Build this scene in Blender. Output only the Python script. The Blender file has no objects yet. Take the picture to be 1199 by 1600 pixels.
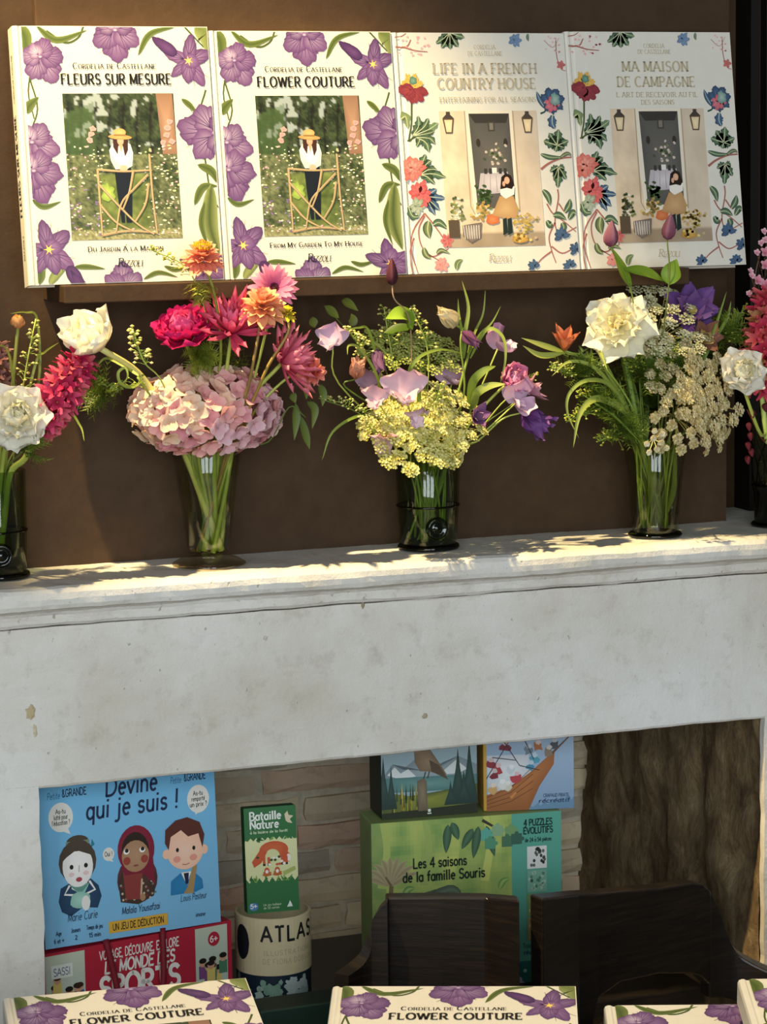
import bpy, math, random
from mathutils import Vector, Matrix, Euler, noise
PI = math.pi
R = math.radians
scene = bpy.context.scene
col = scene.collection

# ------------------------------------------------------------------ camera
CAM = Vector((-1.13, -3.0, 1.52))
c_right = Vector((0.93818, -0.34588, -0.01487)).normalized()
c_up = Vector((0.0588, 0.1170, 0.9914)).normalized()
c_back = c_right.cross(c_up).normalized()
c_up = c_back.cross(c_right).normalized()
cd = bpy.data.cameras.new('camera')
cam = bpy.data.objects.new('camera', cd)
col.objects.link(cam)
FPX = 4000.0
cd.sensor_width = 36.0
cd.lens = FPX / 1600.0 * 36.0
cd.clip_start = 0.05
cd.clip_end = 50
cam.matrix_world = Matrix(((c_right.x, c_up.x, c_back.x, CAM.x),
                           (c_right.y, c_up.y, c_back.y, CAM.y),
                           (c_right.z, c_up.z, c_back.z, CAM.z),
                           (0, 0, 0, 1)))
scene.camera = cam

# ------------------------------------------------------------------ light
scene.view_settings.view_transform = 'Standard'
scene.view_settings.look = 'None'
scene.view_settings.exposure = 0.0
scene.view_settings.gamma = 1.0
scene.view_settings.use_curve_mapping = False
world = bpy.data.worlds.new('room_light')
scene.world = world
world.use_nodes = True
bg = world.node_tree.nodes['Background']
bg.inputs['Color'].default_value = (0.86, 0.94, 1.0, 1)
bg.inputs['Strength'].default_value = 0.09


def aim(o, target):
    d = (Vector(target) - o.location).normalized()
    o.rotation_euler = d.to_track_quat('-Z', 'Y').to_euler()


def area(name, loc, target, sx, sy, power, colour):
    l = bpy.data.lights.new(name, 'AREA')
    l.shape = 'RECTANGLE'
    l.size = sx
    l.size_y = sy
    l.energy = power
    l.color = colour
    o = bpy.data.objects.new(name, l)
    col.objects.link(o)
    o.location = loc
    aim(o, target)
    return o


# daylight of the room's tall windows behind the photographer
for wi in range(3):
    area('window_daylight', (-2.9 + wi * 1.25, -4.6 - 0.1 * wi, 1.8), (0.0, 0.0, 0.9), 0.95, 2.2, 60, (0.86, 0.94, 1.0))
# warm ceiling spot trained on the book ledge
sl = bpy.data.lights.new('ceiling_spot', 'SPOT')
sl.energy = 450
sl.color = (1.0, 0.76, 0.38)
sl.spot_size = R(30.5)
sl.spot_blend = 0.75
sl.shadow_soft_size = 0.018
so = bpy.data.objects.new('ceiling_spot', sl)
col.objects.link(so)
so.location = (-0.95, -0.30, 2.9)
aim(so, (-0.12, 0.03, 1.35))

# second warm spot of the track, over the display table
sl2 = bpy.data.lights.new('ceiling_spot', 'SPOT')
sl2.energy = 175
sl2.color = (1.0, 0.80, 0.50)
sl2.spot_size = R(27)
sl2.spot_blend = 0.35
sl2.shadow_soft_size = 0.03
so2 = bpy.data.objects.new('ceiling_spot', sl2)
col.objects.link(so2)
so2.location = (-0.55, -1.35, 2.9)
aim(so2, (-0.26, -0.90, 0.7))


def at(px, py, Y):
    """world point on the plane at depth Y that the photograph shows at a pixel"""
    d = c_right * ((px - 599.5) / FPX) + c_up * (-(py - 800.0) / FPX) - c_back
    return CAM + d * ((Y - CAM.y) / d.y)


def at_z(px, py, Z):
    d = c_right * ((px - 599.5) / FPX) + c_up * (-(py - 800.0) / FPX) - c_back
    return CAM + d * ((Z - CAM.z) / d.z)


# ------------------------------------------------------------------ colour and materials
def lin1(c):
    return c / 12.92 if c <= 0.04045 else ((c + 0.055) / 1.055) ** 2.4


def C(*a):
    if len(a) == 1 and isinstance(a[0], str):
        h = a[0].lstrip('#')
        a = [int(h[i:i + 2], 16) for i in (0, 2, 4)]
    return tuple(lin1(x / 255.0) for x in a[:3])


def mixc(a, b, t):
    return tuple(a[i] + (b[i] - a[i]) * t for i in range(3))


def jit(c, s, rnd):
    k = 1 + rnd.uniform(-s, s)
    return tuple(max(0, x * k * (1 + rnd.uniform(-s, s) * 0.4)) for x in c)


def new_mat(name):
    m = bpy.data.materials.new(name)
    m.use_nodes = True
    nt = m.node_tree
    return m, nt, nt.nodes['Principled BSDF'], nt.nodes['Material Output']


def N(nt, kind, **kw):
    n = nt.nodes.new(kind)
    for k, v in kw.items():
        setattr(n, k, v)
    return n


def ramp(nt, stops):
    r = nt.nodes.new('ShaderNodeValToRGB')
    e = r.color_ramp.elements
    while len(e) < len(stops):
        e.new(0.5)
    for i, (p, c) in enumerate(stops):
        e[i].position = p
        e[i].color = (c[0], c[1], c[2], 1)
    return r


def noise_tex(nt, scale, detail=6, rough=0.6, vec=None, dist=0.0):
    n = nt.nodes.new('ShaderNodeTexNoise')
    n.inputs['Scale'].default_value = scale
    n.inputs['Detail'].default_value = detail
    n.inputs['Roughness'].default_value = rough
    n.inputs['Distortion'].default_value = dist
    if vec:
        nt.links.new(vec, n.inputs['Vector'])
    return n


def coords(nt, kind='Object', scale=(1, 1, 1)):
    tc = nt.nodes.new('ShaderNodeTexCoord')
    mp = nt.nodes.new('ShaderNodeMapping')
    mp.inputs['Scale'].default_value = scale
    nt.links.new(tc.outputs[kind], mp.inputs['Vector'])
    return mp.outputs['Vector']


def bump(nt, bsdf, height, strength, dist=0.01):
    b = nt.nodes.new('ShaderNodeBump')
    b.inputs['Strength'].default_value = strength
    b.inputs['Distance'].default_value = dist
    nt.links.new(height, b.inputs['Height'])
    nt.links.new(b.outputs['Normal'], bsdf.inputs['Normal'])
    return b


def plain(name, c, rough=0.6, spec=0.4, nscale=0, namt=0.12, bstr=0.0, metallic=0.0):
    m, nt, b, out = new_mat(name)
    b.inputs['Roughness'].default_value = rough
    b.inputs['Specular IOR Level'].default_value = spec
    b.inputs['Metallic'].default_value = metallic
    b.inputs['Base Color'].default_value = (*c, 1)
    if nscale:
        v = coords(nt)
        n = noise_tex(nt, nscale, 5, 0.6, v)
        r = ramp(nt, [(0.25, tuple(x * (1 - namt) for x in c)), (0.75, tuple(min(1, x * (1 + namt)) for x in c))])
        nt.links.new(n.outputs['Fac'], r.inputs['Fac'])
        nt.links.new(r.outputs['Color'], b.inputs['Base Color'])
        if bstr:
            bump(nt, b, n.outputs['Fac'], bstr, 0.004)
    return m


def attr_mat(name, rough=0.45, spec=0.35, translucent=0.0, bscale=0, tint=None):
    m, nt, b, out = new_mat(name)
    a = N(nt, 'ShaderNodeAttribute')
    a.attribute_name = 'Col'
    src = a.outputs['Color']
    if tint:
        mt = N(nt, 'ShaderNodeVectorMath', operation='MULTIPLY')
        mt.inputs[1].default_value = tint
        nt.links.new(src, mt.inputs[0])
        src = mt.outputs[0]
    b.inputs['Roughness'].default_value = rough
    b.inputs['Specular IOR Level'].default_value = spec
    nt.links.new(src, b.inputs['Base Color'])
    if bscale:
        n = noise_tex(nt, bscale, 3, 0.5, coords(nt))
        bump(nt, b, n.outputs['Fac'], 0.25, 0.002)
    if translucent:
        t = N(nt, 'ShaderNodeBsdfTranslucent')
        nt.links.new(src, t.inputs['Color'])
        mx = N(nt, 'ShaderNodeMixShader')
        mx.inputs['Fac'].default_value = translucent
        nt.links.new(b.outputs['BSDF'], mx.inputs[1])
        nt.links.new(t.outputs['BSDF'], mx.inputs[2])
        nt.links.new(mx.outputs['Shader'], out.inputs['Surface'])
    return m


M_PRINT = attr_mat('printed_paper', 0.34, 0.35)
M_PRINT_MATT = attr_mat('printed_card', 0.5, 0.35)
M_PETAL = attr_mat('petal', 0.6, 0.2, 0.28)
M_LEAF = attr_mat('leaf', 0.45, 0.35, 0.25, tint=(1.45, 1.22, 0.9))
M_STEM = attr_mat('stem', 0.45, 0.4, tint=(1.3, 1.15, 0.9))
M_FOIL = plain('foil_lettering', C('#bfb194'), 0.25, 0.7)
M_PAGES = plain('page_edges', C('#efe6cf'), 0.8, 0.2, 900, 0.1)


def glass_mat(name, tint, rough=0.03, refl=1.0):
    """thin-walled glass: tinted see-through with a fresnel reflection"""
    m, nt, b, out = new_mat(name)
    nt.nodes.remove(b)
    t = N(nt, 'ShaderNodeBsdfTransparent')
    n = noise_tex(nt, 26, 2, 0.5, coords(nt))
    lo = tuple(x * 0.86 for x in tint)
    r = ramp(nt, [(0.3, lo), (0.7, tint)])
    nt.links.new(n.outputs['Fac'], r.inputs['Fac'])
    nt.links.new(r.outputs['Color'], t.inputs['Color'])
    g = N(nt, 'ShaderNodeBsdfGlossy')
    g.inputs['Roughness'].default_value = rough
    lw = N(nt, 'ShaderNodeLayerWeight')
    lw.inputs['Blend'].default_value = 0.5
    pw = N(nt, 'ShaderNodeMath', operation='POWER')
    pw.inputs[1].default_value = 4.0
    nt.links.new(lw.outputs['Facing'], pw.inputs[0])
    fr = N(nt, 'ShaderNodeMath', operation='MULTIPLY_ADD')
    fr.inputs[1].default_value = 0.3
    fr.inputs[2].default_value = 0.05
    nt.links.new(pw.outputs[0], fr.inputs[0])
    mx = N(nt, 'ShaderNodeMixShader')
    ml = N(nt, 'ShaderNodeMath', operation='MULTIPLY')
    ml.inputs[1].default_value = refl
    nt.links.new(fr.outputs[0], ml.inputs[0])
    nt.links.new(ml.outputs[0], mx.inputs['Fac'])
    nt.links.new(t.outputs['BSDF'], mx.inputs[1])
    nt.links.new(g.outputs['BSDF'], mx.inputs[2])
    nt.links.new(mx.outputs['Shader'], out.inputs['Surface'])
    bm = nt.nodes.new('ShaderNodeBump')
    bm.inputs['Strength'].default_value = 0.12
    bm.inputs['Distance'].default_value = 0.003
    nt.links.new(n.outputs['Fac'], bm.inputs['Height'])
    nt.links.new(bm.outputs['Normal'], g.inputs['Normal'])
    return m


def mat_limestone():
    m, nt, b, out = new_mat('limestone')
    v = coords(nt)
    big = noise_tex(nt, 3.2, 5, 0.6, v)
    r = ramp(nt, [(0.28, C('#c6bca8')), (0.48, C('#dad5ca')), (0.72, C('#ebeae6'))])
    nt.links.new(big.outputs['Fac'], r.inputs['Fac'])
    mid = noise_tex(nt, 30, 8, 0.7, v)
    r2 = ramp(nt, [(0.33, C('#b9b09c')), (0.47, (1, 1, 1)), (1.0, (1, 1, 1))])
    nt.links.new(mid.outputs['Fac'], r2.inputs['Fac'])
    mx = N(nt, 'ShaderNodeMixRGB', blend_type='MULTIPLY')
    mx.inputs['Fac'].default_value = 0.27
    nt.links.new(r.outputs['Color'], mx.inputs['Color1'])
    nt.links.new(r2.outputs['Color'], mx.inputs['Color2'])
    # pits
    vo = N(nt, 'ShaderNodeTexNoise')
    vo.inputs['Scale'].default_value = 85
    vo.inputs['Detail'].default_value = 2
    nt.links.new(coords(nt, 'Object', (1.6, 1, 1)), vo.inputs['Vector'])
    r3 = ramp(nt, [(0.24, C('#94866a')), (0.30, (1, 1, 1)), (1.0, (1, 1, 1))])
    nt.links.new(vo.outputs['Fac'], r3.inputs['Fac'])
    mx2 = N(nt, 'ShaderNodeMixRGB', blend_type='MULTIPLY')
    mx2.inputs['Fac'].default_value = 0.55
    nt.links.new(mx.outputs['Color'], mx2.inputs['Color1'])
    nt.links.new(r3.outputs['Color'], mx2.inputs['Color2'])
    nt.links.new(mx2.outputs['Color'], b.inputs['Base Color'])
    b.inputs['Roughness'].default_value = 0.85
    b.inputs['Specular IOR Level'].default_value = 0.2
    fine = noise_tex(nt, 160, 6, 0.7, v)
    ad = N(nt, 'ShaderNodeMath', operation='ADD')
    nt.links.new(fine.outputs['Fac'], ad.inputs[0])
    nt.links.new(r3.outputs['Color'], ad.inputs[1])
    ad2 = N(nt, 'ShaderNodeMath', operation='ADD')
    nt.links.new(ad.outputs[0], ad2.inputs[0])
    nt.links.new(mid.outputs['Fac'], ad2.inputs[1])
    bump(nt, b, ad2.outputs[0], 0.35, 0.004)
    return m


def mat_brick():
    m, nt, b, out = new_mat('old_brick')
    oi = N(nt, 'ShaderNodeObjectInfo')
    r = ramp(nt, [(0.0, C('#e6d8b8')), (0.3, C('#eddcba')), (0.5, C('#dccdae')), (0.68, C('#e6c0a6')), (0.84, C('#d8c8ac')), (1.0, C('#bdb4a4'))])
    nt.links.new(oi.outputs['Random'], r.inputs['Fac'])
    v = coords(nt)
    n = noise_tex(nt, 34, 8, 0.7, v)
    r2 = ramp(nt, [(0.30, C('#a3977f')), (0.46, (1, 1, 1)), (0.8, C('#fff6e4'))])
    nt.links.new(n.outputs['Fac'], r2.inputs['Fac'])
    mx = N(nt, 'ShaderNodeMixRGB', blend_type='MULTIPLY')
    mx.inputs['Fac'].default_value = 0.45
    nt.links.new(r.outputs['Color'], mx.inputs['Color1'])
    nt.links.new(r2.outputs['Color'], mx.inputs['Color2'])
    nt.links.new(mx.outputs['Color'], b.inputs['Base Color'])
    b.inputs['Roughness'].default_value = 0.95
    b.inputs['Specular IOR Level'].default_value = 0.1
    bump(nt, b, n.outputs['Fac'], 0.6, 0.006)
    return m


def mat_rough():
    m, nt, b, out = new_mat('hewn_stone')
    v = coords(nt, 'Object', (1, 1.25, 0.8))
    n = noise_tex(nt, 16, 10, 0.74, v, 0.3)
    r = ramp(nt, [(0.28, C('#4c3c2b')), (0.46, C('#7d674a')), (0.58, C('#9a8563')), (0.72, C('#bcaa8a'))])
    nt.links.new(n.outputs['Fac'], r.inputs['Fac'])
    nt.links.new(r.outputs['Color'], b.inputs['Base Color'])
    b.inputs['Roughness'].default_value = 0.9
    b.inputs['Specular IOR Level'].default_value = 0.2
    bump(nt, b, n.outputs['Fac'], 0.8, 0.02)
    return m


def mat_wood():
    m, nt, b, out = new_mat('dark_stained_oak')
    v = coords(nt, 'Object', (9, 9, 120))
    n = noise_tex(nt, 1.6, 5, 0.6, v, 0.4)
    r = ramp(nt, [(0.3, C('#0e0b09')), (0.5, C('#18120e')), (0.75, C('#291f16'))])
    nt.links.new(n.outputs['Fac'], r.inputs['Fac'])
    nt.links.new(r.outputs['Color'], b.inputs['Base Color'])
    b.inputs['Roughness'].default_value = 0.36
    b.inputs['Specular IOR Level'].default_value = 0.5
    bump(nt, b, n.outputs['Fac'], 0.16, 0.002)
    return m


def mat_wall():
    m, nt, b, out = new_mat('brown_paint')
    n = noise_tex(nt, 40, 6, 0.6, coords(nt))
    r = ramp(nt, [(0.3, C('#413021')), (0.7, C('#493726'))])
    nt.links.new(n.outputs['Fac'], r.inputs['Fac'])
    nt.links.new(r.outputs['Color'], b.inputs['Base Color'])
    b.inputs['Roughness'].default_value = 0.65
    b.inputs['Specular IOR Level'].default_value = 0.15
    n2 = noise_tex(nt, 140, 4, 0.6, coords(nt))
    bump(nt, b, n2.outputs['Fac'], 0.12, 0.003)
    return m


M_LIME = mat_limestone()
M_BRICK = mat_brick()
M_ROUGH = mat_rough()
M_WOOD = mat_wood()
M_WALL = mat_wall()
M_MORTAR = plain('lime_mortar', C('#d6cbb4'), 0.95, 0.1, 60, 0.2, 0.6)
M_BLACK = plain('black_paint', C('#120d09'), 0.5, 0.3, 40, 0.1)
M_GLASS_CLEAR = glass_mat('clear_glass', (0.94, 0.95, 0.88))
M_GLASS_GREEN = glass_mat('green_glass', (0.75, 0.82, 0.66))
M_GLASS_DARK = glass_mat('thick_green_glass', (0.16, 0.20, 0.12))
M_GLASS_OLIVE = glass_mat('olive_glass', (0.90, 0.91, 0.78))
M_GLASS_FOOT = glass_mat('thick_clear_glass', (0.88, 0.83, 0.72), 0.03, 2.2)


# ------------------------------------------------------------------ mesh helpers
class MB:
    """collects faces with per-vertex colours, links them as one mesh object"""

    def __init__(self):
        self.v = []
        self.f = []
        self.c = []

    def add(self, vs, fs, c=(1, 1, 1)):
        o = len(self.v)
        self.v.extend([tuple(p) for p in vs])
        if c and isinstance(c[0], (tuple, list)):
            self.c.extend(c)
        else:
            self.c.extend([c] * len(vs))
        self.f.extend([tuple(i + o for i in f) for f in fs])

    def box(self, a, b, c=(1, 1, 1), M=None):
        x0, y0, z0 = a
        x1, y1, z1 = b
        vs = [Vector(p) for p in ((x0, y0, z0), (x1, y0, z0), (x1, y1, z0), (x0, y1, z0), (x0, y0, z1), (x1, y0, z1), (x1, y1, z1), (x0, y1, z1))]
        if M:
            vs = [M @ p for p in vs]
        self.add(vs, [(0, 3, 2, 1), (4, 5, 6, 7), (0, 1, 5, 4), (1, 2, 6, 5), (2, 3, 7, 6), (3, 0, 4, 7)], c)

    def tube(self, pts, r0, r1=None, n=6, c=(1, 1, 1), c1=None, cap=True):
        if r1 is None:
            r1 = r0
        pts = [Vector(p) for p in pts]
        m = len(pts)
        vs, cs = [], []
        up = Vector((0.31, 0.87, 0.4))
        for i, p in enumerate(pts):
            d = (pts[min(i + 1, m - 1)] - pts[max(i - 1, 0)])
            if d.length < 1e-9:
                d = Vector((0, 0, 1))
            d.normalize()
            a = d.cross(up)
            if a.length < 1e-4:
                a = d.cross(Vector((1, 0, 0)))
            a.normalize()
            b = d.cross(a)
            t = i / max(1, m - 1)
            r = r0 + (r1 - r0) * t
            cc = mixc(c, c1, t) if c1 else c
            for k in range(n):
                an = 2 * PI * k / n
                vs.append(p + a * (r * math.cos(an)) + b * (r * math.sin(an)))
                cs.append(cc)
        fs = [(i * n + k, i * n + (k + 1) % n, (i + 1) * n + (k + 1) % n, (i + 1) * n + k) for i in range(m - 1) for k in range(n)]
        if cap:
            fs.append(tuple(range(n - 1, -1, -1)))
            fs.append(tuple((m - 1) * n + k for k in range(n)))
        self.add(vs, fs, cs)

    def lathe(self, prof, n=40, c=(1, 1, 1), cx=0, cy=0, closed=False):
        vs = [(cx + r * math.cos(2 * PI * k / n), cy + r * math.sin(2 * PI * k / n), z) for r, z in prof for k in range(n)]
        m = len(prof)
        fs = [(i * n + k, i * n + (k + 1) % n, (i + 1) * n + (k + 1) % n, (i + 1) * n + k) for i in range(m - 1) for k in range(n)]
        if closed:
            fs += [((m - 1) * n + k, (m - 1) * n + (k + 1) % n, (k + 1) % n, k) for k in range(n)]
        self.add(vs, fs, c)

    def blob(self, p, r, c, sq=1.0):
        x, y, z = p
        self.add([(x + r, y, z), (x - r, y, z), (x, y + r, z), (x, y - r, z), (x, y, z + r * sq), (x, y, z - r * sq)],
                 [(0, 2, 4), (2, 1, 4), (1, 3, 4), (3, 0, 4), (2, 0, 5), (1, 2, 5), (3, 1, 5), (0, 3, 5)], c)

    def mesh(self, name, mat, smooth=False):
        me = bpy.data.meshes.new(name)
        me.from_pydata(self.v, [], self.f)
        at_ = me.color_attributes.new('Col', 'FLOAT_COLOR', 'POINT')
        flat = []
        for c in self.c:
            flat.extend((c[0], c[1], c[2], 1.0))
        at_.data.foreach_set('color', flat)
        if smooth:
            me.polygons.foreach_set('use_smooth', [True] * len(me.polygons))
        me.materials.append(mat)
        me.update()
        return me

    def build(self, name, mat, parent=None, M=None, smooth=False):
        return put(name, self.mesh(name, mat, smooth), parent, M)


def put(name, me, parent=None, M=None):
    o = bpy.data.objects.new(name, me)
    col.objects.link(o)
    if parent:
        o.parent = parent
    if M is not None:
        o.matrix_local = M
    return o


def thing(name, label, cat, loc=(0, 0, 0), group=None, rot=None):
    o = bpy.data.objects.new(name, None)
    col.objects.link(o)
    o.empty_display_size = 0.02
    o.location = loc
    if rot:
        o.rotation_euler = rot
    o['label'] = label
    o['category'] = cat
    if group:
        o['group'] = group
    return o


def structure(o):
    o['kind'] = 'structure'
    return o


def bevel(o, w, seg=2):
    b = o.modifiers.new('bevel', 'BEVEL')
    b.width = w
    b.segments = seg
    b.limit_method = 'ANGLE'
    return o


def bez(p0, p1, p2, p3, n=12):
    p0, p1, p2, p3 = map(Vector, (p0, p1, p2, p3))
    out = []
    for i in range(n + 1):
        t = i / n
        s = 1 - t
        out.append(p0 * s ** 3 + p1 * (3 * s * s * t) + p2 * (3 * s * t * t) + p3 * t ** 3)
    return out


def spline(pts, n=6):
    """catmull-rom through the points"""
    P = [Vector(p) for p in pts]
    P = [P[0] * 2 - P[1]] + P + [P[-1] * 2 - P[-2]]
    out = []
    for i in range(1, len(P) - 2):
        for k in range(n):
            t = k / n
            out.append(0.5 * ((2 * P[i]) + (-P[i - 1] + P[i + 1]) * t + (2 * P[i - 1] - 5 * P[i] + 4 * P[i + 1] - P[i + 2]) * t * t + (-P[i - 1] + 3 * P[i] - 3 * P[i + 1] + P[i + 2]) * t ** 3))
    out.append(P[-2])
    return out

# ------------------------------------------------------------------ the setting
ZT = 1.0404            # top of the mantel shelf
XL, XR = -0.481, 0.5116   # fireplace opening
ZB = 0.7875            # underside of the lintel
YW = 0.126             # brown wall above the mantel
YB = 0.60              # back of the firebox

# floor
m = MB()
m.box((-4, -6, -0.05), (4, 1.2, 0.0))
M_FLOOR = plain('oak_floor', C('#8c7658'), 0.6, 0.3, 8, 0.2)
structure(m.build('floor', M_FLOOR))

# brown wall above the mantel: breast on the left, deeper wall on the right
m = MB()
m.box((-1.4, YW, ZT), (0.5195, 0.30, 2.6))
structure(m.build('wall_back', M_WALL))
m = MB()
m.box((0.5195, 0.25, ZT), (1.5, 0.30, 2.6))
structure(m.build('wall_right', M_WALL))
# proud upper panel behind the books
m = MB()
m.box((-0.431, YW - 0.014, 1.395), (0.516, YW, 2.55))
structure(bevel(m.build('trim_1', M_WALL), 0.002))
# black upright moulding at the right with its lighter fillet
m = MB()
pR = at(1166, 40, 0.22)
m.box((pR.x, 0.205, ZT), (pR.x + 0.014, 0.25, 2.6))
structure(m.build('trim_2', M_BLACK))
m = MB()
m.box((pR.x + 0.014, 0.222, ZT), (pR.x + 0.024, 0.25, 2.6))
structure(m.build('trim_3', M_WALL))
m = MB()
m.box((pR.x + 0.024, 0.205, ZT), (pR.x + 0.13, 0.25, 2.6))
structure(m.build('trim_4', M_BLACK))

# firebox: mortar wall with single bricks, rough side wall, left side, hearth
wb = MB()
wb.box((-0.72, YB + 0.0, 0.0), (0.8, YB + 0.1, 0.95))
wall_brick = structure(wb.build('wall_firebox', M_MORTAR))
rnd = random.Random(5)


def brick_mesh(L, Hh, D, seed):
    r = random.Random(seed)
    nx, nz = 6, 3
    vs, fs = [], []
    for i in range(nx + 1):
        for j in range(nz + 1):
            x = -L / 2 + L * i / nx
            z = -Hh / 2 + Hh * j / nz
            ex = min(i, nx - i) == 0
            ez = min(j, nz - j) == 0
            y = (0.006 if (ex or ez) else 0.0) + (0.004 if ex and ez else 0) + r.uniform(-0.002, 0.002)
            vs.append((x + r.uniform(-0.0025, 0.0025), y, z + r.uniform(-0.0022, 0.0022)))
    for i in range(nx):
        for j in range(nz):
            a = i * (nz + 1) + j
            fs.append((a, a + nz + 1, a + nz + 2, a + 1))
    # sides
    ring = [i * (nz + 1) for i in range(nx + 1)] + [nx * (nz + 1) + j for j in range(1, nz + 1)] + [i * (nz + 1) + nz for i in range(nx - 1, -1, -1)] + [j for j in range(nz - 1, 0, -1)]
    o = len(vs)
    for k in ring:
        vs.append((vs[k][0], D, vs[k][2]))
    for a in range(len(ring)):
        b = (a + 1) % len(ring)
        fs.append((ring[b], ring[a], o + a, o + b))
    m = MB()
    m.add(vs, fs)
    return m.mesh('brick', M_BRICK)


variants = {}
for L in (0.205, 0.17, 0.10):
    for s in range(4):
        variants[(L, s)] = brick_mesh(L, 0.0345, 0.03, s * 7 + int(L * 1000))
z = 0.10
row = 0
while z < 0.80:
    x = -0.64 - (0.10 if row % 2 else 0.0) + rnd.uniform(-0.03, 0.03)
    while x < 0.72:
        L = rnd.choice((0.205, 0.205, 0.205, 0.17, 0.10))
        b = put('brick', variants[(L, rnd.randrange(4))], wall_brick,
                Matrix.Translation((x + L / 2, YB - 0.012 + rnd.uniform(-0.004, 0.004), z + rnd.uniform(-0.0015, 0.0015))) @ Matrix.Rotation(rnd.uniform(-0.012, 0.012), 4, 'Y'))
        x += L + 0.011
    z += 0.0430
    row += 1


def rough_wall(name, x, sgn, mat):
    """hewn side wall of the firebox: a displaced slab"""
    ny, nz = 60, 70
    vs, fs = [], []
    for i in range(ny + 1):
        for j in range(nz + 1):
            y = 0.012 + (YB + 0.02) * i / ny
            zz = 0.85 * j / nz
            n1 = noise.fractal(Vector((y * 11, zz * 5.0, 3.1)), 1.0, 2.1, 5)
            n2 = noise.fractal(Vector((y * 26, zz * 15, 7.7)), 0.9, 2.1, 4)
            d = 0.015 * n1 + 0.006 * abs(n2)
            if i == 0:
                d = max(d, -0.002)
            vs.append((x + sgn * (-d), y, zz))
    for i in range(ny):
        for j in range(nz):
            a = i * (nz + 1) + j
            q = (a, a + 1, a + nz + 2, a + nz + 1)
            fs.append(q if sgn > 0 else q[::-1])
    o = len(vs)
    vs += [(x + sgn * 0.12, 0.02, 0), (x + sgn * 0.12, YB + 0.04, 0), (x + sgn * 0.12, YB + 0.04, 0.85), (x + sgn * 0.12, 0.02, 0.85)]
    fs.append((o, o + 1, o + 2, o + 3))
    m = MB()
    m.add(vs, fs)
    return structure(m.build(name, mat, smooth=True))


rough_wall('wall_hewn_right', XR + 0.002, 1, M_ROUGH)
rough_wall('wall_hewn_left', XL - 0.10, -1, M_ROUGH)
m = MB()
m.box((XL - 0.12, 0.0, 0.0), (XR + 0.12, YB + 0.05, 0.10))
structure(m.build('trim_hearth', M_MORTAR))

# limestone mantelpiece
mp = thing('fireplace_mantel', 'pale carved limestone mantelpiece with moulded shelf edge over the firebox', 'mantelpiece', (0, 0, 0))


def extrude_x(name, prof, x0, x1, nx, parent, mat, amp=0.0016, smooth_from=None):
    vs, fs = [], []
    k = len(prof)
    for i in range(nx + 1):
        x = x0 + (x1 - x0) * i / nx
        for j, (y, zz) in enumerate(prof):
            n1 = noise.fractal(Vector((x * 14, y * 40 + 3, zz * 40)), 1.0, 2.0, 4)
            n2 = noise.noise(Vector((x * 60, y * 60, zz * 60 + 9)))
            dd = amp * (n1 + 0.5 * n2)
            vs.append((x, y + dd, zz + dd * 0.7))
    for i in range(nx):
        for j in range(k):
            j2 = (j + 1) % k
            fs.append((i * k + j, i * k + j2, (i + 1) * k + j2, (i + 1) * k + j))
    fs.append(tuple(range(k - 1, -1, -1)))
    fs.append(tuple(nx * k + j for j in range(k)))
    m = MB()
    m.add(vs, fs)
    return m.build(name, mat, parent)


shelf_prof = [(0.27, 1.0405), (0.16, 1.0405), (0.08, 1.0405), (0.03, 1.0405), (-0.01, 1.0405), (-0.026, 1.040), (-0.033, 1.0375), (-0.037, 1.033),
              (-0.038, 1.026), (-0.037, 1.019), (-0.034, 1.0135), (-0.026, 1.011), (-0.020, 1.008), (-0.0165, 1.0035), (-0.0155, 0.9985),
              (-0.0150, 0.9935), (-0.0115, 0.9895), (0.0, 0.9875), (0.10, 0.9875), (0.27, 0.9875)]
extrude_x('mantel_shelf', shelf_prof, -1.2, 1.2, 260, mp, M_LIME, 0.0016)
lint = [(0.17, 0.986)] + [(0.0, 0.986 - (0.986 - 0.792) * i / 14) for i in range(15)] + [(0.002, 0.789), (0.006, 0.7875), (0.06, ZB), (0.17, ZB)]
extrude_x('lintel', lint, -1.2, 1.2, 200, mp, M_LIME, 0.0011)


def jamb(x0, x1, inner, dep=0.17):
    nz, prof = 40, []
    vs, fs = [], []
    ring = [(x0, 0.0), (x0, dep), (x1, dep), (x1, 0.0)]
    # subdivided outline
    pts = []
    for a in range(4):
        p, q = ring[a], ring[(a + 1) % 4]
        for s in range(8):
            t = s / 8
            pts.append((p[0] + (q[0] - p[0]) * t, p[1] + (q[1] - p[1]) * t))
    k = len(pts)
    for i in range(nz + 1):
        zz = (ZB + 0.006) * i / nz
        for (x, y) in pts:
            d = 0.0022 * noise.fractal(Vector((x * 20 + 4, y * 20, zz * 18)), 1.0, 2.0, 4)
            e = 0.004 * max(0, noise.noise(Vector((2.2, 4.0, zz * 40)))) if (abs(x - inner) < 1e-6 and y < 0.02) else 0
            vs.append((x + d + (e if inner > 0 else -e), y + d, zz))
    for i in range(nz):
        for j in range(k):
            j2 = (j + 1) % k
            fs.append((i * k + j2, i * k + j, (i + 1) * k + j, (i + 1) * k + j2))
    fs.append(tuple(nz * k + j for j in range(k - 1, -1, -1)))
    m = MB()
    m.add(vs, fs)
    m.build('jamb', M_LIME, mp)


jamb(-0.80, XL, XL)
jamb(XR, 0.85, XR, 0.012)
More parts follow.
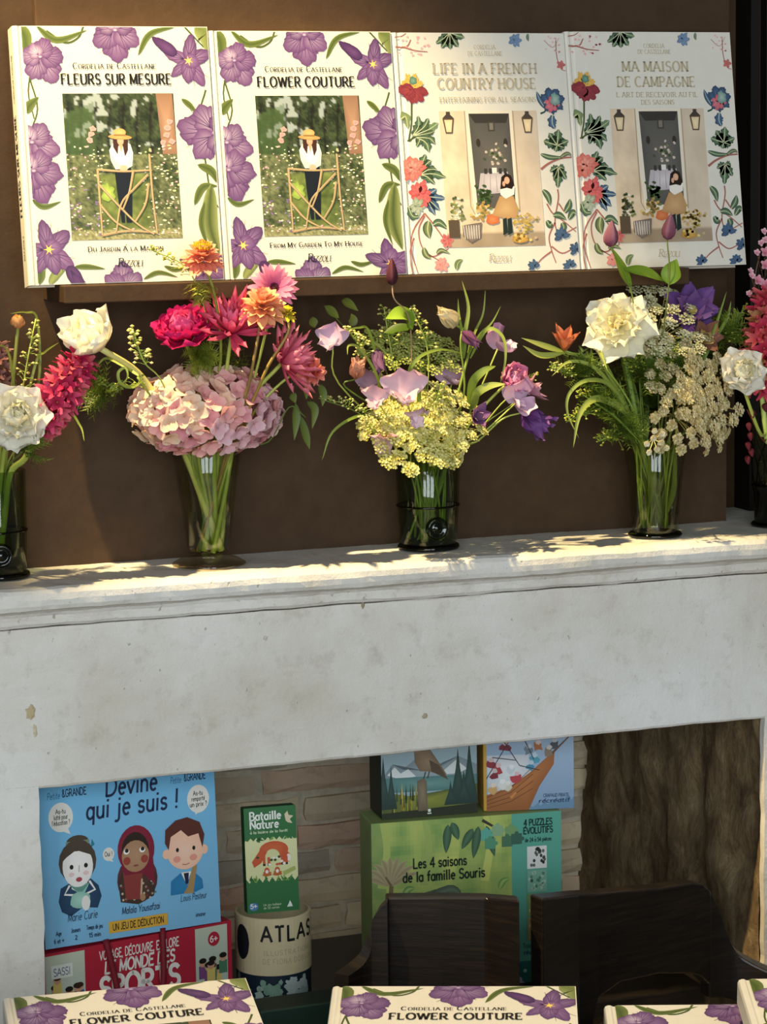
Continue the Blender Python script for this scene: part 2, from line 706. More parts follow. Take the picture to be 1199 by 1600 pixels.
# brown knot and chips in the stone
def chip(px, py, rx, rz, colr, seed):
    r = random.Random(seed)
    p = at(px, py, 0.0)
    m = MB()
    n = 16
    rim = []
    for k in range(n):
        a = 2 * PI * k / n
        q = 1 + r.uniform(-0.3, 0.25)
        rim.append((p.x + rx * q * math.cos(a), -0.0004, p.z + rz * q * math.sin(a)))
    inn = [(p.x + (x - p.x) * 0.55 + r.uniform(-.0008, .0008), -0.0018, p.z + (zz - p.z) * 0.55) for x, _, zz in rim]
    vs = rim + inn + [(p.x, -0.0022, p.z)]
    fs = [(k, (k + 1) % n, n + (k + 1) % n, n + k) for k in range(n)] + [(n + k, n + (k + 1) % n, 2 * n) for k in range(n)]
    m.add(vs, fs)
    m.build('stone_chip', plain('chip_stone', colr, 0.9, 0.1, 120, 0.25, 0.5), mp)


chip(48, 1112, 0.0065, 0.009, C('#c2b08c'), 3)
chip(55, 1142, 0.0024, 0.010, C('#d0c2a4'), 4)
chip(664, 1119, 0.0035, 0.0035, C('#b5a88e'), 5)
chip(567, 945, 0.0022, 0.005, C('#9d9079'), 6)
chip(415, 997, 0.003, 0.0035, C('#cfc8ba'), 8)

# book ledge fixed to the panel
m = MB()
LEDGE_Z = 1.3955
m.box((-0.429, 0.012, LEDGE_Z - 0.0215), (0.405, YW, LEDGE_Z))
sh = bevel(m.build('wall_ledge', M_WALL), 0.0015)
sh['label'] = 'narrow brown wall ledge carrying the four upright flower books'
sh['category'] = 'shelf'

# ------------------------------------------------------------------ stroke lettering
def arc(cx, cy, rx, ry, a0, a1, n=8):
    return [(cx + rx * math.cos(R(a0 + (a1 - a0) * i / n)), cy + ry * math.sin(R(a0 + (a1 - a0) * i / n))) for i in range(n + 1)]


def ln(*a):
    return [(a[i], a[i + 1]) for i in range(0, len(a), 2)]


G = {
    'A': (.78, [ln(0, 0, .39, 1), ln(.39, 1, .78, 0), ln(.14, .34, .64, .34)]),
    'B': (.62, [ln(.05, 0, .05, 1), ln(.05, 1, .3, 1) + arc(.3, .77, .24, .23, 90, -90), ln(.05, .54, .3, .54) + arc(.3, .27, .3, .27, 90, -90) + [(.05, 0)]]),
    'C': (.72, [arc(.4, .5, .38, .5, 48, 312, 16)]),
    'D': (.74, [ln(.05, 0, .05, 1), ln(.05, 1, .28, 1) + arc(.28, .5, .42, .5, 90, -90, 12) + [(.05, 0)]]),
    'E': (.58, [ln(.05, 0, .05, 1), ln(.05, 1, .56, 1), ln(.05, .52, .46, .52), ln(.05, 0, .58, 0)]),
    'F': (.56, [ln(.05, 0, .05, 1), ln(.05, 1, .56, 1), ln(.05, .52, .44, .52)]),
    'G': (.78, [arc(.4, .5, .38, .5, 48, 330, 16) + [(.74, .42)], ln(.48, .42, .76, .42)]),
    'H': (.72, [ln(.05, 0, .05, 1), ln(.67, 0, .67, 1), ln(.05, .52, .67, .52)]),
    'I': (.26, [ln(.13, 0, .13, 1)]),
    'J': (.42, [ln(.32, 1, .32, .2) + arc(.16, .2, .16, .22, 0, -160)]),
    'L': (.56, [ln(.05, 0, .05, 1), ln(.05, 0, .56, 0)]),
    'M': (.86, [ln(.06, 0, .06, 1), ln(.06, 1, .43, .1), ln(.43, .1, .80, 1), ln(.80, 1, .80, 0)]),
    'N': (.72, [ln(.06, 0, .06, 1), ln(.06, 1, .66, 0), ln(.66, 0, .66, 1)]),
    'O': (.8, [arc(.4, .5, .38, .5, 90, 450, 20)]),
    'P': (.6, [ln(.05, 0, .05, 1), ln(.05, 1, .3, 1) + arc(.3, .74, .28, .26, 90, -90) + [(.05, .48)]]),
    'R': (.66, [ln(.05, 0, .05, 1), ln(.05, 1, .3, 1) + arc(.3, .74, .27, .26, 90, -90) + [(.05, .48)], ln(.3, .48, .64, 0)]),
    'S': (.58, [arc(.29, .755, .24, .245, 30, 270, 10) + arc(.29, .255, .26, .255, 90, -150, 10)]),
    'T': (.64, [ln(.32, 0, .32, 1), ln(.02, 1, .62, 1)]),
    'U': (.72, [ln(.05, 1, .05, .32) + arc(.36, .32, .31, .32, 180, 360, 10) + [(.67, 1)]]),
    'V': (.74, [ln(0, 1, .37, 0), ln(.37, 0, .74, 1)]),
    'W': (1.02, [ln(0, 1, .26, 0), ln(.26, 0, .51, .95), ln(.51, .95, .76, 0), ln(.76, 0, 1.02, 1)]),
    'X': (.7, [ln(0, 0, .7, 1), ln(0, 1, .7, 0)]),
    'Y': (.7, [ln(0, 1, .35, .45), ln(.7, 1, .35, .45), ln(.35, .45, .35, 0)]),
    'Z': (.62, [ln(.03, 1, .6, 1), ln(.6, 1, .03, 0), ln(.03, 0, .62, 0)]),
    'a': (.52, [arc(.25, .31, .22, .31, 40, 320, 12), ln(.46, .64, .46, 0)]),
    'b': (.54, [ln(.06, 1, .06, 0), arc(.28, .31, .22, .31, 140, -140, 12)]),
    'c': (.46, [arc(.26, .31, .22, .31, 50, 310, 12)]),
    'd': (.54, [ln(.48, 1, .48, 0), arc(.26, .31, .22, .31, 40, 320, 12)]),
    'e': (.5, [ln(.05, .34, .46, .34), arc(.26, .31, .21, .31, 5, 310, 12)]),
    'f': (.34, [arc(.28, .8, .14, .2, 80, 180, 6) + [(.14, 0)], ln(0, .62, .32, .62)]),
    'g': (.54, [arc(.26, .31, .22, .31, 40, 320, 12), ln(.48, .62, .48, -.1) + arc(.28, -.1, .2, .2, 0, -150, 6)]),
    'i': (.2, [ln(.1, .62, .1, 0), ln(.1, .86, .1, .92)]),
    'j': (.24, [ln(.14, .62, .14, -.12) + arc(-.02, -.12, .16, .18, 0, -120, 6), ln(.14, .86, .14, .92)]),
    'l': (.2, [ln(.1, 1, .1, 0)]),
    'm': (.8, [ln(.06, .62, .06, 0), arc(.23, .42, .17, .2, 180, 0, 6) + [(.4, 0)], arc(.57, .42, .17, .2, 180, 0, 6) + [(.74, 0)]]),
    'n': (.52, [ln(.06, .62, .06, 0), arc(.26, .4, .2, .22, 180, 0, 8) + [(.46, 0)]]),
    'o': (.54, [arc(.27, .31, .23, .31, 90, 450, 14)]),
    'p': (.54, [ln(.06, .62, .06, -.3), arc(.28, .31, .22, .31, 140, -140, 12)]),
    'q': (.54, [ln(.48, .62, .48, -.3), arc(.26, .31, .22, .31, 40, 320, 12)]),
    'r': (.36, [ln(.06, .62, .06, 0), arc(.28, .38, .22, .24, 180, 80, 6)]),
    's': (.44, [arc(.22, .465, .17, .155, 30, 270, 8) + arc(.22, .155, .18, .155, 90, -150, 8)]),
    't': (.36, [ln(.14, .9, .14, .14) + arc(.26, .14, .12, .14, 180, 290, 5), ln(0, .62, .32, .62)]),
    'u': (.52, [ln(.06, .62, .06, .22) + arc(.26, .22, .2, .22, 180, 360, 8), ln(.46, .62, .46, 0)]),
    'v': (.48, [ln(0, .62, .24, 0), ln(.24, 0, .48, .62)]),
    'x': (.46, [ln(0, 0, .46, .62), ln(0, .62, .46, 0)]),
    'y': (.5, [ln(.02, .62, .26, .02), ln(.5, .62, .2, -.28)]),
    'z': (.44, [ln(.02, .62, .42, .62), ln(.42, .62, .02, 0), ln(.02, 0, .44, 0)]),
    'h': (.52, [ln(.06, 1, .06, 0), arc(.26, .4, .2, .22, 180, 0, 8) + [(.46, 0)]]),
    '1': (.34, [ln(.02, .8, .2, 1), ln(.2, 1, .2, 0)]),
    '2': (.56, [arc(.28, .74, .24, .26, 160, -30, 10) + [(.03, 0)], ln(.03, 0, .56, 0)]),
    '3': (.54, [arc(.26, .76, .22, .24, 150, -90, 8), arc(.26, .26, .25, .26, 90, -150, 10)]),
    '4': (.6, [ln(.44, 0, .44, 1), ln(.44, 1, .02, .3), ln(.02, .3, .6, .3)]),
    '5': (.54, [ln(.5, 1, .1, 1), ln(.1, 1, .07, .56), arc(.26, .32, .25, .32, 130, -150, 12)]),
    '6': (.56, [arc(.5, .5, .44, .5, 95, 180, 6) + arc(.29, .3, .23, .3, 180, 540, 14)]),
    '+': (.6, [ln(.3, .2, .3, .8), ln(0, .5, .6, .5)]),
    '!': (.2, [ln(.1, 1, .1, .3), ln(.1, .06, .1, 0)]),
    '?': (.44, [arc(.22, .76, .19, .24, 160, -90, 8) + [(.22, .3)], ln(.22, .06, .22, 0)]),
    ',': (.18, [ln(.1, .06, .04, -.16)]), '.': (.18, [ln(.08, 0, .08, .07)]), "'": (.16, [ln(.08, 1, .06, .8)]),
    '&': (.7, [[(.66, 0), (.2, .72)] + arc(.32, .82, .14, .18, 200, -20, 8) + [(.1, .36)] + arc(.3, .22, .22, .22, 150, 360, 10)]),
    '-': (.4, [ln(.05, .36, .35, .36)]),
    '´': (.0, [ln(-.30, 1.12, -.18, 1.28)]), '`': (.0, [ln(-.44, 1.28, -.30, 1.12)]), '^': (.0, [ln(-.34, .92, -.22, .74)]), '~': (.0, [ln(-.16, .92, -.3, .74)]),
}


class Print:
    """flat print: paint-like pieces on a page, unit = page width, x right, y down from the top-left corner"""

    def __init__(self, W, asp, step=2.2e-5, z0=0.00025, clip=None):
        self.W = W
        self.asp = asp
        self.step = step
        self.z0 = z0
        self.k = 0
        self.m = MB()
        self.clip = clip or (0, 0, 1, asp)

    def _clip(self, P):
        x0, y0, x1, y1 = self.clip
        for ax, lim, sg in ((0, x0, 1), (0, x1, -1), (1, y0, 1), (1, y1, -1)):
            out = []
            n = len(P)
            for i in range(n):
                a, b = P[i], P[(i + 1) % n]
                da, db = sg * (a[ax] - lim), sg * (b[ax] - lim)
                if da >= 0:
                    out.append(a)
                if (da >= 0) != (db >= 0):
                    t = da / (da - db)
                    out.append(tuple(a[j] + (b[j] - a[j]) * t for j in range(5)))
            P = out
            if not P:
                return P
        return P

    def raw(self, pts, cols):
        P = [(p[0], p[1], c[0], c[1], c[2]) for p, c in zip(pts, cols)]
        P = self._clip(P)
        if len(P) < 3:
            return
        h = self.z0 + self.k * self.step
        W = self.W
        vs = [(p[0] * W, -h, (self.asp - p[1]) * W) for p in P]
        # consistent winding facing -Y
        a = sum(vs[i][0] * vs[(i + 1) % len(vs)][2] - vs[(i + 1) % len(vs)][0] * vs[i][2] for i in range(len(vs)))
        f = tuple(range(len(vs)))
        if a < 0:
            f = f[::-1]
        self.m.add(vs, [f], [(p[2], p[3], p[4]) for p in P])

    def up(self):
        self.k += 1

    def poly(self, pts, c, c2=None, at_=None):
        if c2 is None:
            self.raw(pts, [c] * len(pts))
        else:
            n = len(pts)
            q = at_ or (sum(p[0] for p in pts) / n, sum(p[1] for p in pts) / n)
            for i in range(n):
                self.raw([pts[i], pts[(i + 1) % n], q], [c, c, c2])
        self.up()

    def rect(self, x0, y0, x1, y1, c, ct=None):
        self.raw([(x0, y0), (x1, y0), (x1, y1), (x0, y1)], [ct or c, ct or c, c, c])
        self.up()

    def grid(self, nx, ny, fn, x0, y0, x1, y1):
        """continuous-tone area: colours blend between grid points"""
        h = self.z0 + self.k * self.step
        W = self.W
        vs, cs = [], []
        for i in range(nx + 1):
            for j in range(ny + 1):
                u, v = i / nx, j / ny
                x, y = x0 + (x1 - x0) * u, y0 + (y1 - y0) * v
                vs.append((x * W, -h, (self.asp - y) * W))
                cs.append(fn(u, v))
        fs = [(i * (ny + 1) + j, i * (ny + 1) + j + 1, (i + 1) * (ny + 1) + j + 1, (i + 1) * (ny + 1) + j) for i in range(nx) for j in range(ny)]
        self.m.add(vs, fs, cs)
        self.up()

    def disc(self, x, y, rx, ry=None, c=(0, 0, 0), c2=None, n=16, rot=0, wob=0, seed=1):
        ry = ry or rx
        r = random.Random(seed)
        pts = []
        for k in range(n):
            a = 2 * PI * k / n
            w = 1 + r.uniform(-wob, wob)
            u, v = rx * w * math.cos(a), ry * w * math.sin(a)
            pts.append((x + u * math.cos(rot) - v * math.sin(rot), y + u * math.sin(rot) + v * math.cos(rot)))
        self.poly(pts, c, c2)

    def stroke(self, pts, w0, w1, c, up=True, cap=True):
        n = len(pts)
        L, Rr = [], []
        for i, p in enumerate(pts):
            a = pts[max(0, i - 1)]
            b = pts[min(n - 1, i + 1)]
            dx, dy = b[0] - a[0], b[1] - a[1]
            l = math.hypot(dx, dy) or 1
            w = (w0 + (w1 - w0) * i / max(1, n - 1)) / 2
            L.append((p[0] - dy / l * w, p[1] + dx / l * w))
            Rr.append((p[0] + dy / l * w, p[1] - dx / l * w))
        for i in range(n - 1):
            self.raw([L[i], L[i + 1], Rr[i + 1], Rr[i]], [c] * 4)
        if up:
            self.up()

    def curve(self, pts, w0, w1, c, n=5, up=True):
        S = spline([(p[0], p[1], 0) for p in pts], n)
        self.stroke([(s.x, s.y) for s in S], w0, w1, c, up)

    def leaf(self, pts, w, c, c2=None, n=6, rib=None, lob=0, seed=1):
        """leaf along a spine"""
        S = spline([(p[0], p[1], 0) for p in pts], n)
        k = len(S)
        A, B = [], []
        r = random.Random(seed)
        for i, s in enumerate(S):
            a, b = S[max(0, i - 1)], S[min(k - 1, i + 1)]
            d = b - a
            l = d.length or 1
            t = i / (k - 1)
            ww = w / 2 * (math.sin(PI * t ** 0.8) ** 0.8 if 0 < t < 1 else 0)
            if lob:
                ww *= 1 + lob * math.sin(t * 22 + seed)
            A.append((s.x - d.y / l * ww, s.y + d.x / l * ww))
            B.append((s.x + d.y / l * ww, s.y - d.x / l * ww))
        c2 = c2 or c
        for i in range(k - 1):
            sp0, sp1 = (S[i].x, S[i].y), (S[i + 1].x, S[i + 1].y)
            self.raw([A[i], A[i + 1], sp1, sp0], [c, c, c2, c2])
            self.raw([sp0, sp1, B[i + 1], B[i]], [c2, c2, c, c])
        self.up()
        if rib:
            self.stroke([(s.x, s.y) for s in S], w * 0.1, w * 0.04, rib)

    def petal(self, x, y, ang, L, W, c, c2, ruf=0.12, seed=1, vein=None, nv=5, blunt=0.55):
        r = random.Random(seed)
        ca, sa = math.cos(R(ang)), math.sin(R(ang))
        n = 16
        pts = []
        ph = r.uniform(0, 6)
        for s in (1, -1):
            rng = range(n + 1) if s == 1 else range(n - 1, 0, -1)
            for i in rng:
                t = i / n
                w = W / 2 * (math.sin(PI * t ** 0.72) ** blunt if 0 < t < 1 else 0.0)
                q = 1 + ruf * math.sin(t * 17 + ph + s) * t + r.uniform(-ruf, ruf) * 0.5 * t
                u, v = t * L * (1 + (r.uniform(-ruf, ruf) * .5 if t > .5 else 0)), s * w * q
                pts.append((x + u * ca - v * sa, y + u * sa + v * ca))
        q = (x + ca * L * 0.34, y + sa * L * 0.34)
        self.poly(pts, c, c2, q)
        if vein:
            for i in range(nv):
                a = (i / (nv - 1) - .5) * 1.1 * W / L
                e = r.uniform(.75, .95)
                a2 = R(ang) + a
                self.stroke([(x + L * .15 * ca, y + L * .15 * sa), (x + math.cos(a2 * 1) * L * e * .6, y + math.sin(a2) * L * e * .6), (x + math.cos(a2 + a * .2) * L * e, y + math.sin(a2 + a * .2) * L * e)], L * .03, L * .008, vein, up=False)
            self.up()

    def text(self, s, x, y, size, c, style='sans', width=None, align='c', weight=0.13, track=0.12, slant=0.0, rot=0.0):
        """baseline at y, cap height = size; x is centre, left or right"""
        items, pen = [], 0.0
        for ch in s:
            k = 1.0
            g = ch
            if style == 'sc' and ch.islower():
                g, k = ch.upper(), 0.78
            if ch == ' ':
                pen += 0.42 * k
                continue
            if g not in G:
                continue
            w, st = G[g]
            items.append((pen, k, st))
            pen += (w + (track + (0.08 if style in ('serif', 'sc') else 0))) * k if w else 0
        total = pen - track
        sx = size if width is None else width / total
        x0 = x - total * sx * {'c': .5, 'l': 0, 'r': 1}[align]
        cr, sr = math.cos(rot), math.sin(rot)

        def T(px, py):
            u, v = x0 + (px + slant * py) * sx - x, -py * size
            return (x + u * cr - v * sr, y + u * sr + v * cr)
        for off, k, st in items:
            for pl in st:
                pts = [(off + p[0] * k, p[1] * k) for p in pl]
                n = len(pts)
                thick, thin = weight * k, weight * k * (0.5 if style in ('serif', 'sc') else 1.0)
                L, Rr = [], []
                for i in range(n):
                    a, b = pts[max(0, i - 1)], pts[min(n - 1, i + 1)]
                    dx, dy = b[0] - a[0], b[1] - a[1]
                    l = math.hypot(dx, dy) or 1
                    w = (thin + (thick - thin) * abs(dy) / l) / 2
                    ex = 0
                    q = pts[i]
                    if style == 'sans' and i in (0, n - 1) and n > 1:
                        sg = -1 if i == 0 else 1
                        q = (q[0] + dx / l * w * .5 * sg, q[1] + dy / l * w * .5 * sg)
                    L.append((q[0] - dy / l * w, q[1] + dx / l * w))
                    Rr.append((q[0] + dy / l * w, q[1] - dx / l * w))
                for i in range(n - 1):
                    self.raw([T(*L[i]), T(*L[i + 1]), T(*Rr[i + 1]), T(*Rr[i])], [c] * 4)
                if style in ('serif', 'sc'):
                    for e, o in ((pts[0], pts[1]), (pts[-1], pts[-2])):
                        yy = e[1] / k
                        if (abs(yy) < .03 or abs(yy - 1) < .03):
                            if abs(e[1] - o[1]) > .5 * abs(e[0] - o[0]):
                                hw, hh = .15 * k, .045 * k
                                y0 = e[1] if abs(yy) < .03 else e[1] - 2 * hh
                                self.raw([T(e[0] - hw, y0), T(e[0] + hw, y0), T(e[0] + hw, y0 + 2 * hh), T(e[0] - hw, y0 + 2 * hh)], [c] * 4)
                            elif e != pts[0] or True:
                                if abs(e[0] - o[0]) > .2 * k and e[0] > o[0]:
                                    hh = .2 * k if abs(yy) < .03 else -.2 * k
                                    hw = .035 * k
                                    self.raw([T(e[0] - 2 * hw, e[1]), T(e[0], e[1]), T(e[0], e[1] + hh), T(e[0] - hw, e[1] + hh)], [c] * 4)
        self.up()

    def build(self, name, parent, M=None, mat=None):
        return self.m.build(name, mat or M_PRINT, parent, M)

    def mesh(self, name, mat=None):
        return self.m.mesh(name, mat or M_PRINT)


# ------------------------------------------------------------------ cover art
ASP = 1.285
INK = C('#22201c')
PUR, PURD, LIL, PALE = C('#684473'), C('#462d57'), C('#94749b'), C('#cdbccd')
GRN, GRND, GRNL = C('#6c783e'), C('#4a582a'), C('#8f975c')


def iris_ruffled(p, x, y, s, rot, seed):
    p.k = 8
    r = random.Random(seed)
    for i, (a, L, W) in enumerate(((0, 1.0, .95), (55, .85, .8), (-60, .85, .8), (125, .7, .7), (-125, .7, .7))):
        p.petal(x, y, rot + a, s * L, s * W, mixc(PUR, PURD, r.uniform(0, .5)), mixc(LIL, PALE, r.uniform(.0, .5)), .16, seed * 9 + i, PURD, 7)
    p.petal(x, y, rot + 170, s * .55, s * .55, mixc(PUR, LIL, .3), PALE, .2, seed + 50, PUR, 5)
    p.disc(x, y, s * .09, s * .06, PUR, PALE)


def iris_star(p, x, y, s, rot, seed):
    p.k = 8
    for i, (a, L, W) in enumerate(((180, .9, .42), (120, .8, .36), (-40, .85, .5), (40, .95, .5), (75, .75, .5), (-100, .9, .45))):
        p.petal(x, y, rot + a, s * L, s * W, mixc(PUR, PURD, (i % 3) * .25), LIL, .06, seed * 7 + i, PURD, 4)
    p.petal(x - s * .1, y - s * .1, rot + 10, s * .5, s * .5, PUR, LIL, .05, seed + 3, PURD, 3)
    for i in range(6):
        a = rot + i * 60
        p.stroke([(x, y), (x + s * .16 * math.cos(R(a)), y + s * .16 * math.sin(R(a)))], s * .06, s * .01, C('#e8bf55'), up=False)
    p.up()
    p.disc(x, y, s * .07, s * .07, C('#efd070'))


def iris_cover():
    p = Print(0.25, ASP, clip=(0.045, 0.004, .996, ASP - .004))
    V = ASP
    def g(pts, w, c=GRN, c2=GRND):
        p.k = 3 + (p.k + 1) % 4
        p.leaf([(a, b * V) for a, b in pts], w, c, c2)
    # leaves and stalks first
    def cv(pts, w=.009, c=GRND):
        p.k = p.k % 3
        p.curve([(a, b * V) for a, b in pts], w, w * .7, c)
    cv([(.05, .01), (.10, .10), (.06, .25), (.08, .36)])
    cv([(.07, .20), (.10, .32), (.05, .42)])
    cv([(.17, .02), (.26, .065), (.33, .045), (.36, .0)], .012)
    cv([(.88, .0), (.95, .06), (1.0, .10)])
    cv([(.97, .25), (.93, .36), (.99, .50)])
    cv([(.94, .5), (.96, .66), (1., .72)])
    g([(.0, .0), (.06, .04), (.05, .14)], .07)
    g([(.12, .0), (.22, .055), (.38, .015)], .035)
    g([(.63, .115), (.70, .03), (.84, .0)], .03)
    g([(.93, .0), (1.0, .03), (1.0, .11)], .12, GRNL, GRN)
    g([(.04, .34), (.06, .31), (.11, .275)], .05)
    g([(.04, .67), (.10, .70), (.19, .68)], .028)
    g([(.84, .285), (.88, .31), (.92, .345)], .03)
    g([(.90, .545), (.97, .57), (1.0, .62)], .045)
    g([(.87, .705), (.92, .635), (1.0, .63)], .04)
    g([(.965, .62), (.945, .78), (.985, .90)], .085, GRNL, GRND)
    g([(.925, .69), (.90, .78), (.93, .88)], .03)
    g([(.23, .935), (.30, .935), (.39, .945)], .028)
    g([(.69, .94), (.75, .955), (.83, .94)], .025)
    g([(.58, .99), (.66, .965), (.76, .985)], .025)
    g([(.10, 1.), (.14, .96), (.20, .93)], .045, GRN, GRNL)
    g([(.05, .90), (.06, .96), (.05, 1.)], .05)
    iris_ruffled(p, .13, .12 * V, .145, 60, 3)
    iris_ruffled(p, .52, .015 * V, .16, 90, 4)
    iris_star(p, .89, .135 * V, .155, 20, 5)
    p.petal(.83, .11 * V, 215, .15, .06, PURD, PUR, .05, 8)
    iris_ruffled(p, .06, .45 * V, .17, 80, 6)
    iris_ruffled(p, .06, .56 * V, .17, 70, 7)
    iris_ruffled(p, 1.0, .42 * V, .19, 190, 9)
    iris_star(p, .11, .865 * V, .17, 0, 11)
    p.petal(.20, .93 * V, 60, .16, .07, PURD, PUR, .08, 12, PURD)
    iris_ruffled(p, .475, 1.02 * V, .13, -90, 13)
    iris_star(p, .91, .955 * V, .16, -60, 14)
    return p.mesh('cover_art')


def garden_photo(Wm, asp):
    """printed garden photograph: woodland edge, flower border, person in a straw hat behind a rustic gate"""
    p = Print(Wm, asp, z0=.0004)
    r = random.Random(21)
    lim = lambda a, b, t: mixc(a, b, max(0, min(1, t)))
    dk, md, sky = C('#232b1d'), C('#53603c'), C('#b4bfbf')

    def tone(x, y):
        n1 = noise.noise(Vector((x * 7, y * 9, 2.2)))
        n3 = noise.noise(Vector((x * 22, y * 26, 5.2)))
        n2 = r.uniform(-1, 1)
        if y < .42:
            c = lim(dk, md, .32 + .5 * n1 + .5 * n3 + .25 * n2)
            trunk = abs((x * 8 + .35 * math.sin(y * 5)) % 1 - .5)
            if y < .36 and n1 + .6 * n3 > .30 and x < .8:
                c = lim(c, sky, .65)
            if trunk < .09 and y > .05:
                c = lim(C('#1d1813'), c, .2)
            if x < .28 and y > .14 - x * .3:
                c = lim(c, C('#4a6238'), .55)
            return c
        if y < .93:
            c = lim(C('#323e25'), C('#81865e'), .42 + .5 * n1 + .5 * n3 + .3 * n2)
            if .26 < x < .72 and y > .56:
                c = lim(C('#364724'), C('#84904c'), .42 + .5 * n1 + .4 * n3)
            return c
        return lim(C('#65683f'), C('#a6a276'), .5 + .5 * n2)
    p.grid(64, 82, tone, 0, 0, 1, asp)
    # big trunk
    p.poly([(.84, 0), (.99, 0), (1.0, .42 * asp), (.87, .42 * asp)], C('#8d6b54'), C('#b08a6e'))
    for i in range(420):
        x, y = r.random(), r.uniform(.36, .97)
        if .36 < x < .66 and y < .92:
            continue
        c = r.choice((C('#e9e2d2'), C('#d9cdbf'), C('#cfd0b0'), C('#b8c088'), C('#c9a2a6'), C('#5d6e44')))
        if y > .62 and x < .3 and r.random() < .5:
            c = r.choice((C('#7d6690'), C('#8f7aa2')))
        p.disc(x, y * asp, r.uniform(.007, .016), r.uniform(.005, .010), c, n=7, wob=.4, seed=i)
        p.k -= 1
        if i % 40 == 0:
            p.up()
    p.up()
    for x, y in ((.25, .24), (.23, .28), (.22, .32), (.95, .2), (.93, .24), (.92, .29), (.88, .34), (.96, .33)):
        p.disc(x, y * asp, .03, .025, C('#d7a39c'), C('#c58a86'), n=9, wob=.3, seed=int(x * 99))
    # lawn behind the gate
    p.disc(.35, .68 * asp, .06, .08, C('#86a044'), C('#b3c45e'), wob=.3)
    # person: trousers, blouse, hair, face, hat
    p.poly([(.42, .51 * asp), (.57, .51 * asp), (.565, .70 * asp), (.55, .885 * asp), (.50, .885 * asp), (.49, .7 * asp), (.485, .885 * asp), (.455, .885 * asp), (.435, .70 * asp)], C('#1b2027'))
    p.poly([(.385, .39 * asp), (.42, .345 * asp), (.47, .33 * asp), (.53, .33 * asp), (.58, .35 * asp), (.60, .41 * asp), (.585, .50 * asp), (.53, .52 * asp), (.43, .52 * asp), (.395, .46 * asp)], C('#e6ded4'), C('#f7f2ea'))
    p.poly([(.395, .40 * asp), (.42, .50 * asp), (.50, .535 * asp), (.50, .50 * asp), (.43, .46 * asp)], C('#d9cfc6'))
    p.poly([(.595, .40 * asp), (.575, .50 * asp), (.51, .535 * asp), (.51, .50 * asp), (.56, .46 * asp)], C('#dfd6cc'))
    p.poly([(.425, .30 * asp), (.46, .275 * asp), (.53, .275 * asp), (.56, .31 * asp), (.555, .39 * asp), (.525, .435 * asp), (.51, .36 * asp), (.47, .36 * asp), (.46, .42 * asp), (.425, .37 * asp)], C('#432a20'))
    p.disc(.492, .325 * asp, .030, .042, C('#cf9a7a'), C('#dfae8e'))
    p.poly([(.475, .355 * asp), (.51, .355 * asp), (.493, .41 * asp)], C('#d9a583'))
    p.disc(.505, .515 * asp, .035, .03, C('#dcae92'))
    p.disc(.49, .30 * asp, .108, .022, C('#b98e54'), C('#cfa769'), rot=.06)
    p.disc(.49, .268 * asp, .056, .036, C('#c99d60'), C('#d9b478'))
    p.stroke([(.435, .286 * asp), (.545, .288 * asp)], .014, .014, C('#94703f'))
    # rustic gate of branches
    br, br2 = C('#a58a63'), C('#c9b187')
    for a in ([(.27, .52), (.5, .535), (.76, .53)], [(.27, .97), (.5, .945), (.77, .96)], [(.27, .52), (.275, .97)], [(.745, .42), (.75, .7), (.77, .97)],
              [(.27, .62), (.45, .78), (.6, .9), (.74, .97)], [(.27, .76), (.40, .88), (.56, .95)], [(.72, .56), (.58, .66), (.46, .76), (.40, .95)],
              [(.72, .62), (.68, .76), (.58, .88)], [(.59, .53), (.54, .68), (.47, .80)]):
        p.curve([(u, v * asp) for u, v in a], .022, .014, br)
        p.curve([(u - .003, v * asp - .004) for u, v in a], .007, .005, br2)
    return p.mesh('cover_photo')


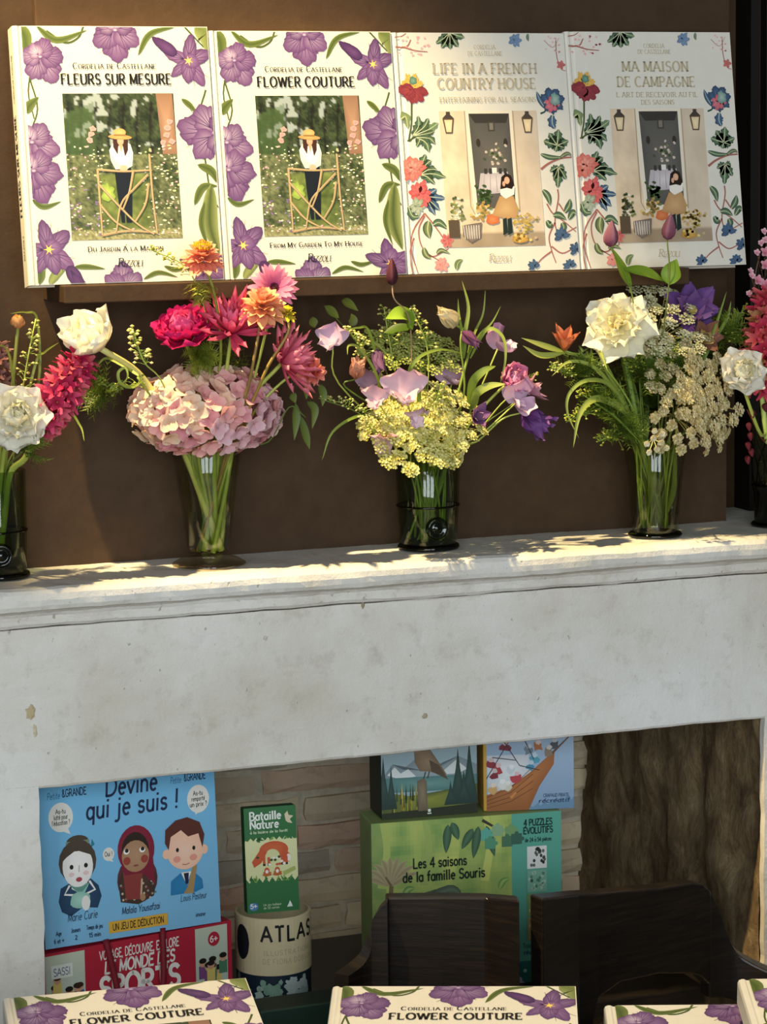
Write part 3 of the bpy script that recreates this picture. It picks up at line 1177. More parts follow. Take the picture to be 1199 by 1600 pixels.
def door_photo(Wm, asp):
    """printed photograph: stone doorway with lanterns, laid table inside, person seated on the step among baskets"""
    p = Print(Wm, asp, z0=.0004)
    r = random.Random(4)
    def tone(x, y):
        n1 = noise.noise(Vector((x * 5, y * 6, 8.2)))
        n3 = noise.noise(Vector((x * 20, y * 20, 1.2)))
        c = mixc(C('#ecd4b4'), C('#cbb294'), max(0, min(1, .42 + .6 * n1 + .3 * n3)))
        if x > .75:
            c = mixc(c, C('#c6bcae'), .4)
        if y > .90:
            c = mixc(C('#b39f86'), C('#99866e'), max(0, min(1, .5 + n1)))
        return c
    p.grid(30, 44, tone, 0, 0, 1, asp)
    Y = lambda v: v * asp
    p.poly([(.25, 0), (.75, 0), (.75, Y(.78)), (.30, Y(.78)), (.25, Y(.3))], C('#e8dcc6'))
    p.poly([(.30, Y(.02)), (.715, Y(.02)), (.72, Y(.6)), (.72, Y(.72)), (.33, Y(.72))], C('#57544f'), C('#6d6860'))
    p.poly([(.30, Y(.02)), (.715, Y(.02)), (.68, Y(.09)), (.36, Y(.09))], C('#3f3a35'))
    p.stroke([(.26, 0), (.26, Y(.70)), (.3, Y(.76))], .012, .012, C('#b09a7d'))
    p.stroke([(.755, 0), (.76, Y(.75))], .012, .012, C('#b09a7d'))
    # inside: lantern, sconces, bouquet, cloth
    p.rect(.49, Y(.08), .56, Y(.15), C('#4a443c'))
    p.rect(.505, Y(.09), .545, Y(.14), C('#7d766a'))
    for x in (.38, .66):
        p.disc(x, Y(.235), .022, .04, C('#3b342c'))
    for i in range(26):
        p.disc(.54 + r.gauss(0, .06), Y(.31 + r.gauss(0, .035)), .016, .014, r.choice((C('#49523a'), C('#5d6546'), C('#cbb9a8'), C('#7a7f5c'))), n=7, wob=.3, seed=i)
        p.k -= 1
    p.k += 2
    p.poly([(.38, Y(.46)), (.66, Y(.45)), (.70, Y(.60)), (.34, Y(.62))], C('#b9aeb0'), C('#d5cccb'))
    for i in range(5):
        p.stroke([(.42 + i * .06, Y(.47)), (.40 + i * .07, Y(.6))], .004, .008, C('#9d9194'), up=False)
    p.up()
    for x in (.42, .47, .57, .62):
        p.rect(x, Y(.425), x + .03, Y(.465), C('#3c3a38'))
    p.rect(.50, Y(.42), .55, Y(.46), C('#e3ddd2'))
    # lanterns
    for x in (.09, .90):
        p.poly([(x - .06, Y(.055)), (x - .02, Y(.025)), (x - .02, Y(.005)), (x + .02, Y(.005)), (x + .02, Y(.025)), (x + .06, Y(.055))], C('#4a413a'))
        p.poly([(x - .058, Y(.055)), (x + .058, Y(.055)), (x + .035, Y(.165)), (x - .035, Y(.165))], C('#5a4a3a'))
        p.poly([(x - .042, Y(.065)), (x + .042, Y(.065)), (x + .025, Y(.155)), (x - .025, Y(.155))], C('#e0c79a'), C('#f3dfb6'))
    # plants and baskets
    for i in range(70):
        p.disc(.06 + abs(r.gauss(0, .05)), Y(.73 + r.gauss(0, .05)), .018, .014, r.choice((C('#4d5a33'), C('#77814b'), C('#a59a52'), C('#e5dcc8'))), n=7, wob=.35, seed=i)
        p.k -= 1
    p.k += 2
    p.rect(.02, Y(.80), .13, Y(.93), C('#5a4c3c'))
    for i in range(40):
        p.disc(.40 + r.gauss(0, .045), Y(.62 + r.gauss(0, .025)), .02, .014, r.choice((C('#3f5330'), C('#4f663a'))), n=7, wob=.3, seed=i)
        p.k -= 1
    p.k += 2
    p.poly([(.16, Y(.84)), (.36, Y(.82)), (.34, Y(.93)), (.24, Y(.97)), (.16, Y(.92))], C('#6f6258'), C('#a89c92'))
    for i in range(7):
        p.stroke([(.17 + i * .026, Y(.84)), (.18 + i * .024, Y(.94))], .008, .006, C('#d9d0c4'), up=False)
    p.up()
    for i in range(34):
        p.disc(.37 + r.gauss(0, .04), Y(.74 + r.gauss(0, .03)), .02, .016, r.choice((C('#c9a15c'), C('#d8b878'), C('#a88a4c'), C('#6f7440'))), n=7, wob=.3, seed=i)
        p.k -= 1
    p.k += 2
    p.disc(.47, Y(.80), .07, .05, C('#c8683c'), C('#dd8a58'), wob=.15)
    # person seated: skirt, blouse, hair, face, boots
    p.poly([(.50, Y(.72)), (.56, Y(.63)), (.70, Y(.63)), (.74, Y(.72)), (.73, Y(.79)), (.62, Y(.80)), (.47, Y(.77))], C('#b98f5f'), C('#cda878'))
    p.poly([(.57, Y(.57)), (.63, Y(.55)), (.72, Y(.56)), (.71, Y(.62)), (.62, Y(.65)), (.57, Y(.62))], C('#efe7db'))
    p.poly([(.57, Y(.58)), (.59, Y(.49)), (.64, Y(.46)), (.69, Y(.48)), (.715, Y(.55)), (.69, Y(.58)), (.64, Y(.57))], C('#2d2019'))
    p.disc(.645, Y(.515), .028, .035, C('#d8a584'), C('#e3b799'))
    p.disc(.61, Y(.54), .015, .025, C('#d8a584'))
    for x in (.575, .625):
        p.poly([(x, Y(.80)), (x + .04, Y(.79)), (x + .045, Y(.90)), (x - .005, Y(.92))], C('#26322e'))
    for i in range(60):
        p.disc(.80 + r.gauss(0, .06), Y(.83 + r.gauss(0, .04)), .016, .013, r.choice((C('#b79a4a'), C('#d1b565'), C('#8a7d3d'), C('#c7a77f'))), n=7, wob=.3, seed=i)
        p.k -= 1
    p.k += 2
    p.disc(.74, Y(.945), .085, .045, C('#b98a3c'), C('#d9b060'), wob=.1)
    for i in range(12):
        p.disc(.74 + r.gauss(0, .04), Y(.93 + r.gauss(0, .015)), .018, .014, r.choice((C('#e3c878'), C('#8d6a30'))), n=7, seed=i)
        p.k -= 1
    p.k += 2
    return p.mesh('cover_photo')


def chintz_cover():
    """printed chintz border of branches, peonies and blue blossoms"""
    p = Print(0.245, ASP, clip=(0.02, 0.004, .996, ASP - .004))
    V = ASP
    LG, DG, PK, RD, BL, BR = C('#6f8560'), C('#2e4a3e'), C('#d9837c'), C('#a94a4c'), C('#5a7596'), C('#a5685c')
    BLD, YL, MAR = C('#33475f'), C('#d9a13c'), C('#7a2f38')
    def lf(pts, w, c=DG, c2=LG, lob=.22, s=1):
        p.k = 4 + (p.k + 1) % 7
        p.leaf([(a, b * V) for a, b in pts], w, c, c2, 7, C('#c9cfa8'), lob, s)

    def cv(pts, w=.008, c=BR):
        p.k = (p.k + 1) % 4
        p.curve([(a, b * V) for a, b in pts], w, w * .6, c)

    def bloom(x, y, s, c, c2, n, seed, rot=0, spread=360, W=.6):
        rr = random.Random(seed)
        p.k = 13 + (0 if s > .06 else 8)
        for i in range(n):
            a = rot + spread * i / n + rr.uniform(-8, 8)
            p.petal(x, y * V, a, s * rr.uniform(.8, 1.05), s * W, mixc(c, c2, rr.uniform(0, .35)), c2, .14, seed * 11 + i, mixc(c, (0, 0, 0), .4), 3)
            if i % 4 == 3:
                p.k -= 4
        p.k += 3
    # twigs top left, top right
    cv([(.0, .06), (.08, .06), (.11, .03)], .010)
    cv([(.06, .06), (.13, .075), (.20, .08)])
    cv([(.02, .02), (.06, .015), (.09, .0)], .006)
    rr = random.Random(3)
    for i in range(22):
        p.disc(.04 + rr.random() * .17, (.015 + rr.random() * .085) * V, .008, .006, mixc(PK, (1, 1, 1), .25), n=6, wob=.4, seed=i)
        p.k -= 1
    p.k += 2
    cv([(.88, .03), (.93, .06), (.97, .02)], .005, mixc(BR, (1, 1, 1), .2))
    cv([(.95, .03), (.95, .10), (.97, .15), (1., .16)], .006)
    for i in range(14):
        p.disc(.88 + rr.random() * .1, (.01 + rr.random() * .07) * V, .007, .005, mixc(PK, (1, 1, 1), .3), n=6, wob=.4, seed=i)
        p.k -= 1
    p.k += 2
    bloom(.97, .135, .03, RD, PK, 5, 51)
    for a, (ex, ey) in enumerate(((.25, .045), (.28, .065), (.33, .07), (.38, .06), (.42, .02))):
        lf([(.335, .0), ((.335 + ex) / 2, ey * .6), (ex, ey)], .045, DG, LG, .2, a)
    bloom(.71, .03, .042, BL, C('#8aa0b8'), 7, 5)
    lf([(.79, .0), (.785, .02), (.79, .035)], .016, DG, LG, 0)
    # left border
    cv([(.09, .29), (.08, .38), (.06, .45), (.10, .42), (.17, .36)], .010, GRND)
    cv([(.05, .45), (.12, .43), (.15, .45)], .008, GRND)
    bloom(.105, .235, .085, MAR, RD, 9, 6, 10, 200, .7)
    bloom(.10, .225, .075, YL, C('#e9c772'), 11, 7, 180, 180, .35)
    p.disc(.105, .20 * V, .022, .022, C('#4e7a66'), C('#7fa08c'), wob=.15)
    lf([(.02, .36), (.05, .35), (.06, .40)], .05, LG, GRNL)
    for s, (ex, ey, w) in enumerate(((.12, .345, .05), (.18, .355, .05), (.235, .375, .055), (.21, .41, .04))):
        lf([(.08, .43), ((.08 + ex) / 2 + .02, (.43 + ey) / 2), (ex, ey)], w, DG if s != 2 else LG, LG, .25, s)
    for s, (ex, ey, w) in enumerate(((.17, .50, .055), (.21, .465, .045), (.10, .475, .05))):
        lf([(.10, .435), ((.10 + ex) / 2 + .02, (.435 + ey) / 2 - .01), (ex, ey)], w, DG, LG, .25, s + 4)
    bloom(.07, .565, .075, C('#c4594f'), C('#e39a8a'), 11, 8)
    bloom(.07, .56, .045, C('#c4594f'), C('#efb4a4'), 8, 9)
    for s, (ex, ey, w) in enumerate(((.18, .53, .05), (.21, .57, .055), (.26, .605, .05), (.19, .63, .055), (.15, .505, .05))):
        lf([(.11, .59), ((.11 + ex) / 2, (.59 + ey) / 2 - .01), (ex, ey)], w, DG, LG, .25, s + 9)
    bloom(.10, .665, .07, C('#b8434a'), C('#de7f78'), 10, 10)
    for s, (ex, ey, w) in enumerate(((.20, .65, .045), (.25, .69, .04), (.21, .74, .05), (.18, .76, .045))):
        lf([(.13, .68), ((.13 + ex) / 2, (.68 + ey) / 2), (ex, ey)], w, BLD, BL, .15, s + 15)
    bloom(.08, .72, .05, C('#7d8c74'), C('#c7cdb4'), 8, 12)
    bloom(.12, .70, .04, C('#c0484c'), C('#df8078'), 6, 14)
    lf([(.03, .72), (.05, .76), (.09, .765)], .04)
    for a in ([(.12, .75), (.05, .82), (.03, .90), (.06, 1.)], [(.12, .75), (.17, .80), (.22, .86), (.24, .9)], [(.12, .76), (.08, .82), (.10, .9), (.20, .955)], [(.05, .85), (.02, .92), (.03, 1.)], [(.10, .9), (.15, .93), (.24, .90)]):
        cv(a, .009)
    lf([(.14, .78), (.13, .82), (.14, .855)], .055, DG, GRNL, .0)
    lf([(.16, .80), (.20, .79), (.25, .82)], .04, DG, LG, .0)
    bloom(.235, .865, .045, PK, RD, 6, 16)
    lf([(.10, .89), (.11, .92), (.14, .94)], .035, DG, GRNL, .0)
    lf([(.17, .92), (.2, .905), (.25, .92)], .025, DG, GRNL, .0)
    bloom(.195, .965, .045, PK, C('#e8a8a0'), 7, 17)
    lf([(.28, .99), (.29, .96), (.32, .945)], .035, LG, GRN, .0)
    # right border
    cv([(.83, .34), (.86, .325), (.84, .27)], .010, DG)
    lf([(.86, .32), (.83, .28), (.815, .245)], .03, BLD, BL, 0)
    for s, a in enumerate((200, 250, 300, 350, 40, 90, 130)):
        p.petal(.905, .285 * V, a, .075, .055, BLD, BL, .15, 40 + s, BLD, 3)
    bloom(.90, .30, .05, C('#b8495a'), C('#dd8a90'), 7, 20)
    p.disc(.92, .28 * V, .028, .035, C('#6f8f86'), C('#a9bcae'), wob=.2)
    lf([(.90, .345), (.895, .38), (.91, .405)], .05, BLD, BL)
    for s, (ex, ey, w) in enumerate(((.835, .455, .055), (.87, .42, .05), (.93, .405, .06), (.985, .455, .05), (.90, .50, .05), (.96, .485, .05))):
        lf([(.915, .475), ((.915 + ex) / 2, (.475 + ey) / 2), (ex, ey)], w, DG, LG, .25, s + 21)
    cv([(.81, .575), (.86, .55), (.93, .53), (1., .525)], .014)
    lf([(.81, .51), (.87, .525), (.95, .525)], .028, DG, LG, 0)
    lf([(.92, .53), (.97, .51), (1., .52)], .022, C('#5c4c3a'), LG, 0)
    for s, (ex, ey, w) in enumerate(((.86, .585, .04), (.90, .655, .055), (.955, .62, .045), (.95, .575, .04), (.88, .62, .04))):
        lf([(.915, .565), ((.915 + ex) / 2, (.565 + ey) / 2), (ex, ey)], w, DG, LG, .25, s + 31)
    for a in ([(.90, .66), (.90, .70), (.87, .80), (.90, .85), (1., .82)], [(.83, .72), (.86, .76), (.93, .80), (.99, .84)], [(.87, .80), (.83, .86), (.84, .92), (.86, .97)], [(.84, .92), (.78, .95), (.74, .98)], [(.84, .90), (.90, .93), (.97, .91)], [(.90, .72), (.94, .76), (.97, .72)]):
        cv(a, .009)
    for s, pts in enumerate(([(.81, .66), (.84, .69), (.85, .73)], [(.93, .76), (.96, .73), (.97, .70)], [(.86, .77), (.90, .77), (.94, .79)], [(.95, .79), (.98, .76), (1., .77)], [(.82, .79), (.84, .81), (.85, .80)], [(.91, .80), (.92, .82), (.91, .84)])):
        lf(pts, .038, DG, LG, 0, s)
    for s, (x, y, q) in enumerate(((.905, .86, .055), (.985, .92, .05), (.73, .985, .045), (.94, .985, .045))):
        bloom(x, y, q, BLD, BL, 6, 30 + s, 160, 220, .5)
    return p.mesh('cover_art')


ME_IRIS = iris_cover()
ME_CHINTZ = chintz_cover()
PW, PH = .569, .569 * ASP      # photo extent in page widths
ME_GARDEN = garden_photo(.25 * .569, .569 * ASP / .569)
ME_DOOR = door_photo(.245 * .565, .568 * ASP / .565)


def lettering(lines, W, fn_mat=None, z0=.0009):
    out = []
    for a in lines:
        st, x, y, size, c, style = a[:6]
        kw = a[6] if len(a) > 6 else {}
        p = Print(W, ASP, z0=z0)
        p.text(st, x, y * ASP + size / 2, size, c, style, **kw)
        o = p.mesh('lettering', fn_mat)
        out.append(o)
    return out


def logo_lines(c, y=.925, x=.515):
    return [('R', x - .045, y - .004, .040, c, 'serif', dict(slant=.2, weight=.14)),
            ('IZZOLI', x + .018, y + .002, .030, c, 'serif', dict(slant=.2, weight=.15, width=.098, track=.04))]


ME_T = {}
ME_T['fleurs'] = lettering([('Cordelia de Castellane', .505, .155, .029, INK, 'sc', dict(width=.425, weight=.16)),
                            ('FLEURS SUR MESURE', .512, .207, .052, INK, 'serif', dict(width=.565, weight=.23)),
                            ('Du Jardin A` la Maison', .50, .868, .025, INK, 'sc', dict(width=.385, weight=.17))] + logo_lines(INK), .25)
ME_T['flower'] = lettering([('Cordelia de Castellane', .505, .155, .029, INK, 'sc', dict(width=.425, weight=.16)),
                            ('FLOWER COUTURE', .515, .207, .052, INK, 'serif', dict(width=.535, weight=.22)),
                            ('From My Garden To My House', .51, .868, .025, INK, 'sc', dict(width=.51, weight=.17))] + logo_lines(INK), .25)
FO = C('#b5aa92')
ME_T['life'] = lettering([('CORDELIA', .53, .060, .022, FO, 'serif', dict(width=.125)), ('DE CASTELLANE', .53, .087, .022, FO, 'serif', dict(width=.20)),
                          ('LIFE IN A FRENCH', .525, .15, .056, FO, 'serif', dict(width=.60, weight=.2)), ('COUNTRY HOUSE', .53, .213, .056, FO, 'serif', dict(width=.57, weight=.2)),
                          ('ENTERTAINING FOR ALL SEASONS', .53, .28, .026, FO, 'serif', dict(width=.56, weight=.16))] + logo_lines(FO, .945, .53), .245, M_FOIL)
ME_T['maison'] = lettering([('CORDELIA', .53, .060, .022, FO, 'serif', dict(width=.125)), ('DE CASTELLANE', .53, .085, .022, FO, 'serif', dict(width=.20)),
                            ('MA MAISON', .53, .148, .055, FO, 'serif', dict(width=.40, weight=.2)), ('DE CAMPAGNE', .53, .213, .055, FO, 'serif', dict(width=.47, weight=.2)),
                            ('L ART DE RECEVOIR AU FIL', .53, .268, .026, FO, 'serif', dict(width=.49, weight=.16)), ('DES SAISONS', .53, .30, .024, FO, 'serif', dict(width=.2, weight=.16))] + logo_lines(FO, .945, .53), .245, M_FOIL)


def spine_text(st, x, size, width, weight):
    """lettering that reads up the spine"""
    p = Print(.30, .10, z0=.0004)
    p.text(st, x, .062, size, INK, 'serif', width=width, weight=weight)
    return p.mesh('spine_lettering')


ME_SPINE = [spine_text('FLEURS SUR MESURE', .50, .034, .42, .2), spine_text('CORDELIA DE CASTELLANE', .86, .018, .2, .16), spine_text('RIZZOLI', .16, .018, .1, .16)]
M_CREAM = plain('cream_cover', C('#e2dac6'), 0.38, 0.35, 60, 0.03)
M_LINEN = plain('ivory_cover', C('#e0dacb'), 0.42, 0.35, 60, 0.03)
M_BOARD = plain('cover_board', C('#e6dcc4'), 0.55, 0.3, 60, 0.05)
PHOTO_IRIS = (.229, .263)
PHOTO_DOOR = (.24, .327)


def cover_block(W, Hh, T, mat):
    """casing of a hardback: boards, rounded spine, hinge groove"""
    m = MB()
    t = .0028
    g = .0085
    prof = [(0.0, .004), (.0012, .0012), (.004, 0.0), (g - .002, 0.0), (g, .0014), (g + .003, .0014), (g + .005, 0.0), (W, 0.0), (W, t), (g + .004, t), (.004, t + .0008), (t, .006),
            (t, T - .006), (.004, T - t - .0008), (g + .004, T - t), (W, T - t), (W, T), (.004, T), (.0012, T - .0012), (0.0, T - .004)]
    k = len(prof)
    vs = [(x, y, 0) for x, y in prof] + [(x, y, Hh) for x, y in prof]
    fs = [((j + 1) % k, j, k + j, k + (j + 1) % k) for j in range(k)]
    m.add(vs, fs)
    # top and bottom edges as strips between outer and inner run
    for base, flip in ((0, False), (k, True)):
        q = [(0, 1, 10, 11), (1, 2, 9, 10), (2, 3, 9), (3, 4, 9), (4, 5, 9), (5, 6, 9), (6, 7, 8, 9), (0, 11, 12, 19), (19, 12, 13, 18), (18, 13, 17), (17, 13, 14), (17, 14, 15, 16)]
        for f in q:
            f = tuple(base + i for i in f)
            m.f.append(f[::-1] if not flip else f)
    return m.mesh('casing', mat)


ME_CASE_I = cover_block(.25, .25 * ASP, .030, M_CREAM)
ME_CASE_C = cover_block(.245, .245 * ASP, .034, M_LINEN)


def book(label, loc, rot, kind, title, group, spine=False, s=1.0):
    t = thing('hardback_book', label, 'book', loc, group, rot)
    t.scale = (s, s, s)
    W = .25 if kind == 'iris' else .245
    T = .030 if kind == 'iris' else .034
    cs_ = put('casing', ME_CASE_I if kind == 'iris' else ME_CASE_C, t)
    m = MB()
    m.box((.004, .003, .003), (W - .004, T - .003, W * ASP - .003))
    m.build('page_block', M_PAGES, t)
    put('cover_art', ME_IRIS if kind == 'iris' else ME_CHINTZ, cs_)
    u, v = PHOTO_IRIS if kind == 'iris' else PHOTO_DOOR
    pw = .569 if kind == 'iris' else .565
    ph = pw * ASP * (1.0 if kind == 'iris' else .568 / .565)
    put('cover_photo', ME_GARDEN if kind == 'iris' else ME_DOOR, cs_, Matrix.Translation((u * W, 0, W * ASP - v * W * ASP - ph * W)))
    for q, me in enumerate(ME_T[title]):
        put('title_lettering' if q in ((1,) if kind == 'iris' else (2, 3)) else 'cover_lettering', me, cs_)
    if spine:
        for me in ME_SPINE:
            put('spine_lettering', me, cs_, Matrix(((0, 1, 0, 0), (0, 0, 1, 0), (1, 0, 0, 0), (0, 0, 0, 1))))
    return t

# ------------------------------------------------------------------ the four books on the ledge
LEAN = R(-9)
GRP = 'books upright on the wall ledge'
Yb = 0.034
edges = [at(45, 445, Yb).x, at(351, 435, Yb).x, at(637, 425, Yb).x, at(908, 418, Yb).x, at(1168, 410, Yb).x]
defs = [('iris', 'fleurs', 'leftmost of the four upright books on the ledge, purple irises, spine showing'),
        ('iris', 'flower', 'second upright book from the left on the ledge, purple irises, brightly lit'),
        ('chintz', 'life', 'third upright book from the left on the ledge, chintz flowers and doorway photo'),
        ('chintz', 'maison', 'rightmost of the four upright books on the ledge, dim, with doorway photo')]
for i, (kind, title, lab) in enumerate(defs):
    w = edges[i + 1] - edges[i]
    W0 = .25 if kind == 'iris' else .245
    book(lab, (edges[i] + .0005, Yb + i * 0.0006, LEDGE_Z + 0.001), (LEAN, 0, 0), kind, title, GRP, spine=(i == 0), s=(w - .001) / W0)

# ------------------------------------------------------------------ boxes in the firebox
ZBENCH = 0.415
m = MB()
bench = thing('display_bench', 'low dark bench inside the firebox under the games', 'bench', (0, 0, 0.10))
m.box((-0.42, 0.03, ZBENCH - 0.025 - .1), (0.44, 0.45, ZBENCH - .1))
bevel(m.build('bench_top', M_WOOD, bench), .003)
for sx in (-0.40, 0.38):
    for sy in (0.05, 0.39):
        m = MB()
        m.box((sx, sy, 0), (sx + .04, sy + .04, ZBENCH - 0.025 - .1))
        m.build('leg', M_WOOD, bench)


def frame(pl, pr, Yl=None, z=None):
    """a front edge seen between two pixels: its left corner, direction and length"""
    A = at(pl[0], pl[1], Yl) if Yl is not None else at_z(pl[0], pl[1], z)
    B = at_z(pr[0], pr[1], A.z)
    d = B - A
    return A, math.atan2(d.y, d.x), d.length


BODY = {}


def carton(name, label, cat, A, yaw, W, Hh, D, mat, lean=0.0, group=None, M_side=None):
    """a lidded card box with its lower left front corner at A"""
    t = thing(name, label, cat, A, group, (lean, 0, yaw))
    m = MB()
    m.box((0, 0, 0), (W, D, Hh))
    b = bevel(m.build('box_body', mat, t), .0015)
    BODY[t.name] = b
    return t


NAVY, SKY = C('#1d2c4a'), C('#7fb9dc')
# red sports game at the bottom of the pile, with its cord handles
As, yaw_s, Ws = frame((66, 1492), (361, 1437), Yl=0.075)
Hs = As.z - ZBENCH - .001
M_RED = plain('red_card', C('#b3263a'), .5, .35, 80, .05)
t = carton('red_game_box', 'red children\'s sports game box lying under the blue game', 'game box', (As.x, As.y, ZBENCH + .0005), yaw_s, Ws, Hs, .19, M_RED)
asp = Hs / Ws
p = Print(Ws, asp, z0=.0004)
p.rect(0, 0, 1, asp, C('#b3263a'))
r = random.Random(2)
for x0, x1 in ((.012, .215), (.80, .975)):
    p.rect(x0, .012, x1, asp, C('#a9bfb4'), C('#c6cdb6'))
    for i in range(9):
        x = r.uniform(x0 + .02, x1 - .02)
        y = r.uniform(.13, .24)
        p.rect(max(x0, x - .022), y + .015, min(x1, x + .022), min(asp, y + .08), r.choice((C('#3f5c9c'), C('#b8434a'), C('#d9c06a'), C('#4c7d5e'), C('#7a4a78'))))
        p.disc(x, y, .02, .022, C('#c99a7c'), n=10)
        p.disc(x, y - .010, .021, .014, r.choice((C('#3a251a'), C('#6a3a22'), C('#1f1a18'))), n=10)
p.rect(.04, .06, .15, .125, C('#dfe3d8'))
p.text('SASSI', .095, .112, .036, C('#2b4a78'), width=.085, weight=.12)
p.disc(.90, .075, .032, .036, C('#b3263a'))
p.text('6+', .90, .09, .03, C('#f4efe6'), weight=.16, width=.04)
p.text('VOYAGE, DE´COUVRE, EXPLORE', .50, .075, .042, C('#f2ece2'), width=.42, weight=.17, slant=.02)
p.text('LE MONDE DES', .50, .145, .056, C('#f2ece2'), width=.37, weight=.2, slant=.12)
p.text('SPORTS', .50, .27, .105, C('#f2ece2'), width=.42, weight=.22)
p.build('front_print', BODY[t.name], mat=M_PRINT_MATT)
M_CORD = plain('dark_red_cord', C('#7c1a26'), .6, .3, 200, .1)
for (a, b, c) in (((.32, -.004, Hs + .006), (.355, -.014, Hs * .6), (.385, -.016, .02)), ((.62, -.004, Hs + .008), (.60, -.014, Hs * .6), (.555, -.016, .02))):
    m = MB()
    m.tube(spline([(a[0] * Ws, a[1], a[2]), (b[0] * Ws, b[1], b[2]), (c[0] * Ws, c[1], c[2])], 6), .0042, n=8)
    m.build('cord_handle', M_CORD, t, smooth=True)

# blue guessing game
Ad, yaw_d, Wd = frame((71, 1484), (345, 1440), z=As.z + .0036)
Hd = .86 * Wd
M_SKY = plain('sky_blue_card', C('#6b4a33'), .5, .35, 80, .05)
t = carton('blue_game_box', 'large sky blue guessing game box with three cartoon portraits, behind left jamb', 'game box', Ad, yaw_d, Wd, Hd, .05, M_SKY, lean=R(-3))
asp = Hd / Wd
p = Print(Wd, asp, z0=.0004)
p.rect(0, 0, 1, asp, SKY, C('#6db0d6'))
Y = lambda h: asp - h
SK1, SK2, SK3 = C('#ece7e0'), C('#a8805f'), C('#efbfa2')
for x, h, rx, ry, tail in ((.12, .685, .068, .078, (.17, .59)), (.90, .685, .064, .076, (.88, .60)), (.375, .455, .032, .036, (.40, .41))):
    p.poly([(x - rx * .3, Y(h - ry * .8)), (x + rx * .5, Y(h - ry * .7)), (tail[0], Y(tail[1]))], C('#dedad0'))
    p.disc(x, Y(h), rx, ry, C('#dedad0'), n=24)
for x, h, L in ((.12, .715, ('As-tu', 'lutte^ pour', "l'e^ducation ?")), (.90, .715, ('As-tu', 'remporte^', 'un prix ?'))):
    for i, s in enumerate(L):
        p.text(s.replace('^', '~'), x, Y(h - .03 * i - .01), .024, INK, width=.055 + .022 * i, weight=.16)
        p.k -= 1
p.k += 1
p.text('Oui !', .375, Y(.445), .024, INK, width=.042, weight=.16)
p.text('Petite', .085, Y(.785), .034, C('#2a6a92'), width=.07, weight=.12, slant=.2)
p.text('&GRANDE', .20, Y(.79), .038, NAVY, width=.135, weight=.17)
p.text('Petite', .775, Y(.785), .034, C('#2a6a92'), width=.06, weight=.12, slant=.2)
p.text('&GRANDE', .885, Y(.79), .038, NAVY, width=.125, weight=.17)
p.text('Devine', .52, Y(.765), .098, NAVY, width=.29, weight=.15, slant=.1)
p.text('qui je suis !', .52, Y(.655), .098, NAVY, width=.52, weight=.15, slant=.1)
# portrait with bun and sailor collar
p.poly([(.10, Y(.185)), (.085, Y(.24)), (.10, Y(.31)), (.17, Y(.34)), (.27, Y(.34)), (.31, Y(.30)), (.325, Y(.24)), (.30, Y(.18)), (.22, Y(.195)), (.15, Y(.155))], C('#23405c'), C('#2c4d6c'))
p.poly([(.17, Y(.40)), (.24, Y(.40)), (.25, Y(.30)), (.205, Y(.27)), (.16, Y(.30))], SK1)
for a in ([(.15, Y(.32)), (.12, Y(.275)), (.20, Y(.26))], [(.26, Y(.33)), (.29, Y(.28)), (.23, Y(.26))]):
    p.stroke(a, .012, .012, C('#e8e6e0'))
p.poly([(.15, Y(.32)), (.205, Y(.26)), (.26, Y(.32)), (.22, Y(.25))], C('#8fc7b8'))
p.disc(.205, Y(.235), .058, .045, C('#8fbfae'), C('#a9d3c2'), wob=.08)
p.disc(.235, Y(.215), .024, .04, SK1)
p.disc(.205, Y(.545), .062, .035, C('#4a3f33'))
p.rect(.14, Y(.55), .27, Y(.53), C('#7a8a70'))
p.poly([(.285, Y(.55)), (.275, Y(.50)), (.30, Y(.52))], C('#2f7a86'))
p.disc(.20, Y(.44), .105, .115, C('#4a3f33'))
p.disc(.20, Y(.415), .085, .11, SK1, C('#f4efe9'), n=24)
p.poly([(.105, Y(.44)), (.14, Y(.53)), (.20, Y(.50)), (.27, Y(.53)), (.30, Y(.44)), (.27, Y(.47)), (.20, Y(.505)), (.14, Y(.47))], C('#4a3f33'))
p.disc(.20, Y(.525), .062, .03, C('#4a3f33'))
for x in (.165, .245):
    p.disc(x, Y(.415), .011, .013, INK, n=10)
    p.disc(x - .002, Y(.375), .016, .012, C('#e6c8c0'), n=10)
p.stroke([(.208, Y(.42)), (.205, Y(.385))], .004, .004, C('#a08c80'))
p.disc(.203, Y(.345), .018, .013, C('#a8484e'), n=10)
# portrait with a crimson scarf
p.disc(.53, Y(.30), .115, .13, C('#5a3238'), C('#4c3a34'), n=20)
p.poly([(.42, Y(.30)), (.43, Y(.19)), (.53, Y(.165)), (.62, Y(.20)), (.64, Y(.30)), (.62, Y(.36)), (.45, Y(.36))], C('#3f3028'), C('#5a3a30'))
for i in range(36):
    x = r.uniform(.43, .63)
    p.disc(x, Y(r.uniform(.19, .31)), .007, .007, r.choice((C('#9a8f7a'), C('#c2b59a'), C('#7a2f38'), C('#6d7a72'))), n=6)
    p.k -= 1
p.k += 1
p.poly([(.45, Y(.35)), (.56, Y(.33)), (.55, Y(.19)), (.46, Y(.20))], C('#8a3a36'))
p.disc(.53, Y(.46), .105, .13, C('#7c1f33'), C('#8f2a3c'), n=24)
p.poly([(.44, Y(.38)), (.46, Y(.33)), (.56, Y(.33)), (.63, Y(.26)), (.625, Y(.40))], C('#7c1f33'))
p.disc(.525, Y(.455), .078, .10, C('#2e201a'), n=20)
p.disc(.525, Y(.425), .078, .085, SK2, C('#b48d6c'), n=20)
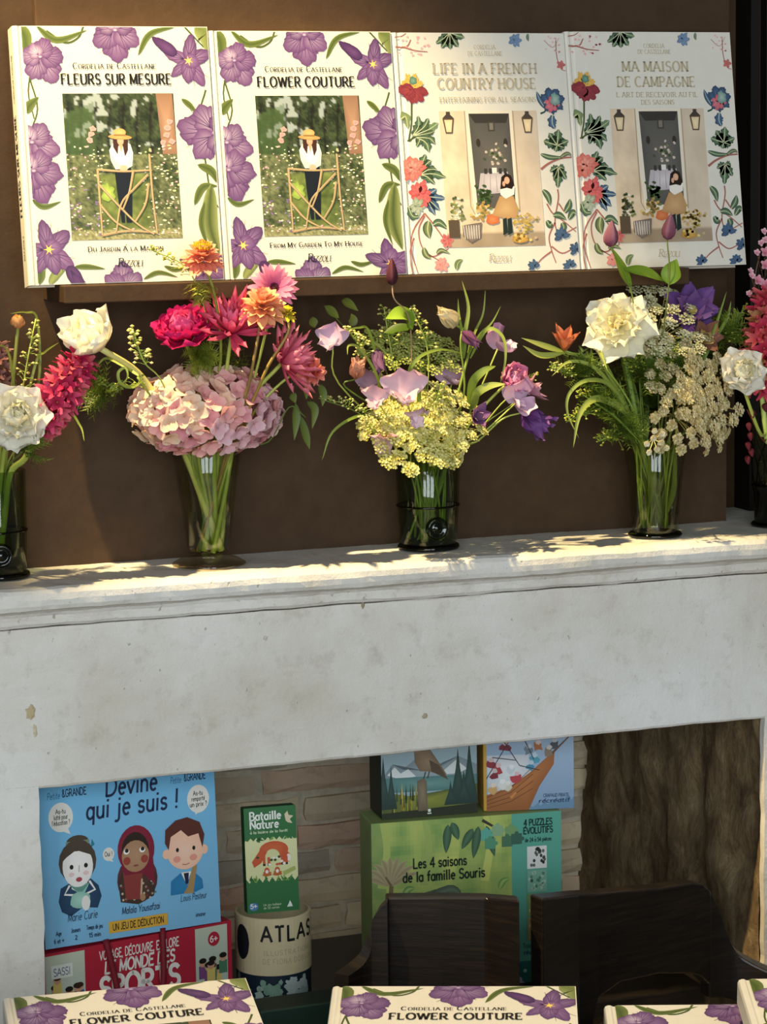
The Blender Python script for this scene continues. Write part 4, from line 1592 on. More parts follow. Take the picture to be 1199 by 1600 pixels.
for x in (.475, .565):
    p.disc(x, Y(.455), .017, .015, C('#f2ede4'), n=10)
    p.disc(x + .002, Y(.46), .011, .011, INK, n=10)
    p.disc(x + (.0 if x < .5 else .01), Y(.405), .021, .022, C('#9a4238'), n=12)
p.disc(.525, Y(.375), .016, .006, C('#8a4a40'), n=8)
p.stroke([(.555, Y(.30)), (.545, Y(.20))], .01, .01, C('#c7a88a'))
p.disc(.555, Y(.20), .016, .02, SK2)
# boy with brown hair and blue jacket
p.poly([(.715, Y(.185)), (.72, Y(.26)), (.78, Y(.30)), (.85, Y(.30)), (.90, Y(.25)), (.905, Y(.20)), (.86, Y(.185))], C('#2a7aac'), C('#3486b6'))
p.poly([(.78, Y(.30)), (.81, Y(.23)), (.84, Y(.30))], C('#efe9df'))
p.poly([(.795, Y(.295)), (.825, Y(.295)), (.82, Y(.24)), (.805, Y(.23))], C('#1f2a44'))
p.poly([(.85, Y(.33)), (.875, Y(.33)), (.845, Y(.18)), (.79, Y(.185)), (.815, Y(.22))], C('#a8895a'))
for x in (.70, .92):
    p.disc(x, Y(.41), .022, .026, SK3)
p.disc(.81, Y(.47), .09, .09, SK3)
p.disc(.81, Y(.415), .105, .10, SK3, C('#f4cbb2'), n=24)
p.poly([(.695, Y(.47)), (.70, Y(.54)), (.76, Y(.585)), (.83, Y(.595)), (.90, Y(.56)), (.925, Y(.49)), (.91, Y(.42)), (.89, Y(.50)), (.83, Y(.49)), (.79, Y(.53)), (.73, Y(.50)), (.715, Y(.43))], C('#5a2f26'))
for x in (.765, .86):
    p.disc(x, Y(.425), .009, .012, INK, n=10)
    p.disc(x - .005, Y(.375), .022, .018, C('#e39a86'), n=12)
p.stroke([(.79, Y(.345)), (.81, Y(.34)), (.83, Y(.347))], .004, .004, C('#a0503f'))
p.text('Marie Curie', .21, Y(.03 + .10), .042, NAVY, width=.165, weight=.1, slant=.25)
p.text('Malala Yousafzai', .54, Y(.125), .036, NAVY, width=.215, weight=.12, slant=.2)
p.text('Louis Pasteur', .845, Y(.025 + .12), .034, NAVY, width=.15, weight=.1, slant=.25)
p.rect(.355, Y(.095), .69, Y(.033), C('#d9a83c'))
p.text('UN JEU DE DE´DUCTION', .5225, Y(.047), .034, INK, width=.29, weight=.17)
for s, x, h, w in (('Age', .075, .075, .03), ('6 et +', .075, .035, .055), ('Joueurs', .17, .08, .05), ('2', .17, .04, .012), ('Temps de jeu', .275, .082, .09), ('15 min', .275, .04, .065)):
    p.text(s, x, Y(h - .01), .022, NAVY, width=w, weight=.17)
    p.k -= 1
p.k += 1
p.text('kimane', .88, Y(.05), .022, NAVY, width=.055, weight=.14, slant=.2)
p.build('front_print', BODY[t.name], mat=M_PRINT_MATT)

# atlas tube with a card game standing in it
tc = at(426, 1420, 0.20)
rt = .0515
t = thing('atlas_tube', 'round navy and cream atlas puzzle tube, open at the top', 'puzzle tube', (tc.x, tc.y, ZBENCH + .0005))
Ht = tc.z - ZBENCH
zc = Ht - .077
M_TNAVY = plain('navy_card', C('#1b2a38'), .45, .35, 60, .06)
M_TCREAM = plain('cream_card', C('#d9caa0'), .5, .3, 60, .05)
m = MB()
m.lathe([(0.001, 0), (rt - .001, 0), (rt - .001, zc), (rt - .004, zc), (rt - .004, .004), (.001, .004)], 48)
m.build('tube_base', M_TNAVY, t, smooth=False)
m = MB()
m.lathe([(rt, zc - .001), (rt, Ht - .001), (rt - .001, Ht), (rt - .0035, Ht), (rt - .0038, Ht - .001), (rt - .0038, zc - .001)], 48, closed=True)
m.build('tube_sleeve', M_TCREAM, t)


def wrap(p, rad, ang0, zb):
    """bends a flat print around the tube"""
    vs = []
    for (x, y, z) in p.m.v:
        a = ang0 + x / rad
        rr_ = rad - y
        vs.append((rr_ * math.sin(a), -rr_ * math.cos(a), zb + z))
    p.m.v = vs


p = Print(.16, .077 / .16, z0=.0003)
for k in range(16):
    p.raw([], []) if False else None
p.text('ATLAS', .60, .19, .125, C('#1a1a1e'), width=.50, weight=.19, track=.3)
p.text('ILLUSTRATIONS', .60, .31, .042, C('#b8aa84'), width=.46, weight=.13, track=.3)
p.text('DE FIONA DOBSON', .60, .385, .042, C('#b8aa84'), width=.48, weight=.13, track=.3)
# black oval built from narrow strips so that it bends
for i in range(16):
    a0, a1 = -1 + 2 * i / 16, -1 + 2 * (i + 1) / 16
    h0, h1 = math.sqrt(max(0, 1 - a0 * a0)), math.sqrt(max(0, 1 - a1 * a1))
    p.raw([(.15 + .085 * a0, .22 - .15 * h0), (.15 + .085 * a1, .22 - .15 * h1), (.15 + .085 * a1, .22 + .15 * h1), (.15 + .085 * a0, .22 + .15 * h0)], [C('#1c2028')] * 4)
wrap(p, rt, -1.70, zc)
p.build('sleeve_lettering', t, mat=M_PRINT_MATT)
p = Print(.16, (zc) / .16, z0=.0003)
r = random.Random(9)
for (cx, cy, n, c) in ((.42, .13, 16, C('#7fa58c')), (.30, .22, 14, C('#a9bfae')), (.62, .12, 22, C('#b8c8c0')), (.70, .22, 18, C('#9fb8b4')), (.16, .14, 8, C('#5a7a68')), (.55, .30, 14, C('#8fae9a'))):
    for i in range(n):
        x, y = cx + r.gauss(0, .05), cy + r.gauss(0, .05)
        p.disc(x, y, r.uniform(.02, .045), r.uniform(.02, .04), mixc(c, (1, 1, 1), r.uniform(0, .12)), n=9, wob=.35, seed=i)
        p.k -= 1
    p.k += 1
wrap(p, rt - .001, -1.70, 0)
p.build('map_print', t, mat=M_PRINT_MATT)

Ac = at(387, 1424, 0.165)
Bc = at_z(469, 1418, Ac.z)
yaw_c = math.atan2(Bc.y - Ac.y, Bc.x - Ac.x)
Wc = (Bc - Ac).length
Hc = .137
m = MB()
down = .004
t = carton('card_game_box', 'small green card game box with a fox, standing in the atlas tube', 'card game', (Ac.x, Ac.y, Ac.z - down), yaw_c * .6, Wc, Hc + down, .021, plain('green_card', C('#1f5a30'), .45, .35, 60, .06), lean=R(-5))
asp = (Hc + down) / Wc
p = Print(Wc, asp, z0=.0003)
DGR = C('#2a6b38')
p.rect(0, 0, 1, asp, C('#d7d79c'), C('#dfe0aa'))
top = [(0, 0), (1, 0), (1, .60)] + [(1 - i / 18, .58 + (.05 if i % 2 else -.01)) for i in range(1, 18)] + [(0, .60)]
p.poly(top, DGR)
bot = [(0, asp), (1, asp), (1, 1.34)] + [(1 - i / 16, 1.36 + (.06 if i % 2 else -.03)) for i in range(1, 16)] + [(0, 1.34)]
p.poly(bot, DGR)
r = random.Random(6)
for i in range(16):
    x, y = r.random(), r.choice((.57, .60, 1.36, 1.33))
    p.leaf([(x, y), (x + r.uniform(-.05, .05), y + .03), (x + r.uniform(-.1, .1), y + (.06 if y < 1 else -.06))], .05, r.choice((C('#4a8a3c'), C('#7aa848'), DGR)))
    p.k -= 1
p.k += 1
p.text('Bataille', .11, .235, .15, C('#f1f2ea'), align='l', width=.60, weight=.19)
p.text('Nature', .11, .395, .15, C('#f1f2ea'), align='l', width=.55, weight=.19)
p.text('a` la lisie^re de la fore^t', .11, .49, .05, C('#e0e8c8'), align='l', width=.72, weight=.15)
p.poly([(.78, .16), (.84, .10), (.86, .18), (.95, .20), (.88, .26), (.93, .34), (.84, .32), (.80, .28)], C('#d8c9a8'))
FOX = C('#c8562c')
p.disc(.55, .82, .28, .17, FOX, C('#d06a3a'), n=20)
p.disc(.52, .93, .14, .13, C('#d7d79c'))
p.poly([(.30, .78), (.42, .85), (.30, 1.05), (.16, 1.13), (.12, 1.02)], FOX)
p.poly([(.74, .78), (.86, .92), (.84, 1.06), (.74, 1.06), (.68, .92)], FOX)
p.disc(.83, .98, .04, .07, C('#f0e8dc'))
for x in (.33, .42, .68, .76):
    p.rect(x, .95, x + .05, 1.09, FOX)
    p.rect(x, 1.07, x + .05, 1.11, C('#2a1a14'))
for i in range(12):
    p.disc(r.uniform(.22, .75), r.uniform(.92, 1.10), .03, .025, r.choice((FOX, C('#f0e8dc'), C('#3a4a28'))), n=8)
for x in (.34, .54):
    p.disc(x + .06, 1.26, .09, .05, C('#b8642c'), wob=.2)
    p.disc(x + .06, 1.20, .05, .06, FOX)
    p.disc(x + .06, 1.22, .03, .035, C('#f0e8dc'))
p.poly([(.70, 1.24), (.94, 1.15), (.96, 1.22), (.73, 1.32)], C('#a9b464'))
p.disc(.12, asp - .13, .09, .075, C('#4f7fb0'))
p.text('5+', .12, asp - .10, .08, C('#f1f2ea'), width=.12, weight=.18)
p.text('Un jeu ludique', .48, asp - .13, .04, C('#cfe0b8'), width=.34, weight=.14)
p.text('de 32 cartes', .46, asp - .07, .04, C('#cfe0b8'), width=.30, weight=.14)
p.poly([(.76, asp - .08), (.80, asp - .15), (.82, asp - .20), (.85, asp - .14), (.87, asp - .08)], C('#e8ece0'))
p.build('front_print', BODY[t.name], mat=M_PRINT_MATT)

# dark green boxed set in front of the tube
Ag, yaw_g, Wg = frame((408, 1582), (520, 1574), Yl=0.04)
t = carton('dark_green_box', 'dark bottle green boxed set in front of the atlas tube', 'game box', (Ag.x, Ag.y, ZBENCH + .0005), 0.02, Wg + .03, Ag.z - ZBENCH, .055, plain('bottle_green_card', C('#16302c'), .5, .35, 60, .06))
p = Print(Wg + .03, (Ag.z - ZBENCH) / (Wg + .03), z0=.0003)
p.text('LOUIS MANGOTONI', .5, .42, .075, C('#b9c0b4'), width=.72, weight=.14)
p.build('front_print', BODY[t.name], mat=M_PRINT_MATT)

# big green puzzle box
Ap, yaw_p, Wp = frame((580, 1287), (877, 1266), Yl=0.17)
Hp = Ap.z - ZBENCH - .001
M_PUZ = plain('green_puzzle_card', C('#93a566'), .5, .35, 12, .2)
t = carton('green_puzzle_box', 'large green forest puzzle box standing behind the chair backs', 'puzzle box', (Ap.x, Ap.y, ZBENCH + .0005), yaw_p, Wp, Hp, .075, M_PUZ)
asp = Hp / Wp
p = Print(Wp, asp, z0=.0004)
p.rect(0, 0, 1, asp, C('#5fae98'))
r = random.Random(12)
nx, ny = 40, 36
for i in range(nx):
    for j in range(ny):
        x, y = (i + .5) / nx * .735, (j + .5) / ny * asp
        n1 = noise.noise(Vector((x * 7, y * 3, 5)))
        n2 = noise.noise(Vector((x * 16, y * 16, 1)))
        c = mixc(C('#6f9a55'), C('#cfd672'), max(0, min(1, .45 + .7 * n1 + .3 * n2)))
        if x < .08:
            c = mixc(c, C('#5c8050'), .5)
        w = .735 / nx
        p.raw([(i * w, j * asp / ny), ((i + 1) * w, j * asp / ny), ((i + 1) * w, (j + 1) * asp / ny), (i * w, (j + 1) * asp / ny)], [c] * 4)
p.up()
for x in (.06, .28, .46, .60):
    p.curve([(x, 0), (x + .02, .15), (x - .01, .34)], .03, .045, mixc(C('#cfd672'), C('#7fa05a'), r.random()))
for k in range(9):
    a = R(200 + k * 17)
    p.leaf([(.10, .33), (.10 + .09 * math.cos(a), .33 + .11 * math.sin(a)), (.10 + .16 * math.cos(a), .33 + .15 * math.sin(a))], .035, C('#b3a983'), C('#9a8c64'))
p.stroke([(.10, .33), (.09, .5), (.11, asp)], .022, .03, C('#7a6a48'))
p.stroke([(.10, .33), (.07, .28)], .012, .01, C('#7a6a48'))
for i in range(26):
    x, y = r.uniform(.15, .72), r.uniform(.36, asp)
    a = r.uniform(-2.4, -.7)
    p.leaf([(x, y), (x + .04 * math.cos(a), y + .05 * math.sin(a)), (x + .07 * math.cos(a + .4), y + .10 * math.sin(a + .4))], .035, r.choice((C('#4f8a48'), C('#86ad54'), C('#3f7a52'))), C('#a9c46c'))
for (x, y, a, l) in ((.40, .03, 95, .15), (.42, .02, 70, .10), (.56, .05, 100, .17), (.60, .05, 75, .17), (.53, .06, 120, .12)):
    p.leaf([(x, y), (x + l * .5 * math.cos(R(a)), y + l * .5 * math.sin(R(a))), (x + l * math.cos(R(a)), y + l * math.sin(R(a)))], .045, C('#37553f'), C('#54785a'))
p.stroke([(.58, .02), (.66, .07)], .016, .01, C('#3f3a2c'))
for i in range(4):
    a = R(-40 + i * 22)
    p.leaf([(.20, .47), (.28 + .04 * i, .40 - .01 * i), (.30 + .06 * i, .37 + .02 * i)], .05, C('#4a5a48'), C('#6d7f66'))
for x in (.44, .66):
    p.disc(x, .50, .035, .04, C('#5f5440'), C('#8a7a5a'))
# jigsaw pieces
for i, (x, y) in enumerate(((.60, .10), (.66, .08), (.73, .09), (.71, .14), (.62, .145), (.76, .13))):
    c = (C('#62b3a0'), C('#8fb48a'), C('#7da56c'), C('#4f7a5c'), C('#5a9a78'), C('#3f6a58'))[i]
    p.rect(x - .028, y - .028, x + .028, y + .028, c)
    p.disc(x + .03, y, .011, .011, c, n=10)
    p.disc(x, y - .03, .011, .011, c, n=10)
p.text('Les 4 saisons', .355, .245, .05, C('#1c2e22'), width=.28, weight=.19)
p.text('de la famille Souris', .375, .315, .05, C('#1c2e22'), width=.43, weight=.19)
p.text('4 PUZZLES', .875, .065, .032, C('#16352e'), width=.15, weight=.2)
p.text('E´VOLUTIFS', .875, .107, .032, C('#16352e'), width=.155, weight=.2)
p.text('de 24 a` 54 pie^ces', .875, .15, .02, C('#16352e'), width=.14, weight=.17)
for k, (c, dots) in enumerate(((C('#e6e8e2'), (C('#3a3f3a'), C('#6a6f64'))), (C('#7fb49c'), (C('#5a8a74'), C('#a8cbb4'))), (C('#7f9a5c'), (C('#a8b468'), C('#5a7a48'))), (C('#a8965a'), (C('#8a7a48'), C('#c9b878'))))):
    y = .175 + k * .125
    p.rect(.815, y, .92, y + .118, c)
    for i in range(22):
        p.disc(r.uniform(.825, .91), y + r.uniform(.012, .106), .008, .010, r.choice(dots), n=6)
        p.k -= 1
    p.k += 1
p.text('Trois niveaux de', .855, .71, .024, C('#1f4a60'), width=.13, weight=.17)
p.text('re~ve^lation', .855, .745, .024, C('#1f4a60'), width=.12, weight=.17)
p.rect(.735, .78, 1, asp, C('#1f6f66'))
p.disc(.80, .83, .01, .01, C('#9fd0c4'))
for k in range(6):
    p.petal(.755, .90, k * 60, .045, .04, C('#b7a8c4'), C('#d9cfe0'), .05, k)
p.build('front_print', BODY[t.name], mat=M_PRINT_MATT)
PZ = Ap.z - .0005

# bird game and ship game on top of the puzzle
Ab, yaw_b, Wb = frame((597, 1281), (746, 1269), z=PZ + .001)
t = carton('bird_game_box', 'dark game box with a brown bird on a post, on top of the green puzzle', 'game box', Ab, yaw_b, Wb, .17, .065, plain('dark_box_card', C('#2c3228'), .5, .35, 60, .08))
asp = .17 / Wb
p = Print(Wb, asp, z0=.0004)
p.rect(0, 0, 1, asp, C('#8fa7ae'), C('#a9bfc6'))
Y = lambda h: asp - h
p.poly([(0, Y(.42)), (.12, Y(.56)), (.22, Y(.50)), (.36, Y(.60)), (.55, Y(.46)), (.8, Y(.60)), (1, Y(.5)), (1, Y(.3)), (0, Y(.3))], C('#7d8d94'), C('#96a6aa'))
p.poly([(.06, Y(.45)), (.14, Y(.53)), (.2, Y(.46)), (.28, Y(.5)), (.36, Y(.42)), (.2, Y(.4))], C('#d8dedc'))
p.poly([(.6, Y(.42)), (.78, Y(.56)), (.9, Y(.46)), (.8, Y(.42))], C('#cfd6d4'))
p.poly([(0, Y(.42)), (1, Y(.40)), (1, Y(.25)), (0, Y(.27))], C('#4f7a78'), C('#6d9690'))
p.poly([(0, Y(.28)), (.3, Y(.22)), (.6, Y(.25)), (1, Y(.30)), (1, 0 + asp), (0, asp)], C('#4d5a30'), C('#8f9440'))
r = random.Random(3)
for i in range(34):
    x = r.uniform(.0, .42)
    h = r.uniform(.10, .30)
    p.poly([(x - .012, Y(h - .10)), (x + .012, Y(h - .10)), (x, Y(h + .07))], r.choice((C('#5e6f38'), C('#a89c3c'), C('#c4ac48'), C('#3f5234'))))
    p.k -= 1
p.k += 1
for x, h, w in ((.02, .65, .07), (.10, .55, .06), (.80, .68, .09), (.92, .75, .09), (.72, .35, .07), (.86, .45, .08)):
    p.poly([(x - w, Y(.10)), (x + w, Y(.10)), (x + w * .25, Y(h * .7)), (x, Y(h)), (x - w * .25, Y(h * .7))], C('#2c3f38'), C('#38504a'))
p.poly([(0, Y(.06)), (1, Y(.10)), (1, asp), (0, asp)], C('#2f3524'))
p.poly([(.38, Y(.06)), (.37, Y(.37)), (.44, Y(.40)), (.47, Y(.36)), (.48, Y(.06))], C('#6d604c'), C('#8d7f66'))
p.poly([(.34, Y(.70)), (.38, Y(.73)), (.50, Y(.70)), (.58, Y(.58)), (.68, Y(.42)), (.66, Y(.40)), (.50, Y(.46)), (.40, Y(.47)), (.35, Y(.56))], C('#7a6650'), C('#9a846a'))
p.poly([(.50, Y(.58)), (.60, Y(.52)), (.70, Y(.36)), (.52, Y(.46))], C('#5a4a3a'))
p.disc(.38, Y(.70), .05, .05, C('#8a745a'))
for x in (.46, .50):
    p.stroke([(x, Y(.46)), (x - .02, Y(.39))], .012, .01, C('#3f3428'))
p.rect(.48, Y(.075), .51, Y(.045), C('#e8ece0'))
p.stroke([(.475, Y(.03)), (.515, Y(.03))], .012, .012, C('#e8ece0'))
p.build('front_print', BODY[t.name], mat=M_PRINT_MATT)

Ah, yaw_h, Wh = frame((756, 1268), (897, 1262), z=PZ + .001)
t = carton('ship_game_box', 'pale blue game box with a cartoon wooden ship, right end of the upper row', 'game box', Ah, yaw_h, Wh, .17, .055, plain('yellow_box_card', C('#c89a3c'), .5, .35, 60, .08))
asp = .17 / Wh
p = Print(Wh, asp, z0=.0004, clip=(.035, 0, 1, asp))
p.rect(0, 0, 1, asp, C('#8ba7c4'), C('#a8bccf'))
Y = lambda h: asp - h
for i in range(7):
    p.poly([(.42 + i * .08, Y(0)), (.56 + i * .09, Y(0)), (.52 + i * .085, Y(.05 + .02 * i))], C('#6d93b0'))
p.poly([(.04, Y(.62)), (.05, Y(.15)), (.55, Y(.32)), (.50, Y(.62))], C('#c3cad0'), C('#dfe2e2'))
p.poly([(.0, Y(0)), (.0, Y(.17)), (.28, Y(.26)), (.52, Y(.42)), (.75, Y(.62)), (.79, Y(.66)), (.78, Y(.50)), (.62, Y(.26)), (.50, Y(0))], C('#9a5e32'), C('#b87640'))
for k in range(4):
    p.stroke([(.02, Y(.03 + .04 * k)), (.3, Y(.10 + .05 * k)), (.55, Y(.24 + .08 * k))], .007, .007, C('#6d3e22'))
p.stroke([(.76, Y(.62)), (.97, Y(.82))], .026, .012, C('#6a4a34'))
p.stroke([(.30, Y(.14)), (.36, Y(.20))], .03, .02, C('#d08a4c'))
for k, (x, h, c) in enumerate(((.08, .52, C('#8a2f38')), (.16, .46, C('#a83a40')), (.24, .70, C('#7c2a34')), (.12, .40, C('#7c2a34')), (.30, .44, C('#c8d0d4')), (.36, .36, C('#b8434a')), (.56, .56, C('#4f9ab0')), (.52, .48, C('#3f88a4')), (.60, .70, C('#a86a3c')), (.50, .66, C('#6d7f88')), (.26, .26, C('#d8d0c0')), (.10, .24, C('#d0a86a')), (.20, .28, C('#dfe0d8')), (.78, .72, C('#4a5058')), (.72, .64, C('#8a7a68')))):
    p.disc(x, Y(h), .055, .045, c, n=9, wob=.4, seed=k)
    p.disc(x + .01, Y(h + .05), .03, .028, mixc(c, (1, 1, 1), .45), n=9, wob=.2, seed=k + 40)
for a in (((.03, .36), (.30, .80)), ((.20, .82), (.40, .50)), ((.40, .50), (.62, .44)), ((.10, .60), (.36, .56)), ((.44, .82), (.56, .56))):
    p.stroke([(a[0][0], Y(a[0][1])), (a[1][0], Y(a[1][1]))], .010, .008, C('#3a2f34'))
p.text('CRAPAUD PIRATE', .80, Y(.135), .036, C('#3f5a7a'), width=.28, weight=.16, slant=.1)
p.text('re~cre~atif', .78, Y(.075), .045, C('#3f5a7a'), width=.34, weight=.18, slant=.1)
p.build('front_print', BODY[t.name], mat=M_PRINT_MATT)

# ------------------------------------------------------------------ chairs
def swept(path, th, mat, name, parent, ref, off=None):
    """board of thickness th standing on a plan path; path items (x, y, z_bottom, z_top)"""
    n = len(path)
    vs, fs = [], []
    P = [Vector((q[0], q[1], 0)) for q in path]
    for i, q in enumerate(path):
        d = P[min(n - 1, i + 1)] - P[max(0, i - 1)]
        d.normalize()
        nn = Vector(off) if off else Vector((-d.y, d.x, 0)) * th
        b, tp = q[2], q[3]
        for (kk, zz) in ((0, b), (0, tp), (1, tp), (1, b)):
            vs.append((q[0] + nn.x * kk - ref.x, q[1] + nn.y * kk - ref.y, zz - ref.z))
    for i in range(n - 1):
        for k in range(4):
            k2 = (k + 1) % 4
            fs.append((i * 4 + k, (i + 1) * 4 + k, (i + 1) * 4 + k2, i * 4 + k2))
    fs.append((0, 1, 2, 3))
    fs.append(tuple((n - 1) * 4 + k for k in (3, 2, 1, 0)))
    m = MB()
    m.add(vs, fs)
    o = m.build(name, mat, parent)
    bevel(o, .003, 2)
    return o


def smooth_path(pts, n=6):
    S = spline([(p[0], p[1], 0) for p in pts], n)
    Z0 = spline([(p[2], p[3], 0) for p in pts], n)
    return [(s.x, s.y, z.x, z.y) for s, z in zip(S, Z0)]


# chair with its curved back towards the puzzle box
c0 = at(812, 1404, -0.20)
zt = c0.z


def zat(px, py, X, Yv):
    """height at a plan position that shows at a given pixel row"""
    best = None
    lo, hi = 0.2, 1.0
    for _ in range(40):
        mid = (lo + hi) / 2
        v = Vector((X, Yv, mid)) - CAM
        row = 800 - FPX * v.dot(c_up) / (-v.dot(c_back))
        if row > py:
            lo = mid
        else:
            hi = mid
    return mid


def along(px, py, Yv):
    p = at(px, py, Yv)
    return p


def chair(name, label, pts, wing, seat_c, legs, arch, off=None):
    base = Vector((seat_c[0], seat_c[1], 0))
    t = thing(name, label, 'chair', base, 'dark wooden chairs before the fireplace')
    path = []
    for (px, py, pyb, Yv) in pts:
        a = at(px, py, Yv)
        path.append((a.x, a.y, zat(px, pyb, a.x, a.y), a.z))
    path2 = []
    for i in range(len(path) - 1):
        for k in range(6):
            s = k / 6
            path2.append(tuple(path[i][j] + (path[i + 1][j] - path[i][j]) * s for j in range(4)))
    path2.append(path[-1])
    swept(path2, .022, M_WOOD, 'backrest', t, base, off)
    wpath = []
    for (px, py, pyb, Yv) in wing:
        a = at(px, py, Yv)
        wpath.append((a.x, a.y, zat(px, pyb, a.x, a.y), a.z))
    swept(smooth_path(wpath), .022, M_WOOD, 'arm', t, base)
    m = MB()
    m.lathe([(.001, .43), (.17, .43), (.19, .44), (.19, .455), (.17, .462), (.001, .458)], 32)
    m.build('seat', M_WOOD, t, smooth=False)
    for (lx, ly, lz) in legs:
        m = MB()
        m.tube([(lx * 1.15, ly * 1.15, 0), (lx, ly, lz)], .012, .017, 8)
        m.build('leg', M_WOOD, t, smooth=True)
    return t


LEGS = [(-.13, -.13, .435), (.13, -.13, .435), (-.13, .13, .435), (.13, .13, .435)]
chair('wooden_chair', 'dark wooden chair in front of the green puzzle, flat back with striped grain',
      [(604, 1402, 1700, -0.10), (690, 1401, 1700, -0.135), (760, 1402, 1700, -0.165), (812, 1406, 1700, -0.215)],
      [(607, 1402, 1700, -0.100), (592, 1418, 1700, -0.095), (578, 1452, 1700, -0.09), (564, 1486, 1700, -0.09), (546, 1504, 1700, -0.095), (523, 1520, 1700, -0.11)],
      (-0.17, -0.30), LEGS, None, (.006, .021, 0))
chair('wooden_chair', 'dark wooden chair beside the hewn stone side, arched gap under its back',
      [(848, 1404, 1720, -0.215), (905, 1398, 1700, -0.165), (935, 1396, 1560, -0.15), (970, 1393, 1535, -0.14), (1030, 1388, 1522, -0.12), (1085, 1380, 1522, -0.10), (1100, 1382, 1528, -0.095), (1112, 1392, 1540, -0.09)],
      [(1109, 1390, 1560, -0.09), (1124, 1418, 1560, -0.088), (1136, 1454, 1560, -0.088), (1152, 1488, 1565, -0.09), (1176, 1506, 1575, -0.10), (1215, 1524, 1590, -0.12)],
      (0.25, -0.34), LEGS, None, (-.006, .025, 0))

# ------------------------------------------------------------------ table with four flat books in front
ZTAB = 0.60
tbl = thing('display_table', 'wooden display table in front carrying the tilted books', 'table', (-0.45, -1.0, 0))
ex_t = Vector((c_right.x, c_right.y, 0)).normalized()
ey_t = Vector((-ex_t.y, ex_t.x, 0))
far = at_z(600, 1640, ZTAB)
Mt = Matrix(((ex_t.x, ey_t.x, 0, far.x - (-0.45)), (ex_t.y, ey_t.y, 0, far.y + 1.0), (0, 0, 1, 0), (0, 0, 0, 1)))
m = MB()
m.box((-0.75, -0.7, ZTAB - .03), (0.75, 0, ZTAB))
bevel(m.build('table_top', M_WOOD, tbl, Mt), .003)
for sx in (-.70, .65):
    for sy in (-.65, -.06):
        m = MB()
        m.box((sx, sy, 0), (sx + .05, sy + .05, ZTAB - .03))
        m.build('leg', M_WOOD, tbl, Mt)


def flat_book(label, pl, pr, z, tilt, title, width_px_ok=True):
    A = at_z(pl[0], pl[1], z)
    B = at_z(pr[0], pr[1], z)
    ex = (B - A)
    W = ex.length
    ex.normalize()
    away = Vector((-ex.y, ex.x, 0))
    ez = away * math.cos(tilt) + Vector((0, 0, 1)) * math.sin(tilt)
    ey = ez.cross(ex)
    Hh = W * ASP
    O = A - ez * Hh
    Rm = Matrix(((ex.x, ey.x, ez.x), (ex.y, ey.y, ez.y), (ex.z, ey.z, ez.z)))
    b = book(label, O, Rm.to_euler(), 'iris', title, 'iris books lying tilted on the front table', s=W / .25)
    # wooden stand under the lower half
    T = .030 * W / .25
    st = MB()
    lo = [O + ex * (.2 * W) + ez * (.04 * Hh) + ey * (T + .0005), O + ex * (.8 * W) + ez * (.04 * Hh) + ey * (T + .0005), O + ex * (.8 * W) + ez * (.45 * Hh) + ey * (T + .0005), O + ex * (.2 * W) + ez * (.45 * Hh) + ey * (T + .0005)]
    bs = [Vector((q.x, q.y, ZTAB + .0005)) for q in lo]
    c0_ = sum(bs, Vector()) / 4
    st.add([q - c0_ for q in lo + bs], [(0, 1, 2, 3), (7, 6, 5, 4), (0, 4, 5, 1), (1, 5, 6, 2), (2, 6, 7, 3), (3, 7, 4, 0)])
    o = st.build('book_stand', M_WOOD, None, Matrix.Translation(c0_))
    o['label'] = 'dark wooden wedge stand under the ' + label.split(',')[0]
    o['category'] = 'book stand'
    o['group'] = 'stands under the tilted books'
    return b


TILT = R(9)
flat_book('tilted iris book at the left of the front table, in front of the red game', (4, 1560), (384, 1528), .712, TILT, 'flower')
flat_book('tilted iris book in the middle of the front table, in front of a chair', (519, 1541), (900, 1541), .712, TILT, 'flower')
flat_book('tilted iris book on the front table, second from the right edge, partly covered', (944, 1571), (1330, 1568), .697, TILT, 'fleurs')
flat_book('tilted iris book at the right edge of the photo, overlapping its neighbour', (1153, 1530), (1545, 1524), .738, TILT, 'flower')

